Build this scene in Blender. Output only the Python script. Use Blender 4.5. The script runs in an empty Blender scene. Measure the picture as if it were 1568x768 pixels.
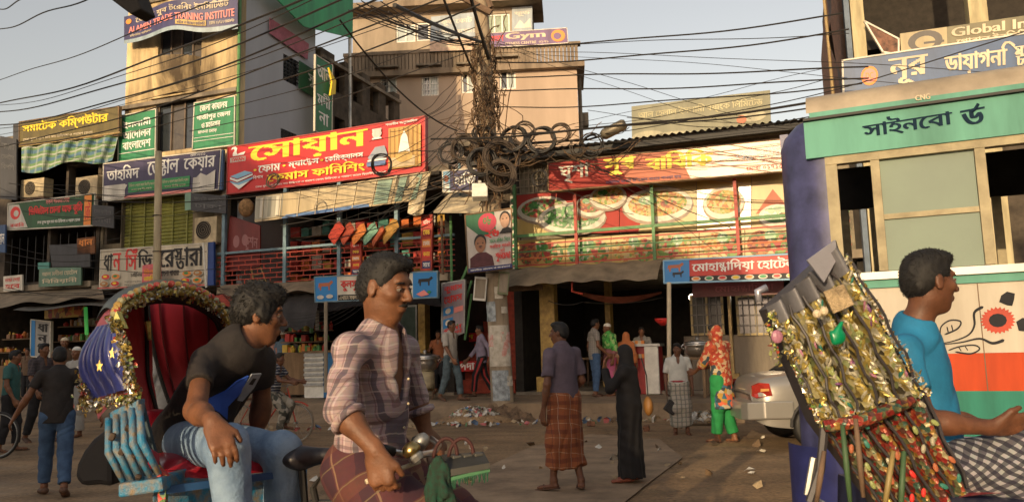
import bpy, math, random
import numpy as np
from mathutils import Vector, Matrix
random.seed(7); rng = np.random.default_rng(7)
SC = bpy.context.scene
COL = SC.collection
R = math.radians
# ------------------------------------------------------------------ camera
CAMZ = 1.45; FPX = 1200.0; PITCH = math.atan(151/FPX); ROLL = R(1.5)
cam = bpy.data.cameras.new('camera'); cam.sensor_width = 36; cam.lens = 36*FPX/1568
cam.clip_start = 0.05; cam.clip_end = 3000
camo = bpy.data.objects.new('camera', cam); COL.objects.link(camo); SC.camera = camo
cF = Vector((0, math.cos(PITCH), math.sin(PITCH)))
cU0 = Vector((0, -math.sin(PITCH), math.cos(PITCH))); cR0 = Vector((1, 0, 0))
cU = cU0*math.cos(ROLL) + cR0*math.sin(ROLL); cR = cR0*math.cos(ROLL) - cU0*math.sin(ROLL)
camo.matrix_world = Matrix(((cR.x, cU.x, -cF.x, 0), (cR.y, cU.y, -cF.y, 0), (cR.z, cU.z, -cF.z, CAMZ), (0, 0, 0, 1)))
# a lens held open a little: the near riders are in focus, the far wires go slightly soft
cam.dof.use_dof = True; cam.dof.focus_distance = 7.0; cam.dof.aperture_fstop = 9.0
# ------------------------------------------------------------------ sky and sun
SUN_EL = R(11.5); SUN_DIR = Vector((-.40*math.cos(SUN_EL)/.984, -.90*math.cos(SUN_EL)/.984, math.sin(SUN_EL))).normalized()
W = bpy.data.worlds.new('World'); SC.world = W; W.use_nodes = True
nt = W.node_tree; bg = nt.nodes['Background']; sky = nt.nodes.new('ShaderNodeTexSky')
sky.sky_type = 'NISHITA'; sky.sun_disc = False; sky.sun_elevation = SUN_EL
sky.sun_rotation = math.atan2(SUN_DIR.x, SUN_DIR.y) % (2*math.pi)
sky.air_density = 1.3; sky.dust_density = 2.2; sky.ozone_density = 1.5; sky.altitude = 0
hs_ = nt.nodes.new('ShaderNodeHueSaturation'); hs_.inputs['Saturation'].default_value = .5; hs_.inputs['Value'].default_value = .86; nt.links.new(sky.outputs[0], hs_.inputs['Color']); tn = nt.nodes.new('ShaderNodeMix'); tn.data_type = 'RGBA'; tn.blend_type = 'MULTIPLY'; tn.inputs[0].default_value = 1; tn.inputs[7].default_value = (1.09, .965, .88, 1)   # dusty evening air
nt.links.new(hs_.outputs[0], tn.inputs[6]); nt.links.new(tn.outputs[2], bg.inputs[0]); bg.inputs[1].default_value = 0.145
sun = bpy.data.lights.new('sun', 'SUN'); sun.energy = 2.3; sun.angle = R(0.53); sun.color = (1.0, .74, .43)
suno = bpy.data.objects.new('sun', sun); COL.objects.link(suno)
suno.rotation_euler = SUN_DIR.to_track_quat('Z', 'Y').to_euler()
SC.view_settings.view_transform = 'Standard'; SC.view_settings.look = 'None'
SC.view_settings.gamma = 1; SC.view_settings.exposure = 0.86
SC.cycles.max_bounces = 6; SC.cycles.diffuse_bounces = 3; SC.cycles.glossy_bounces = 3
SC.cycles.sample_clamp_indirect = 6
# ------------------------------------------------------------------ pixel -> place helpers (photo pixels, 1568 x 768)
O = Vector((0, 0, CAMZ))
def ray(px, py): return cF + cR*((px-784)/FPX) + cU*((384-py)/FPX)
def P(px, py, Y):
    r = ray(px, py); return O + r*(Y/r.y)
def G(px, py, z=0.0):
    r = ray(px, py); return O + r*((z-CAMZ)/r.z)
FA = R(20); FU = Vector((math.cos(FA), -math.sin(FA), 0)); FN = Vector((-math.sin(FA), -math.cos(FA), 0)); F0 = Vector((0, 19, 0))
UZ = Vector((0, 0, 1))
ROW = (R(20), Vector((0, 19, 0))); FAR = (R(4), Vector((0, 34, 0)))
def use_frame(fr):       # street row or the far block, which stands at its own angle
    global FA, FU, FN, F0, FM
    FA, F0 = fr; FU = Vector((math.cos(FA), -math.sin(FA), 0)); FN = Vector((-math.sin(FA), -math.cos(FA), 0)); FM = Matrix(((FU.x, FN.x, 0), (FU.y, FN.y, 0), (0, 0, 1)))
def onplane(px, py, p0, n):
    r = ray(px, py); return O + r*((p0-O).dot(n)/r.dot(n))
def F(px, py, d=0.0): return onplane(px, py, F0+FN*d, FN)
def SD(p): q = p-F0; return q.dot(FU), q.dot(FN), p.z     # -> along, out, up
def Wd(s, d, z): return F0 + FU*s + FN*d + UZ*z
FM = Matrix(((FU.x, FN.x, 0), (FU.y, FN.y, 0), (0, 0, 1)))     # facade frame: along, out, up
# ------------------------------------------------------------------ materials
MATS = {}
def rgb(h):
    if isinstance(h, str):
        v = [int(h[i:i+2], 16)/255 for i in (0, 2, 4)]
        return tuple((c/12.92 if c < .04045 else ((c+.055)/1.055)**2.4) for c in v)
    return tuple(h)
def mat(name, c, rough=.6, metal=0, noise=.25, scale=6.0, c2=None, bump=.0, spec=None, streak=False, emit=0, trans=0, alpha=1, coat=0, amount=.5, bscale=None, sheen=0):
    if name in MATS: return MATS[name]
    m = bpy.data.materials.new(name); m.use_nodes = True; n = m.node_tree.nodes; l = m.node_tree.links
    b = n['Principled BSDF']; c = rgb(c); MATS[name] = m
    b.inputs['Roughness'].default_value = rough; b.inputs['Metallic'].default_value = metal
    if spec is not None: b.inputs['Specular IOR Level'].default_value = spec
    if coat: b.inputs['Coat Weight'].default_value = coat; b.inputs['Coat Roughness'].default_value = .08
    if sheen: b.inputs['Sheen Weight'].default_value = sheen
    if trans: b.inputs['Transmission Weight'].default_value = trans
    if alpha < 1: b.inputs['Alpha'].default_value = alpha
    if emit: b.inputs['Emission Color'].default_value = (*c, 1); b.inputs['Emission Strength'].default_value = emit
    if noise <= 0: b.inputs['Base Color'].default_value = (*c, 1); return m
    tc = n.new('ShaderNodeTexCoord'); mp = n.new('ShaderNodeMapping'); l.new(tc.outputs['Object'], mp.inputs[0])
    mp.inputs['Scale'].default_value = (1, 1, .18) if streak else (1, 1, 1)
    nz = n.new('ShaderNodeTexNoise'); nz.inputs['Scale'].default_value = scale; nz.inputs['Detail'].default_value = 7; nz.inputs['Roughness'].default_value = .62
    l.new(mp.outputs[0], nz.inputs['Vector'])
    rp = n.new('ShaderNodeValToRGB'); rp.color_ramp.elements[0].position = .5-.28*amount/.5*.9; rp.color_ramp.elements[1].position = .5+.28*amount/.5*.6
    if c2 is None: c2 = tuple(max(0, x*(1-noise*1.6)) for x in c)
    else: c2 = rgb(c2)
    hi = tuple(min(1, x*(1+noise*.35)) for x in c)
    rp.color_ramp.elements[0].color = (*c2, 1); rp.color_ramp.elements[1].color = (*hi, 1)
    l.new(nz.outputs['Fac'], rp.inputs[0]); l.new(rp.outputs[0], b.inputs['Base Color'])
    if bump:
        bp = n.new('ShaderNodeBump'); bp.inputs['Strength'].default_value = bump; bp.inputs['Distance'].default_value = .02
        n2 = n.new('ShaderNodeTexNoise'); n2.inputs['Scale'].default_value = bscale or scale*5; n2.inputs['Detail'].default_value = 5
        l.new(tc.outputs['Object'], n2.inputs['Vector']); l.new(n2.outputs['Fac'], bp.inputs['Height']); l.new(bp.outputs[0], b.inputs['Normal'])
    return m
def mathn(nt, op, a, b=None, c=None):
    q = nt.nodes.new('ShaderNodeMath'); q.operation = op
    for i, v in enumerate((a, b, c)):
        if v is None: continue
        if isinstance(v, (int, float)): q.inputs[i].default_value = v
        else: nt.links.new(v, q.inputs[i])
    return q.outputs[0]
def plaid(name, base, bands, rough=.85, axes=('x', 'z'), dirs=None, weave=0):
    """bands: (axis vector, frequency per m, duty, phase, colour, strength) laid over base, plus cloth grain"""
    if name in MATS: return MATS[name]
    m = bpy.data.materials.new(name); m.use_nodes = True; MATS[name] = m; t = m.node_tree; n = t.nodes; l = t.links
    b = n['Principled BSDF']; b.inputs['Roughness'].default_value = rough
    tc = n.new('ShaderNodeTexCoord'); nz = n.new('ShaderNodeTexNoise'); nz.inputs['Scale'].default_value = 5; nz.inputs['Detail'].default_value = 3
    l.new(tc.outputs['Object'], nz.inputs['Vector'])
    vm = n.new('ShaderNodeVectorMath'); vm.operation = 'MULTIPLY_ADD'; l.new(nz.outputs['Color'], vm.inputs[0]); vm.inputs[1].default_value = (.05, .05, .05)
    l.new(tc.outputs['Object'], vm.inputs[2])
    cur = n.new('ShaderNodeRGB'); cur.outputs[0].default_value = (*rgb(base), 1); cur = cur.outputs[0]
    for ax, fr, duty, ph, colr, st in bands:
        d = n.new('ShaderNodeVectorMath'); d.operation = 'DOT_PRODUCT'; l.new(vm.outputs[0], d.inputs[0]); d.inputs[1].default_value = ax
        f = mathn(t, 'FRACT', mathn(t, 'MULTIPLY_ADD', d.outputs['Value'], fr, ph+50))
        k = mathn(t, 'MULTIPLY', mathn(t, 'LESS_THAN', f, duty), st)
        mx = n.new('ShaderNodeMix'); mx.data_type = 'RGBA'; l.new(k, mx.inputs[0]); l.new(cur, mx.inputs[6]); mx.inputs[7].default_value = (*rgb(colr), 1); cur = mx.outputs[2]
    n3 = n.new('ShaderNodeTexNoise'); n3.inputs['Scale'].default_value = 60; n3.inputs['Detail'].default_value = 3; l.new(tc.outputs['Object'], n3.inputs['Vector'])
    mx = n.new('ShaderNodeMix'); mx.data_type = 'RGBA'; mx.blend_type = 'MULTIPLY'; mx.inputs[0].default_value = .35; l.new(cur, mx.inputs[6]); l.new(n3.outputs['Color'], mx.inputs[7])
    l.new(mx.outputs[2], b.inputs['Base Color']); return m
def vor(name, cols, scale=20, rough=.5, metal=0, bump=.3, rnd=1, bw=None):
    """patches of flat colours (print, foil, goods): voronoi cells mapped to a palette"""
    if name in MATS: return MATS[name]
    m = bpy.data.materials.new(name); m.use_nodes = True; MATS[name] = m; t = m.node_tree; n = t.nodes; l = t.links
    b = n['Principled BSDF']; b.inputs['Roughness'].default_value = rough; b.inputs['Metallic'].default_value = metal
    tc = n.new('ShaderNodeTexCoord'); nz = n.new('ShaderNodeTexNoise'); nz.inputs['Scale'].default_value = scale*.6; l.new(tc.outputs['Object'], nz.inputs['Vector'])
    vm = n.new('ShaderNodeVectorMath'); vm.operation = 'MULTIPLY_ADD'; l.new(nz.outputs['Color'], vm.inputs[0]); k = 1.2/scale; vm.inputs[1].default_value = (k, k, k); l.new(tc.outputs['Object'], vm.inputs[2])
    v = n.new('ShaderNodeTexVoronoi'); v.inputs['Scale'].default_value = scale; v.inputs['Randomness'].default_value = rnd; l.new(vm.outputs[0], v.inputs['Vector'])
    sp = n.new('ShaderNodeSeparateColor'); l.new(v.outputs['Color'], sp.inputs[0])
    rp = n.new('ShaderNodeValToRGB'); rp.color_ramp.interpolation = 'CONSTANT'; els = rp.color_ramp.elements
    while len(els) < len(cols): els.new(.5)
    for i, c in enumerate(cols): els[i].position = i/len(cols); els[i].color = (*rgb(c), 1)
    l.new(sp.outputs[0], rp.inputs[0]); l.new(rp.outputs[0], b.inputs['Base Color'])
    if bump:
        bp = n.new('ShaderNodeBump'); bp.inputs['Strength'].default_value = bump; bp.inputs['Distance'].default_value = .01
        l.new(v.outputs['Distance'], bp.inputs['Height']); l.new(bp.outputs[0], b.inputs['Normal'])
    return m
# ------------------------------------------------------------------ mesh builder
class MB:
    def __init__(s): s.v = []; s.f = []
    def add(s, vs, fs):
        o = len(s.v); s.v += [tuple(x) for x in vs]; s.f += [tuple(i+o for i in f) for f in fs]; return s
    def quad(s, a, b, c, d): return s.add((a, b, c, d), ((0, 1, 2, 3),))
    def box(s, c, size, M=None):
        x, y, z = (q/2 for q in size); vs = [Vector((i*x, j*y, k*z)) for i in (-1, 1) for j in (-1, 1) for k in (-1, 1)]
        if M is not None: vs = [M @ v for v in vs]
        vs = [v+Vector(c) for v in vs]
        return s.add(vs, ((0, 1, 3, 2), (4, 6, 7, 5), (0, 4, 5, 1), (2, 3, 7, 6), (0, 2, 6, 4), (1, 5, 7, 3)))
    def prism(s, pts, off):           # pts: polygon (3-D), off: extrusion vector
        n = len(pts); pts = [Vector(p) for p in pts]; off = Vector(off)
        return s.add(pts+[p+off for p in pts], [tuple(range(n))[::-1], tuple(range(n, 2*n))]+[(i, (i+1) % n, n+(i+1) % n, n+i) for i in range(n)])
    def tube(s, pts, r, n=8, caps=True, closed=False):
        pts = [Vector(p) for p in pts]; m = len(pts); rs = r if isinstance(r, (list, tuple)) else [r]*m
        o = len(s.v); prev = None
        for i, p in enumerate(pts):
            a = pts[(i-1) % m] if (closed or i) else p; b = pts[(i+1) % m] if (closed or i < m-1) else p
            t = (b-a).normalized() if (b-a).length > 1e-9 else Vector((0, 0, 1))
            if prev is None:
                q = Vector((0, 0, 1)) if abs(t.z) < .9 else Vector((1, 0, 0)); x = t.cross(q).normalized()
            else: x = (prev-t*prev.dot(t)); x = x.normalized() if x.length > 1e-6 else t.orthogonal().normalized()
            prev = x; y = t.cross(x)
            for k in range(n):
                a2 = 2*math.pi*k/n; s.v.append(tuple(p+(x*math.cos(a2)+y*math.sin(a2))*rs[i]))
        for i in range(m if closed else m-1):
            j = (i+1) % m
            for k in range(n): s.f.append((o+i*n+k, o+i*n+(k+1) % n, o+j*n+(k+1) % n, o+j*n+k))
        if caps and not closed: s.f.append(tuple(o+k for k in range(n))[::-1]); s.f.append(tuple(o+(m-1)*n+k for k in range(n)))
        return s
    def lathe(s, c, prof, n=16, M=None):   # prof: (radius, height)
        o = len(s.v); c = Vector(c)
        for r, h in prof:
            for k in range(n):
                a = 2*math.pi*k/n; v = Vector((r*math.cos(a), r*math.sin(a), h))
                if M is not None: v = M @ v
                s.v.append(tuple(c+v))
        for i in range(len(prof)-1):
            for k in range(n): s.f.append((o+i*n+k, o+i*n+(k+1) % n, o+(i+1)*n+(k+1) % n, o+(i+1)*n+k))
        s.f.append(tuple(o+k for k in range(n))[::-1]); s.f.append(tuple(o+(len(prof)-1)*n+k for k in range(n)))
        return s
    def grid(s, fn, nu, nv):
        o = len(s.v)
        for j in range(nv+1):
            for i in range(nu+1): s.v.append(tuple(fn(i/nu, j/nv)))
        for j in range(nv):
            for i in range(nu):
                a = o+j*(nu+1)+i; s.f.append((a, a+1, a+nu+2, a+nu+1))
        return s
    def ell(s, c, r, M=None, n=12, m=8):
        prof = [(math.sin(math.pi*i/m), -math.cos(math.pi*i/m)) for i in range(m+1)]; prof[0] = (.001, -1); prof[-1] = (.001, 1)
        S = Matrix.Diagonal(Vector(r)); return s.lathe(c, prof, n, (M @ S) if M is not None else S)
def rotm(x=0, y=0, z=0): return (Matrix.Rotation(R(z), 3, 'Z') @ Matrix.Rotation(R(y), 3, 'Y') @ Matrix.Rotation(R(x), 3, 'X'))
def rawobj(name, verts, faces, m, smooth=False, bevel=0):
    me = bpy.data.meshes.new(name); me.from_pydata(verts, [], faces); me.update()
    if m is not None: me.materials.append(m)
    if smooth: me.shade_smooth()
    o = bpy.data.objects.new(name, me); COL.objects.link(o)
    if bevel:
        b = o.modifiers.new('bevel', 'BEVEL'); b.width = bevel; b.segments = 2; b.limit_method = 'ANGLE'
    return o
def origin_of(o): return o.location if o.parent is None else o.location+origin_of(o.parent)
def part(name, mb, m, parent=None, smooth=False, bevel=0, label=None, kind=None, loc=None):
    """world-space MB -> one mesh object under parent (things are never rotated while being built)"""
    base = Vector((0, 0, 0))
    if parent is not None: base = origin_of(parent)
    own = Vector(loc) if loc is not None else base
    vs = [(v[0]-own.x, v[1]-own.y, v[2]-own.z) for v in mb.v]
    o = rawobj(name, vs, mb.f, m, smooth, bevel)
    if parent is not None: o.parent = parent; o.location = own-base
    else: o.location = own
    if label: o['label'] = label
    if kind: o['kind'] = kind
    return o
def tag(o, label, cat, group=None, kind=None):
    if label: o['label'] = label
    if cat: o['category'] = cat
    if group: o['group'] = group
    if kind: o['kind'] = kind
    return o
def thing(name, label, cat, loc, group=None):
    o = bpy.data.objects.new(name, None); o.location = loc; COL.objects.link(o); o.empty_display_size = .1
    return tag(o, label, cat, group)
def one(name, mb, m, label, cat, loc, group=None, smooth=False, bevel=0): return tag(part(name, mb, m, None, smooth, bevel, loc=loc), label, cat, group)
def struct(name, mb, m, smooth=False, loc=(0, 0, 0)): return tag(part(name, mb, m, None, smooth, loc=loc), None, None, None, 'structure')
def copy_tree(o, parent=None):
    c = o.copy(); COL.objects.link(c); c.parent = parent
    for ch in o.children: copy_tree(ch, c)
    return c
def fbox(mb, s0, s1, d0, d1, z0, z1):
    return mb.box(Wd((s0+s1)/2, (d0+d1)/2, (z0+z1)/2), (abs(s1-s0), abs(d1-d0), abs(z1-z0)), FM)
def fpx(px0, py0, px1, py1, d):       # pixel rectangle on the facade plane at distance d out -> (s0, s1, z0, z1)
    a = SD(F(px0, py0, d)); b = SD(F(px1, py1, d)); return a[0], b[0], b[2], a[2]
def fbp(mb, px0, py0, px1, py1, d, th):   # box whose front shows at those pixels
    s0, s1, z0, z1 = fpx(px0, py0, px1, py1, d); return fbox(mb, s0, s1, d-th, d, z0, z1)
# ------------------------------------------------------------------ lettering (strips between the glyph outlines)
_tc = {}
def outline(body):
    c = bpy.data.curves.new('t', 'FONT'); c.body = body; c.size = 1; c.fill_mode = 'NONE'; c.resolution_u = 3
    o = bpy.data.objects.new('t', c); COL.objects.link(o);
    me = o.to_mesh(); vs = np.array([v.co[:2] for v in me.vertices]) if len(me.vertices) else np.zeros((0, 2)); es = np.array([e.vertices[:] for e in me.edges]) if len(me.edges) else np.zeros((0, 2), int)
    o.to_mesh_clear(); COL.objects.unlink(o); bpy.data.objects.remove(o); bpy.data.curves.remove(c)
    return vs, es
def compose(text):
    """'[a|b]' stacks two glyph runs as one joined letter (upper, lower)"""
    V = []; x = 0.0; i = 0; import re
    for tok in re.split(r'(\[[^\]]*\])', text):
        if not tok: continue
        if tok[0] == '[':
            a, b = tok[1:-1].split('|'); wmax = 0; tmp = []
            for q, (sc_, dy, dx) in ((a, (.62, .26, 0)), (b, (.66, -.12, .1))):
                vs, es = outline(q)
                if len(vs) == 0: continue
                vs = vs.copy(); vs[:, 0] -= vs[:, 0].min(); vs *= (sc_*1.1, sc_); vs += (dx, dy); tmp.append((vs, es)); wmax = max(wmax, vs[:, 0].max())
            for vs, es in tmp: vs[:, 0] += x; V.append((vs, es))
            x += wmax
        else:
            vs, es = outline(tok); 
            if len(vs) == 0: x += .25; continue
            lead = .26*(len(tok)-len(tok.lstrip())); trail = .26*(len(tok)-len(tok.rstrip()))
            vs = vs.copy(); vs[:, 0] += x-vs[:, 0].min()+lead; V.append((vs, es)); x = vs[:, 0].max()+trail
    P_, E_ = [], []; o = 0
    for vs, es in V: P_.append(vs); E_.append(es+o); o += len(vs)
    return np.vstack(P_), np.vstack(E_)
def glyph_strips(text, bold=0.0, rows=26):
    key = (text, bold, rows)
    if key in _tc: return _tc[key]
    vs, es = compose(text); lo = vs.min(0); hi = vs.max(0); h = hi[1]-lo[1]
    # Bengali fits its box by head line and base; keep the full box
    a = vs[es[:, 0]]; b = vs[es[:, 1]]; out = []; dy = h/rows
    for r_ in range(rows):
        y = lo[1]+(r_+.5)*dy
        up = (a[:, 1] <= y) & (b[:, 1] > y); dn = (a[:, 1] > y) & (b[:, 1] <= y); k = up | dn
        if not k.any(): continue
        xs = a[k, 0]+(y-a[k, 1])/(b[k, 1]-a[k, 1])*(b[k, 0]-a[k, 0]); sg = np.where(up[k], 1, -1); od = np.argsort(xs); xs = xs[od]; sg = sg[od]
        w = 0; st = None; iv = []
        for x, g in zip(xs, sg):
            pw = w; w += g
            if pw == 0 and w != 0: st = x
            elif pw != 0 and w == 0 and st is not None: iv.append([st-bold, x+bold])
        mg = []
        for q in iv:
            if mg and q[0] <= mg[-1][1]: mg[-1][1] = max(mg[-1][1], q[1])
            else: mg.append(q)
        for q in mg: out.append((q[0], q[1], r_))
    w0 = lo[0]-bold; w1 = hi[0]+bold; asp = (w1-w0)/h
    res = ([((q[0]-w0)/(w1-w0), (q[1]-w0)/(w1-w0), q[2]/rows, (q[2]+1)/rows) for q in out], asp)
    _tc[key] = res; return res
def letters(text, M, u0, v0, u1, v1, lift=.012, bold=.02, rows=26, th=.0):
    """M(u, v, lift) -> point. fills the box u0..u1 (left-right), v0..v1 (bottom-top)"""
    strips, asp = glyph_strips(text, bold, rows); mb = MB()
    for a, b, c, d in strips:
        ua, ub, vc, vd = u0+(u1-u0)*a, u0+(u1-u0)*b, v0+(v1-v0)*c, v0+(v1-v0)*d
        mb.quad(M(ua, vc, lift), M(ub, vc, lift), M(ub, vd, lift), M(ua, vd, lift))
    return mb
class Panel:
    """a flat board from four pixel corners TL,TR,BR,BL on a plane; M(u,v,lift) maps its face"""
    def __init__(s, tl, tr, br, bl, d=0.0, plane=None, th=.08):
        f = (lambda q: onplane(q[0], q[1], *plane)) if plane else (lambda q: F(q[0], q[1], d))
        s.tl, s.tr, s.br, s.bl = f(tl), f(tr), f(br), f(bl)
        s.n = (s.br-s.bl).cross(s.tl-s.bl).normalized(); s.n = s.n if s.n.dot(O-s.tl) > 0 else -s.n
        s.th = th; s.c = (s.tl+s.br)/2
    def M(s, u, v, lift=0): return (s.bl*(1-u)+s.br*u)*(1-v)+(s.tl*(1-u)+s.tr*u)*v+s.n*lift
    def board(s): return MB().prism([s.bl, s.br, s.tr, s.tl], -s.n*s.th)
    def rect(s, u0, v0, u1, v1, lift=.006, nu=1, nv=1): return MB().grid(lambda a, b: s.M(u0+(u1-u0)*a, v0+(v1-v0)*b, lift), nu, nv)
    def disc(s, u, v, ru, rv, lift=.008, n=20, mb=None, a0=0, a1=360):
        mb = mb or MB(); pts = [s.M(u+ru*math.cos(R(a0+(a1-a0)*i/n)), v+rv*math.sin(R(a0+(a1-a0)*i/n)), lift) for i in range(n)]
        return mb.add(pts, (tuple(range(n)),))
    def poly(s, pts, lift=.008, mb=None):
        mb = mb or MB(); return mb.add([s.M(u, v, lift) for u, v in pts], (tuple(range(len(pts))),))
    def frame(s, w=.03, pr=.02):
        mb = MB()
        for a, b in ((s.bl, s.br), (s.tl, s.tr), (s.bl, s.tl), (s.br, s.tr)):
            ax = (b-a).normalized(); up = s.n.cross(ax); Mx = Matrix((ax, up, s.n)).transposed()
            mb.box((a+b)/2-s.n*(s.th/2-.0), ((b-a).length+w, w, s.th+pr*2), Mx)
        return mb
def sign(name, label, p, bgm, items, frame=None, cat='sign', group=None, board='panel'):
    """items: ('t', text, u0,v0,u1,v1, colour material[, bold]) | ('r', u0,v0,u1,v1, mat) | ('d', u,v,ru,rv, mat) | ('p', pts, mat)"""
    t = thing(name, label, cat, p.c-Vector((0, 0, 0)), group); part(board, p.board(), bgm, t)
    if frame is not None: part('frame', p.frame(), frame, t)
    lift = .006; nm = {}
    for it in items:
        lift += .0025
        if it[0] == 't': part('lettering', letters(it[1], p.M, *it[2:6], lift=lift, bold=(it[7] if len(it) > 7 else .022)), it[6], t)
        elif it[0] == 'r': part(it[6] if len(it) > 6 else 'printed_block', p.rect(*it[1:5], lift=lift), it[5], t)
        elif it[0] == 'd': part(it[6] if len(it) > 6 else 'printed_disc', p.disc(*it[1:5], lift=lift), it[5], t)
        elif it[0] == 'p': part(it[3] if len(it) > 3 else 'printed_shape', p.poly(it[1], lift=lift), it[2], t)
    return t
# ================================================================== palette
M_ = mat
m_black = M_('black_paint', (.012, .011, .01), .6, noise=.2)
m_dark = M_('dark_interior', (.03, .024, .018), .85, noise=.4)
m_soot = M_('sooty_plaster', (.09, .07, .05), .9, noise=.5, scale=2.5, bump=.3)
m_conc = M_('stained_concrete', (.24, .2, .15), .9, noise=.5, scale=1.6, bump=.5, streak=True)
m_conc2 = M_('pale_concrete', (.34, .28, .2), .9, noise=.45, scale=2.2, bump=.5, streak=True)
m_yplast = M_('yellowed_plaster', (.62, .47, .25), .9, noise=.3, scale=1.3, c2=(.085, .06, .035), bump=.35, streak=True, amount=.34)
m_grey = M_('grey_painted_wall', (.40, .41, .44), .8, noise=.12, scale=.7, streak=True)
m_pink = M_('pink_plaster', (.46, .35, .26), .9, noise=.16, scale=.6, bump=.2, streak=True)
m_pinkd = M_('weathered_parapet', (.3, .23, .16), .9, noise=.5, scale=1.1, bump=.3, streak=True)
m_brick = M_('old_brick', (.22, .1, .055), .95, noise=.5, scale=7, bump=.8)
m_steel = M_('galvanised_steel', (.4, .4, .38), .45, metal=.8, noise=.25)
m_alu = M_('cooking_aluminium', (.62, .6, .56), .32, metal=1, noise=.12, scale=9)
m_rust = M_('rusty_tin', (.16, .1, .06), .8, noise=.5, scale=3, c2=(.07, .045, .03), bump=.4)
m_tin = M_('brown_tin_awning', (.26, .2, .13), .75, noise=.4, scale=2, bump=.3)
m_redp = M_('red_paint', (.42, .05, .025), .55, noise=.3)
m_orp = M_('orange_paint', (.55, .13, .03), .6, noise=.3)
m_grnp = M_('green_paint', (.09, .24, .08), .55, noise=.3)
m_bluep = M_('pale_blue_paint', (.17, .27, .32), .6, noise=.3)
m_wood = M_('weathered_wood', (.22, .14, .075), .85, noise=.5, scale=4, bump=.5, streak=True)
m_bamboo = M_('bamboo', (.4, .28, .12), .6, noise=.3)
m_white = M_('white_paint', (.74, .72, .64), .6, noise=.15)
m_cream = M_('cream_vinyl', (.62, .52, .35), .55, noise=.25, scale=2)
m_ink = M_('black_ink', (.015, .013, .013), .6, noise=0)
m_inkw = M_('white_ink', (.78, .76, .7), .55, noise=0)
m_inky = M_('yellow_ink', (.85, .6, .03), .5, noise=0)
m_inkr = M_('red_ink', (.62, .03, .025), .5, noise=0)
m_inkp = M_('pink_ink', (.75, .25, .22), .55, noise=0)
m_inkb = M_('blue_ink', (.02, .2, .5), .5, noise=0)
m_inkg = M_('green_ink', (.03, .25, .08), .5, noise=0)
m_inkn = M_('navy_ink', (.03, .035, .13), .55, noise=0)
m_inko = M_('orange_ink', (.75, .25, .04), .55, noise=0)
m_inksky = M_('sky_blue_ink', (.22, .42, .58), .55, noise=0)
m_glass = M_('dark_window_glass', (.03, .035, .04), .08, noise=0); m_glass.node_tree.nodes['Principled BSDF'].inputs['Specular IOR Level'].default_value = .8
m_paleglass = M_('pale_window_glass', (.35, .4, .38), .15, noise=.2, scale=1)
m_cable = M_('black_cable_rubber', (.018, .015, .012), .6, noise=0)
m_cable2 = M_('dusty_cable', (.07, .05, .035), .8, noise=.3)
# ================================================================== ground
gm = M_('dusty_street', (.27, .175, .09), .8, noise=.45, scale=.55, c2=(.165, .108, .06), bump=.8, bscale=14)
def _gm():
    n = gm.node_tree.nodes; l = gm.node_tree.links; b = n['Principled BSDF']; tc = [q for q in n if q.type == 'TEX_COORD'][0]
    nz = n.new('ShaderNodeTexNoise'); nz.inputs['Scale'].default_value = 22; nz.inputs['Detail'].default_value = 8; l.new(tc.outputs['Object'], nz.inputs['Vector'])
    src = b.inputs['Base Color'].links[0].from_socket; mx = n.new('ShaderNodeMix'); mx.data_type = 'RGBA'; mx.blend_type = 'OVERLAY'; mx.inputs[0].default_value = .75
    l.new(src, mx.inputs[6]); l.new(nz.outputs['Fac'], mx.inputs[7]); l.new(mx.outputs[2], b.inputs['Base Color'])
    mp = n.new('ShaderNodeMapping'); mp.inputs['Rotation'].default_value = (0, 0, R(20)); mp.inputs['Scale'].default_value = (.6, 1.5, 1); l.new(tc.outputs['Object'], mp.inputs[0])
    n3 = n.new('ShaderNodeTexNoise'); n3.inputs['Scale'].default_value = 1.3; n3.inputs['Detail'].default_value = 6; l.new(mp.outputs[0], n3.inputs['Vector'])
    vo = n.new('ShaderNodeTexVoronoi'); vo.feature = 'DISTANCE_TO_EDGE'; vo.inputs['Scale'].default_value = .55; dv = n.new('ShaderNodeVectorMath'); dv.operation = 'MULTIPLY_ADD'; l.new(nz.outputs['Color'], dv.inputs[0]); dv.inputs[1].default_value = (.35, .35, 0); l.new(tc.outputs['Object'], dv.inputs[2]); l.new(dv.outputs[0], vo.inputs['Vector'])
    m3 = n.new('ShaderNodeMapRange'); m3.inputs[1].default_value = .38; m3.inputs[2].default_value = .62; m3.inputs[3].default_value = .78; m3.inputs[4].default_value = 1.1; l.new(n3.outputs['Fac'], m3.inputs[0])
    m4 = n.new('ShaderNodeMapRange'); m4.inputs[1].default_value = .0; m4.inputs[2].default_value = .012; m4.inputs[3].default_value = .55; m4.inputs[4].default_value = 1; l.new(vo.outputs['Distance'], m4.inputs[0])
    k_ = mathn(gm.node_tree, 'MULTIPLY', m3.outputs[0], m4.outputs[0]); mq = n.new('ShaderNodeVectorMath'); mq.operation = 'SCALE'; l.new(mx.outputs[2], mq.inputs[0]); l.new(k_, mq.inputs['Scale']); l.new(mq.outputs[0], b.inputs['Base Color'])
    n2 = n.new('ShaderNodeTexNoise'); n2.inputs['Scale'].default_value = .9; n2.inputs['Detail'].default_value = 4; l.new(tc.outputs['Object'], n2.inputs['Vector'])
    mr = n.new('ShaderNodeMapRange'); mr.inputs[1].default_value = .35; mr.inputs[2].default_value = .6; mr.inputs[3].default_value = .5; mr.inputs[4].default_value = .95; l.new(n2.outputs['Fac'], mr.inputs[0]); l.new(mr.outputs[0], b.inputs['Roughness'])
_gm()
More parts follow.
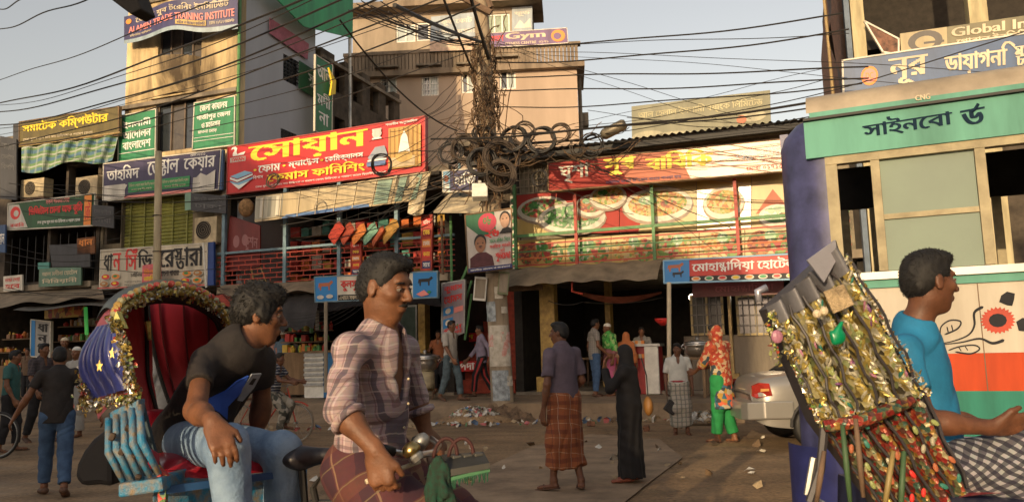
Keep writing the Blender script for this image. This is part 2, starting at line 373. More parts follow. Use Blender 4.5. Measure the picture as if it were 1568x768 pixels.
def hnoise(x, y, s=1.0):
    return (math.sin(x*1.7*s+1.3)*math.cos(y*2.1*s+.4)+.5*math.sin(x*4.3*s+y*3.1*s)+.3*math.sin(x*9.1*s-y*7.7*s+2))/1.8
def axisn(a, b, n, p=1.0): return [a+(b-a)*(i/n)**p for i in range(n+1)]
mb = MB(); far = [-900, -300, -100, -45]; xs = far+[-40+i*.5 for i in range(161)]+[45, 100, 300, 900]; ys = [-300, -100, -40, -10]+[-6+i*.5 for i in range(79)]+[40, 100, 400, 1200]
vi = []
for y in ys:
    for x in xs:
        q = Vector((x, y, 0))-F0; d = q.dot(FN); inner = -40 < x < 40 and -6 < y < 33 and d > 2.6
        vi.append((x, y, .012*hnoise(x, y, .8)-.006 if inner else -.03))
nx = len(xs)
mb.add(vi, [(j*nx+i, j*nx+i+1, (j+1)*nx+i+1, (j+1)*nx+i) for j in range(len(ys)-1) for i in range(nx-1)])
struct('ground', mb, gm, smooth=True)
# pavement: raised walk; a sheer kerb on the right, a worn dirt slope on the left
def walk(a, b):
    s = -24+36*a; k = min(1, max(0, (-.2-s)/1.2)); ed = [(-6, .38), (0, .38), (1.0, .37), (1.75, .36), (2.05, .345), (2.12+.25*k, .33-.1*k), (2.15+.6*k, .12), (2.2+1.0*k, -.04)]
    t = b*(len(ed)-1); i = min(int(t), len(ed)-2); f = t-i; d = ed[i][0]*(1-f)+ed[i+1][0]*f; z = ed[i][1]*(1-f)+ed[i+1][1]*f
    w = .05*hnoise(s*1.4, d, 1.6); return Wd(s, d+w*.9*(b > .5), z+w*.35*(b > .2))
m_walk = M_('dirty_pavement', (.27, .19, .115), .9, noise=.4, scale=1.1, c2=(.10, .07, .045), bump=.7, bscale=14)
struct('pavement', MB().grid(walk, 240, 21), m_walk)
mb = MB()
pts = [G(*q, .010) for q in ((700, 735), (812, 684), (905, 664), (1010, 672), (1045, 700), (985, 745), (930, 790), (640, 830), (560, 800))]
mb.prism(pts, (0, 0, .004)); struct('concrete_patch', mb, M_('worn_concrete_patch', (.34, .24, .15), .85, noise=.35, scale=2, bump=.6, bscale=20))
# ================================================================== wall with real openings (facade frame)
def holed(mb, s0, s1, z0, z1, d0, d1, holes):
    S = sorted({s0, s1, *[h[i] for h in holes for i in (0, 1)]}); Z = sorted({z0, z1, *[h[i] for h in holes for i in (2, 3)]})
    S = [x for x in S if s0 <= x <= s1]; Z = [x for x in Z if z0 <= x <= z1]
    def solid(i, j):
        if not (0 <= i < len(S)-1 and 0 <= j < len(Z)-1): return False
        cs, cz = (S[i]+S[i+1])/2, (Z[j]+Z[j+1])/2
        return not any(h[0] < cs < h[1] and h[2] < cz < h[3] for h in holes)
    for i in range(len(S)-1):
        for j in range(len(Z)-1):
            if not solid(i, j): continue
            a, b, c, e = S[i], S[i+1], Z[j], Z[j+1]
            mb.quad(Wd(a, d1, c), Wd(b, d1, c), Wd(b, d1, e), Wd(a, d1, e)); mb.quad(Wd(b, d0, c), Wd(a, d0, c), Wd(a, d0, e), Wd(b, d0, e))
            if not solid(i-1, j): mb.quad(Wd(a, d0, c), Wd(a, d1, c), Wd(a, d1, e), Wd(a, d0, e))
            if not solid(i+1, j): mb.quad(Wd(b, d1, c), Wd(b, d0, c), Wd(b, d0, e), Wd(b, d1, e))
            if not solid(i, j-1): mb.quad(Wd(a, d0, c), Wd(b, d0, c), Wd(b, d1, c), Wd(a, d1, c))
            if not solid(i, j+1): mb.quad(Wd(a, d1, e), Wd(b, d1, e), Wd(b, d0, e), Wd(a, d0, e))
    return mb
def window(t, s0, s1, z0, z1, d, fm, gm_, bars=1, grille=None, w=.05):
    mb = MB(); fbox(mb, s0, s1, d-.05, d+.03, z0, z0+w); fbox(mb, s0, s1, d-.05, d+.03, z1-w, z1); fbox(mb, s0, s0+w, d-.05, d+.03, z0+w, z1-w); fbox(mb, s1-w, s1, d-.05, d+.03, z0+w, z1-w)
    for k in range(bars): c = s0+(s1-s0)*(k+1)/(bars+1); fbox(mb, c-w/2, c+w/2, d-.05, d+.025, z0+w, z1-w)
    f = part('window', mb, fm, t)
    for k in range(bars+1):
        a = s0+(s1-s0)*k/(bars+1)+w/2; b = s0+(s1-s0)*(k+1)/(bars+1)-w/2
        part('pane', fbox(MB(), a, b, d-.03, d-.015, z0+w, z1-w), gm_ if not isinstance(gm_, list) else gm_[k % len(gm_)], f)
    if grille is not None:
        g = MB(); n = max(3, int((s1-s0)/.13)); 
        for k in range(1, n): c = s0+(s1-s0)*k/n; fbox(g, c-.012, c+.012, d+.05, d+.07, z0, z1)
        for k in range(1, 4): c = z0+(z1-z0)*k/4; fbox(g, s0, s1, d+.072, d+.09, c-.012, c+.012)
        part('grille', g, grille, f)
    return f
# ------------------------------------------------------------------ yellow tower block on the left
yb = thing('apartment_building', 'tall yellowed plaster block with stained walls and blank grey side wall', 'building', Wd(-10.7, -4, 0))
a0, a1 = SD(F(190, 200, 0))[0], -8.28
h = []
w4 = fpx(243, 45, 308, 101, 0); w3 = fpx(240, 140, 299, 226, 0)
zt = SD(F(300, 226, 0))[2]
mb = holed(MB(), a0, a1, 7.0, 17, -.3, 0, [w4, w3]); part('front_wall', mb, m_yplast, yb)
for w_, b in ((w4, 3), (w3, 2)): window(yb, *w_, -.12, M_('brown_window_frame', (.13, .09, .06), .6), [m_glass, M_('brown_glass', (.09, .075, .06), .12, noise=.2)], b)
# curved window hood/bay above the lower window, drip ledges
def bay(a, b):
    s0, s1, z0, z1 = fpx(236, 101, 306, 139, 0); s = s0+(s1-s0)*a; bulge = math.sin(math.pi*a)**.6*.55*(.35+.65*math.sin(math.pi*min(1, b*1.2)*.5)); return Wd(s, .003+bulge, z0+(z1-z0)*b)
mb = MB().grid(bay, 18, 6); s0, s1, z0, z1 = fpx(236, 101, 306, 139, 0); fbox(mb, s0, s1, 0.003, .12, z0-.06, z0+.01); part('balcony_bulge', mb, m_yplast, yb, smooth=False)
part('ledge', fbox(MB(), a0-.1, a1+.03, .003, .12, 9.02, 9.14), m_conc, yb); part('ledge', fbox(MB(), a0-.1, a1+.03, .003, .07, 12.3, 12.38), m_conc, yb)
part('roof_slab', fbox(MB(), a0, a1, -8, 0, 17.0, 17.2), m_conc, yb)
mb = MB(); fbox(mb, a0, a0+.25, -9, -.302, 4, 17); part('side_wall', mb, m_yplast, yb)
lp = (Wd(-8.28, 0, 0), FU)
def L(px, py): return onplane(px, py, *lp)
# grey side wall with two openings, cut as a polygon-free grid along its depth
def LDZ(px, py): p = L(px, py); return SD(p)[1], p.z
dend = LDZ(482, 250)[0]; wins = []
for (x0, y0, x1, y1) in ((434, 78, 459, 135), (430, 192, 454, 220)):
    dd0, zz1 = LDZ(x0, y0+4); dd1, zz0 = LDZ(x1, y1); wins.append((dd1, dd0, zz0, zz1))
def sidewall(mb, d0, d1, z0, z1, s, th, holes):
    D = sorted({d0, d1, *[h[i] for h in holes for i in (0, 1)]}); Z = sorted({z0, z1, *[h[i] for h in holes for i in (2, 3)]})
    for i in range(len(D)-1):
        for j in range(len(Z)-1):
            cd, cz = (D[i]+D[i+1])/2, (Z[j]+Z[j+1])/2
            if any(h[0] < cd < h[1] and h[2] < cz < h[3] for h in holes): continue
            fbox(mb, s-th, s, D[i], D[i+1], Z[j], Z[j+1])
    return mb
part('side_wall', sidewall(MB(), dend, -.302, 3.5, 17, -8.283, .22, wins), m_grey, yb, label='grey painted side wall with two dark openings')
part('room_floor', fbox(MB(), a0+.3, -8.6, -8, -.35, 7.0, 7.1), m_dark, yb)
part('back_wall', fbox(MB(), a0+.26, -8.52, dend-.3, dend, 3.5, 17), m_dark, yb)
for k, w_ in enumerate(wins):
    g = MB()
    for q in range(1, 5): c = w_[0]+(w_[1]-w_[0])*q/5; fbox(g, -8.33, -8.3, c-.02, c+.02, w_[2], w_[3])
    for q in range(1, 7): c = w_[2]+(w_[3]-w_[2])*q/7; fbox(g, -8.297, -8.28, w_[0], w_[1], c-.012, c+.012)
    part('window_grille', g, m_black, yb); part('pane', fbox(MB(), -8.48, -8.46, w_[0], w_[1], w_[2], w_[3]), m_glass, yb)
part('drain_pipe', MB().tube([Wd(-8.22, .06, 7.2), Wd(-8.22, .06, 13.7)], .05, 8), m_grnp, yb)
# water tank bulge at the block's left shoulder
one('water_tank', MB().lathe(Wd(a0-.15, -2.2, 9.4), [(.5, 0), (.62, .1), (.62, 1.6), (.55, 2.1), (.3, 2.4), (.08, 2.5)], 18), m_yplast, 'rounded plaster water tank behind left shoulder of the yellow tower', 'tank', Wd(a0-.15, -2.2, 9.4), smooth=True)
# dark rear block seen between the grey wall and the pink building
rb = thing('rear_building', 'soot dark unfinished block behind the green banners with sloping roofline', 'building', Wd(-9, dend-8, 0))
p_ = [L(478, 80), L(614, 178), L(614, 560), L(478, 620)]
q0 = LDZ(505, 96); q1 = LDZ(612, 168)
hol = []
for k in range(4):
    dd = q0[0]+(q1[0]-q0[0])*(k+.25)/4.2; d2 = q0[0]+(q1[0]-q0[0])*(k+.8)/4.2
    for zf in (8.4, 6.0, 10.6): hol.append((min(dd, d2), max(dd, d2), zf, zf+1.3))
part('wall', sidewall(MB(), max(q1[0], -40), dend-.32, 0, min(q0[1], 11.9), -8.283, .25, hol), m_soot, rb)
part('roof_edge', fbox(MB(), -11, -8.2, max(q1[0], -40), dend-.33, min(q0[1], 11.9), min(q0[1], 11.9)+.12), m_conc, rb)
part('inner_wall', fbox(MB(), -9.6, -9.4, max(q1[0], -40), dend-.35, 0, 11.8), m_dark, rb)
# ------------------------------------------------------------------ pink building far behind the shops
DP = 0.0; use_frame(FAR)
pk = thing('apartment_building', 'big pale pink plaster building with white framed windows behind the shop row', 'building', Wd(SD(F(720, 200, DP))[0], DP-5, 0))
s0, s1, z0, z1 = fpx(528, 240, 882, 76, DP); ps0, ps1 = s0, s1; pz = SD(F(882, 76, DP))[2]
zlo = 2.0
wn = [fpx(582, 113, 608, 150, DP), fpx(645, 110, 672, 146, DP), fpx(706, 108, 726, 142, DP), fpx(764, 97, 790, 136, DP)]
holes = [w for w in wn]
part('wall', holed(MB(), s0, s1, zlo, pz-.9, DP-.4, DP, holes), m_pink, pk)
for w_ in wn:
    window(pk, *w_, DP-.1, m_white, [m_glass, m_paleglass], 1, m_steel if w_ is wn[0] or w_ is wn[1] else None, w=.08)
    part('sunshade', fbox(MB(), w_[0]-.15, w_[1]+.15, DP+.003, DP+.5, w_[3]+.12, w_[3]+.2), m_conc, pk)
part('side_wall', fbox(MB(), s1-.3, s1, DP-3, DP-.402, zlo, pz-.9), m_pinkd, pk); part('side_wall', fbox(MB(), s0, s0+.3, DP-3, DP-.402, zlo, pz-.9), m_pink, pk)
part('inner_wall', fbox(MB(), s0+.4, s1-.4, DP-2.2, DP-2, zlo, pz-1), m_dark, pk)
part('floor_slab', fbox(MB(), s0, s1+.35, DP-3, DP+.35, pz-.898, pz-.65), m_pinkd, pk)
zs = SD(F(882, 76, DP))[2]
# parapet of upright concrete balusters along the terrace
for k in range(64):
    c = s0+.1+(s1-s0-.1)*k/63; part('baluster', fbox(MB(), c-.07, c+.07, DP+.05, DP+.25, pz-.648, pz+.12), m_pinkd, pk)
part('handrail', fbox(MB(), s0, s1+.2, DP, DP+.3, pz+.122, pz+.27), m_pinkd, pk)
# set-back top floor
t0, t1 = fpx(540, 100, 815, 20, DP-2)[0:2]; tz = SD(F(700, 16, DP-2))[2]
wt = [fpx(606, 38, 636, 64, DP-2), fpx(637, 35, 658, 62, DP-2), fpx(745, 22, 781, 52, DP-2), fpx(508, 42, 534, 76, DP-2)]
wt = [(w[0], w[1], w[2], w[3]) for w in wt]
part('upper_wall', holed(MB(), t0, t1, pz-.65, tz, DP-2.4, DP-2, wt[:3]), M_('tan_plaster', (.36, .29, .21), .9, noise=.35, scale=1, streak=True), pk)
window(pk, *wt[0], DP-2.1, m_white, m_paleglass, 1, w=.08); window(pk, *wt[1], DP-2.1, m_white, m_glass, 0, w=.08); window(pk, *wt[2], DP-2.1, m_white, [M_('greenish_glass', (.3, .36, .26), .2)], 2, w=.08)
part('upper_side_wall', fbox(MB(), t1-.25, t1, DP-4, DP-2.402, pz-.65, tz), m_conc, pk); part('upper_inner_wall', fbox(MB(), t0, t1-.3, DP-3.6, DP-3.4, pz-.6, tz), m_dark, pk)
part('roof_slab', fbox(MB(), t0-.3, t1+.5, DP-4, DP-1.2, tz, tz+.3), m_pinkd, pk); part('roof_parapet', fbox(MB(), t0+1.5, t1-1, DP-2.3, DP-2, tz+.302, tz+.75), m_pinkd, pk)
part('drain_pipe', MB().tube([Wd(s1+.12, DP-1, zlo), Wd(s1+.12, DP-1, pz-.9)], .09, 8), m_conc, pk)
for k in range(3):
    zz = pz-3-2.4*k; part('wall_ac_unit', fbox(MB(), s1+.003, s1+.5, DP-2.4, DP-1.7, zz, zz+.6), m_conc, pk)
use_frame(ROW)
# ------------------------------------------------------------------ shop row (ground and first floor), one building per shop front
def shop_shell(name, label, s0, s1, zs, zt, wm, dep=5, frontwall=True):
    t = thing(name, label, 'building', Wd((s0+s1)/2, -dep/2, .38))
    part('floor', fbox(MB(), s0, s1, -dep, -.02, .2, .45), m_conc, t)
    part('party_wall', fbox(MB(), s0, s0+.2, -dep, -.05, .452, zt), wm, t); part('party_wall', fbox(MB(), s1-.2, s1, -dep, -.05, .452, zt), wm, t)
    part('back_wall', fbox(MB(), s0+.202, s1-.202, -dep, -dep+.2, .452, zt), wm, t)
    part('floor_slab', fbox(MB(), s0, s1, -dep, .25, zs, zs+.18), m_conc2, t)
    part('roof_slab', fbox(MB(), s0, s1, -dep-.1, .1, zt, zt+.16), m_conc, t)
    return t
sA0, sA1 = -18.6, -13.35; sB0, sB1 = -13.3, -8.72; sC0, sC1 = -8.68, -1.62; sD0, sD1 = .0, 7.9
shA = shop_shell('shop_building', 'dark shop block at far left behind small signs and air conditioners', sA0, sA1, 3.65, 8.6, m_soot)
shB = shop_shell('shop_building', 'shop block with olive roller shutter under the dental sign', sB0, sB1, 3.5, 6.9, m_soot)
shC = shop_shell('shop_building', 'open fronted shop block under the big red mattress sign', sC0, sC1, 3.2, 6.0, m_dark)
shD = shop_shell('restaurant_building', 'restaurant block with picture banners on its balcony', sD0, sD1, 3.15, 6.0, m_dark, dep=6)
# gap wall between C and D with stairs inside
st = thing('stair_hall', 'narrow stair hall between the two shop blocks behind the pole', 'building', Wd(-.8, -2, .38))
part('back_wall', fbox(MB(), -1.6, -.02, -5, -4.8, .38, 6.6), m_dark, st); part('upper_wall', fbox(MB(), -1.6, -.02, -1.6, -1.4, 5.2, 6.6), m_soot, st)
part('roof_slab', fbox(MB(), -1.6, -.02, -5, 0, 6.6, 6.75), m_conc, st)
m_step = M_('red_step_riser', (.33, .045, .02), .7, noise=.35); n_st = 9
for k in range(n_st):
    z = .45+k*.3; part('step', fbox(MB(), -1.95, -.15, -.4-k*.32-.32, -.4-k*.32, .4 if k == 0 else z-.02, z+.28), m_step if k % 1 == 0 else m_conc, st)
for k, (a, b) in enumerate(((575, 554), (537, 518), (500, 482), (466, 448))):
    pass
# ---- A block: upper wall with clutter openings
hA = [fpx(30, 262, 140, 300, .02), fpx(40, 355, 150, 400, .02)]
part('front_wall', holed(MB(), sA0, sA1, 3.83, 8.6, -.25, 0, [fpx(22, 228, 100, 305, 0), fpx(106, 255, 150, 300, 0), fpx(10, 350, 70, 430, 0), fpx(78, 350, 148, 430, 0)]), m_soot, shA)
for k in range(14):
    c = sA0+.4+k*.35; part('grille_bar', fbox(MB(), c-.015, c+.015, -.12, -.09, 3.85, 5.4), m_black, shA)
# ---- B block
sh = fpx(188, 308, 294, 384, 0); hB = [sh]
part('front_wall', holed(MB(), sB0, sB1, 3.68, 7.2, -.25, 0, hB+[fpx(160, 310, 184, 372, 0)]), M_('dim_plaster', (.2, .16, .1), .9, noise=.5, scale=2, bump=.3, streak=True), shB)
m_ol = M_('olive_shutter', (.27, .27, .06), .6, noise=.35, scale=2, streak=True); ns = 16
for k in range(ns):
    z = sh[2]+(sh[3]-sh[2])*k/ns; hh = (sh[3]-sh[2])/ns
    part('shutter_slat', MB().prism([Wd(sh[0]+.02, -.12, z+.005), Wd(sh[0]+.02, -.09, z+hh*.5), Wd(sh[0]+.02, -.12, z+hh-.005), Wd(sh[0]+.02, -.15, z+hh*.5)], FU*(sh[1]-sh[0]-.04)), m_ol, shB)
for k in range(5):
    c = sh[0]+(sh[1]-sh[0])*(k+.5)/5; part('shutter_post', fbox(MB(), c-.02, c+.02, -.085, -.06, sh[2], sh[3]), m_ol, shB)
pr = fpx(329, 300, 344, 418, .15); part('corner_pier', fbox(MB(), pr[0], pr[1], -.25, .15, 3.7, pr[3]), m_conc2, shB)
# ---- C block: balcony rails in a brick-bond pattern of iron bars
rl = [fpx(340, 434, 697, 424, .3)]
zr0, zr1 = 3.42, 4.25
bl = MB()
for k, x in enumerate((343, 437, 520, 608)):
    s = SD(F(x, 380, .3))[0]; part('balcony_post', fbox(MB(), s-.05, s+.05, .25, .35, 3.38, 5.95), m_bluep, shC)
s1_ = SD(F(697, 420, .3))[0]
part('handrail', fbox(MB(), sC0+.05, s1_, .27, .33, 4.28, 4.34), m_bluep, shC)
nr = 7
for k in range(nr): z = 3.42+k*.13; part('rail', fbox(MB(), sC0+.05, s1_, .285, .315, z-.012, z+.012), m_redp, shC)
for k in range(nr-1):
    z = 3.42+k*.13; n = int((s1_-sC0)/.42)
    for j in range(n):
        c = sC0+.15+.42*j+(.21 if k % 2 else 0)
        if c < s1_: part('rail_tie', fbox(MB(), c-.012, c+.012, .29, .31, z+.012, z+.118), m_redp, shC)
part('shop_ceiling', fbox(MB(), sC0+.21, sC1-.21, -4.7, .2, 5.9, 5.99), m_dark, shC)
# folded fabric bolts and goods on the first floor
def goods(t, s0, s1, z0, z1, d, mats, nx_, nz_, name='shelf_goods'):
    for j in range(nz_):
        z = z0+(z1-z0)*j/nz_; part('shelf', fbox(MB(), s0, s1, d-.35, d, z-.03, z), m_wood, t)
        by = {}
        for i in range(nx_):
            a = s0+(s1-s0)*i/nx_; w = (s1-s0)/nx_*random.uniform(.6, .95); hh = (z1-z0)/nz_*random.uniform(.4, .85); m = random.choice(mats)
            by.setdefault(m.name, (m, MB()))[1].box(Wd(a+w/2, d-.17, z+hh/2+.001), (w, random.uniform(.2, .3), hh), FM)
        for m, mb in by.values(): part(name, mb, m, t, kind='stuff')
gm_cols = [M_('orange_cloth', (.6, .16, .04), .8), M_('red_cloth', (.45, .05, .04), .8), M_('teal_cloth', (.1, .3, .25), .8), M_('mustard_cloth', (.5, .3, .06), .8), M_('dull_white_pack', (.4, .36, .3), .7)]
sf = thing('fabric_shelf', 'shelf of orange and yellow folded cloth at the right end of the balcony shop', 'shelf', Wd(-2.5, -.7, 3.4))
goods(sf, *SD(F(668, 400, -.4))[0:1], SD(F(696, 400, -.4))[0], 3.5, 4.9, -.5, gm_cols[:2]+[gm_cols[3]], 2, 7)
sf2 = thing('fabric_shelf', 'dim shelf of bedding packs at the back of the balcony shop', 'shelf', Wd(-5.5, -3, 3.4))
goods(sf2, -8.2, -2.0, 3.5, 5.6, -2.4, gm_cols, 16, 4)
# ---- D block
part('upper_wall', fbox(MB(), sD0, sD1, -.3, -.1, 3.33, 6.0), M_('lattice_grey_wall', (.27, .23, .16), .85, noise=.4, scale=5, bump=.4), shD)
g = MB(); gs = fpx(783, 262, 838, 297, -.09)
for k in range(9): c = gs[0]+(gs[1]-gs[0])*k/8; fbox(g, c-.015, c+.015, -.098, -.06, 4.9, 5.98)
for k in range(7): z = 4.9+k*.17; fbox(g, gs[0], gs[1], -.058, -.04, z-.012, z+.012)
part('lattice', g, m_conc2, shD)
for k, (x, m) in enumerate(((790, m_grnp), (883, m_redp), (1002, m_grnp), (1131, m_redp))):
    s = SD(F(x, 380, .35))[0]; part('balcony_post', fbox(MB(), s-.035, s+.035, .31, .38, 3.36, 5.4), m, shD)
sD1r = 7.6
part('handrail', fbox(MB(), .05, sD1r, .32, .38, 4.1, 4.17), m_grnp, shD)
for k, m in enumerate((m_redp, m_orp, m_grnp, m_redp)):
    z = 3.42+k*.165; part('rail', fbox(MB(), .05, sD1r, .335, .365, z-.016, z+.016), m, shD)
z0_ = 5.95
def eave(a, b): return Wd(-.9+8.8*a, -.9+1.55*b, 6.42-.3*b+.025*math.sin(a*8.8*2*math.pi/.16))
part('corrugated_eave', MB().grid(eave, 440, 1), m_rust, shD); part('eave_beam', fbox(MB(), -.9, 7.9, .35, .5, 5.95, 6.08), m_black, shD)
# tin awning over the ground floor: curved sheet with a drooping front
def awn(a, b): s = -.15+3.9*a; return Wd(s, .252+1.25*b, 3.36-.55*b*b+.06*math.sin(a*3.1)*b+.02*math.sin(a*40))
part('tin_awning', MB().grid(awn, 60, 6), m_tin, shD)
part('awning_beam', fbox(MB(), -.1, 1.05, .9, 1.0, 2.78, 2.9), m_wood, shD)
# ground-floor columns
m_tile = M_('yellow_tiled_column', (.45, .3, .08), .4, noise=.4, scale=8, c2=(.2, .12, .04), bump=.2)
for (x0, y0, x1, y1, dd) in ((826, 462, 852, 580, -.1), (926, 470, 938, 560, -2.0), (1113, 450, 1124, 560, -.4), (640, 470, 652, 600, -.8)):
    q = fpx(x0, y0, x1, y1, dd); t = shD if x0 > 700 else shC
    cl = part('column', fbox(MB(), q[0], q[1], dd-.3, dd, .452, 3.14), m_tile, t)
    part('column_base', fbox(MB(), q[0]-.1, q[1]+.1, dd-.4, dd+.1, .453, .8), m_tile, t)
# grille window and counter front at the right restaurant
gq = fpx(1056, 455, 1110, 512, -.5)
m_gr = M_('grille_steel', (.12, .11, .10), .5)
for (a, b) in ((1056, 1110), (1126, 1190)):
    q = fpx(a, 452, b, 512, -.6); window(shD, q[0], q[1], q[2], q[3], -.6, M_('yellow_frame', (.42, .32, .14), .6), M_('murky_glass', (.06, .06, .05), .15, noise=.3, scale=3), 1, m_gr)
part('counter_wall', fbox(MB(), gq[0]-.2, 6.6, -.8, -.62, .452, gq[2]-.01), m_conc, shD)
# billboard frame over the roof etc. come with the signs
# ------------------------------------------------------------------ right building beyond the bus
DR = 1.0
rs0 = SD(F(1306, 60, DR))[0]
rbld = thing('commercial_building', 'dark open-bayed building at right above the bus with brick side', 'building', Wd(rs0+4, -4, 0))
part('side_wall', sidewall(MB(), -13, DR-.4, 0, 12, rs0+.25, .25, [(-9, -6, 6.5, 8.5)]), m_brick, rbld)
def strip(mb, x0, x1, d): q = fpx(x0, 60, x1, 70, d); return fbox(mb, q[0], q[1], d-.35, d, 0, 12)
for x0, x1 in ((1306, 1327), (1488, 1518)): part('concrete_column', strip(MB(), x0, x1, DR), M_('cream_column', (.5, .42, .24), .8, noise=.3, streak=True), rbld)
part('blue_edge_strip', strip(MB(), 1296, 1305, DR-.02), M_('blue_grey_strip', (.13, .17, .22), .7), rbld)
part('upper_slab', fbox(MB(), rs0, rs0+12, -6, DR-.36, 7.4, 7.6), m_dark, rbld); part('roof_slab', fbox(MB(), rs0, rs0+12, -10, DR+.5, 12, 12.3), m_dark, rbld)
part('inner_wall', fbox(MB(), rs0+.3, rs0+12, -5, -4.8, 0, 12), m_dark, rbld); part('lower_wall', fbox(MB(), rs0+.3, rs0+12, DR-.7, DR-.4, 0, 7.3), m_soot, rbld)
part('hanging_tarp', MB().grid(lambda a, b: F(1262+26*b+6*math.sin(9*b)*a, 0-30+180*b, DR+.1-3.5*(1-a)), 6, 12), M_('brown_tarpaulin', (.09, .05, .035), .85, noise=.5, scale=3), rbld)
one('bamboo_pole', MB().tube([F(1260, -20, 0), F(1268, 60, 0), F(1277, 160, 0)], .035, 8), m_bamboo, 'thin bamboo pole against the brick side of the right building', 'pole', F(1277, 160, 0))
# ------------------------------------------------------------------ unseen row across the road, heights and gap shaped to steer sun and shade
def shade_block(lbl, x0, x1, y0, y1, h):
    t = thing('unseen_shade_block', lbl, 'building', ((x0+x1)/2, (y0+y1)/2, 0))
    part('wall', MB().box(((x0+x1)/2, (y0+y1)/2, h/2), (x1-x0, y1-y0, h)), m_conc2, t); part('parapet', MB().box(((x0+x1)/2, (y0+y1)/2, h+.2), (x1-x0+.3, y1-y0+.3, .4)), m_conc, t)
shade_block('tall unseen block behind the viewer, sized to shade the far left', -70, -23.5, -18, -13, 14.6)
shade_block('middle unseen block behind the viewer, sized to shade the shop fronts', -23.4, -16, -18, -13, 11.2)
shade_block('lower unseen block behind the viewer, sized to shade the restaurant ground floor', -15.9, -10.5, -18, -13, 10.2)
shade_block('unseen block behind the viewer at right, bounding the sunlit gap', -2.6, 30, -18, -13, 9)
# ================================================================== signs and banners
gS = None
V_ = lambda n, c, r=.5, k=.3: mat(n, c, r, noise=k, scale=2.6, streak=True, bump=.06, bscale=5)
v_red = V_('red_vinyl', (.55, .018, .018), .38, .12); v_navy = V_('navy_vinyl', (.055, .05, .13), .5); v_green = V_('green_vinyl', (.03, .21, .09), .55)
v_olive = V_('olive_vinyl', (.13, .10, .03), .6); v_white = V_('white_vinyl', (.66, .61, .5), .5); v_dark = V_('dark_vinyl', (.05, .05, .055), .6, .3)
v_blue = V_('blue_vinyl', (.035, .085, .2), .45); v_maroon = V_('maroon_vinyl', (.35, .03, .02), .5)
v_paper = V_('paper_white', (.6, .57, .5), .7)
def rows(texts, u0, u1, v1, dv, gap, m, bold=.02, jit=0.0):
    out = []
    for k, t in enumerate(texts): out.append(('t', t, u0+jit*(k % 2), v1-dv-(dv+gap)*k, u1-jit*((k+1) % 2), v1-(dv+gap)*k, m, bold))
    return out
fine = 'েসবা সুলভ মূেল মান সত িচিকৎসা ও পরামশ েকনদ'
fine2 = 'িচিকৎসা ও পরামশ কেরন িবভাগীয় পরধান'
# -- training institute banner: curved lower edge following the roof bay
t = thing('training_institute_banner', 'navy banner reading Training Institute wrapped over the top of the yellow tower', 'banner', F(277, 30, .7))
def tb(a, b, l=0):
    x = 190+174*a; lo = 66-24*a+(-12*math.exp(-((a-.42)/.2)**2)); hi = 26-38*a+(-9*math.exp(-((a-.42)/.2)**2)); return F(x, lo+(hi-lo)*b, .25+.45*math.exp(-((a-.45)/.3)**2)+l)
part('panel', MB().grid(lambda a, b: tb(a, b), 30, 6), v_navy, t); part('lower_border', MB().grid(lambda a, b: tb(a, b*.14-.04, .01), 30, 1), V_('pale_blue_border', (.3, .38, .42)), t)
part('lettering', letters('েজলা যুব টেরিনং ইনিসিটউট', lambda u, v, l: tb(u, v, l), .1, .6, .92, .9, .02, .02), m_cream, t)
part('lettering', letters('ALAMIN TRADE TRAINING INSTITUTE', lambda u, v, l: tb(u, v, l), .04, .34, .97, .56, .02, .03), m_inkp, t)
part('lettering', letters('কিম্পউটার পরিশকষণ', lambda u, v, l: tb(u, v, l), .05, .16, .24, .28, .02, .02), m_cream, t)
part('printed_block', MB().grid(lambda a, b: tb(.45+.27*a, .16+.16*b, .02), 6, 1), M_('ochre_ink', (.55, .38, .12), .6), t); part('lettering', letters('ফিটক ও িডেজল কািরগির', lambda u, v, l: tb(u, v, l), .46, .18, .71, .30, .026, .02), m_inkn, t)
part('lettering', letters('েফান ০১৭১২ ৩৪৫৬৭৮', lambda u, v, l: tb(u, v, l), .75, .18, .97, .28, .02, .015), m_cream, t)
part('emblem', MB().add([tb(.04+.025*math.cos(a), .78+.1*math.sin(a), .02) for a in [i*.5 for i in range(13)]], (tuple(range(13)),)), m_inko, t)
# -- computer sign
p = Panel((30, 187), (182, 163), (182, 207), (30, 222), .35)
sign('computer_shop_sign', 'olive signboard with yellow Bengali letters on the far left roof', p, v_olive, [('t', 'সমােটক কিম্পউটার', .03, .42, .9, .92, m_inky, .035), ('t', fine, .04, .12, .75, .28, m_cream, .012)], m_wood)
p = Panel((20, 190), (29, 188), (29, 222), (20, 224), .3); sign('sign_end_board', 'dark narrow end board beside the olive computer sign', p, v_dark, [])
t = thing('striped_cloth', 'green white and blue checked cloth hung under the olive sign', 'cloth', F(100, 240, .3))
mchk = plaid('checked_tarpaulin', (.16, .28, .12), [((0, 0, 1), 3.2, .35, .1, (.1, .2, .32), .85), ((0, 0, 1), 3.2, .18, .55, (.5, .52, .45), .8), ((.9, -.3, 0), 2.6, .3, 0, (.45, .5, .42), .45)])
part('sheet', MB().grid(lambda a, b: F(33+149*a-10*a*b, 225-20*a+(38+5*math.sin(a*9))*b, .35+.08*math.sin(a*30+2*b)), 60, 6), mchk, t); part('hanging_rod', MB().tube([F(30, 224, .38), F(184, 203, .38)], .03, 6), m_bamboo, t)
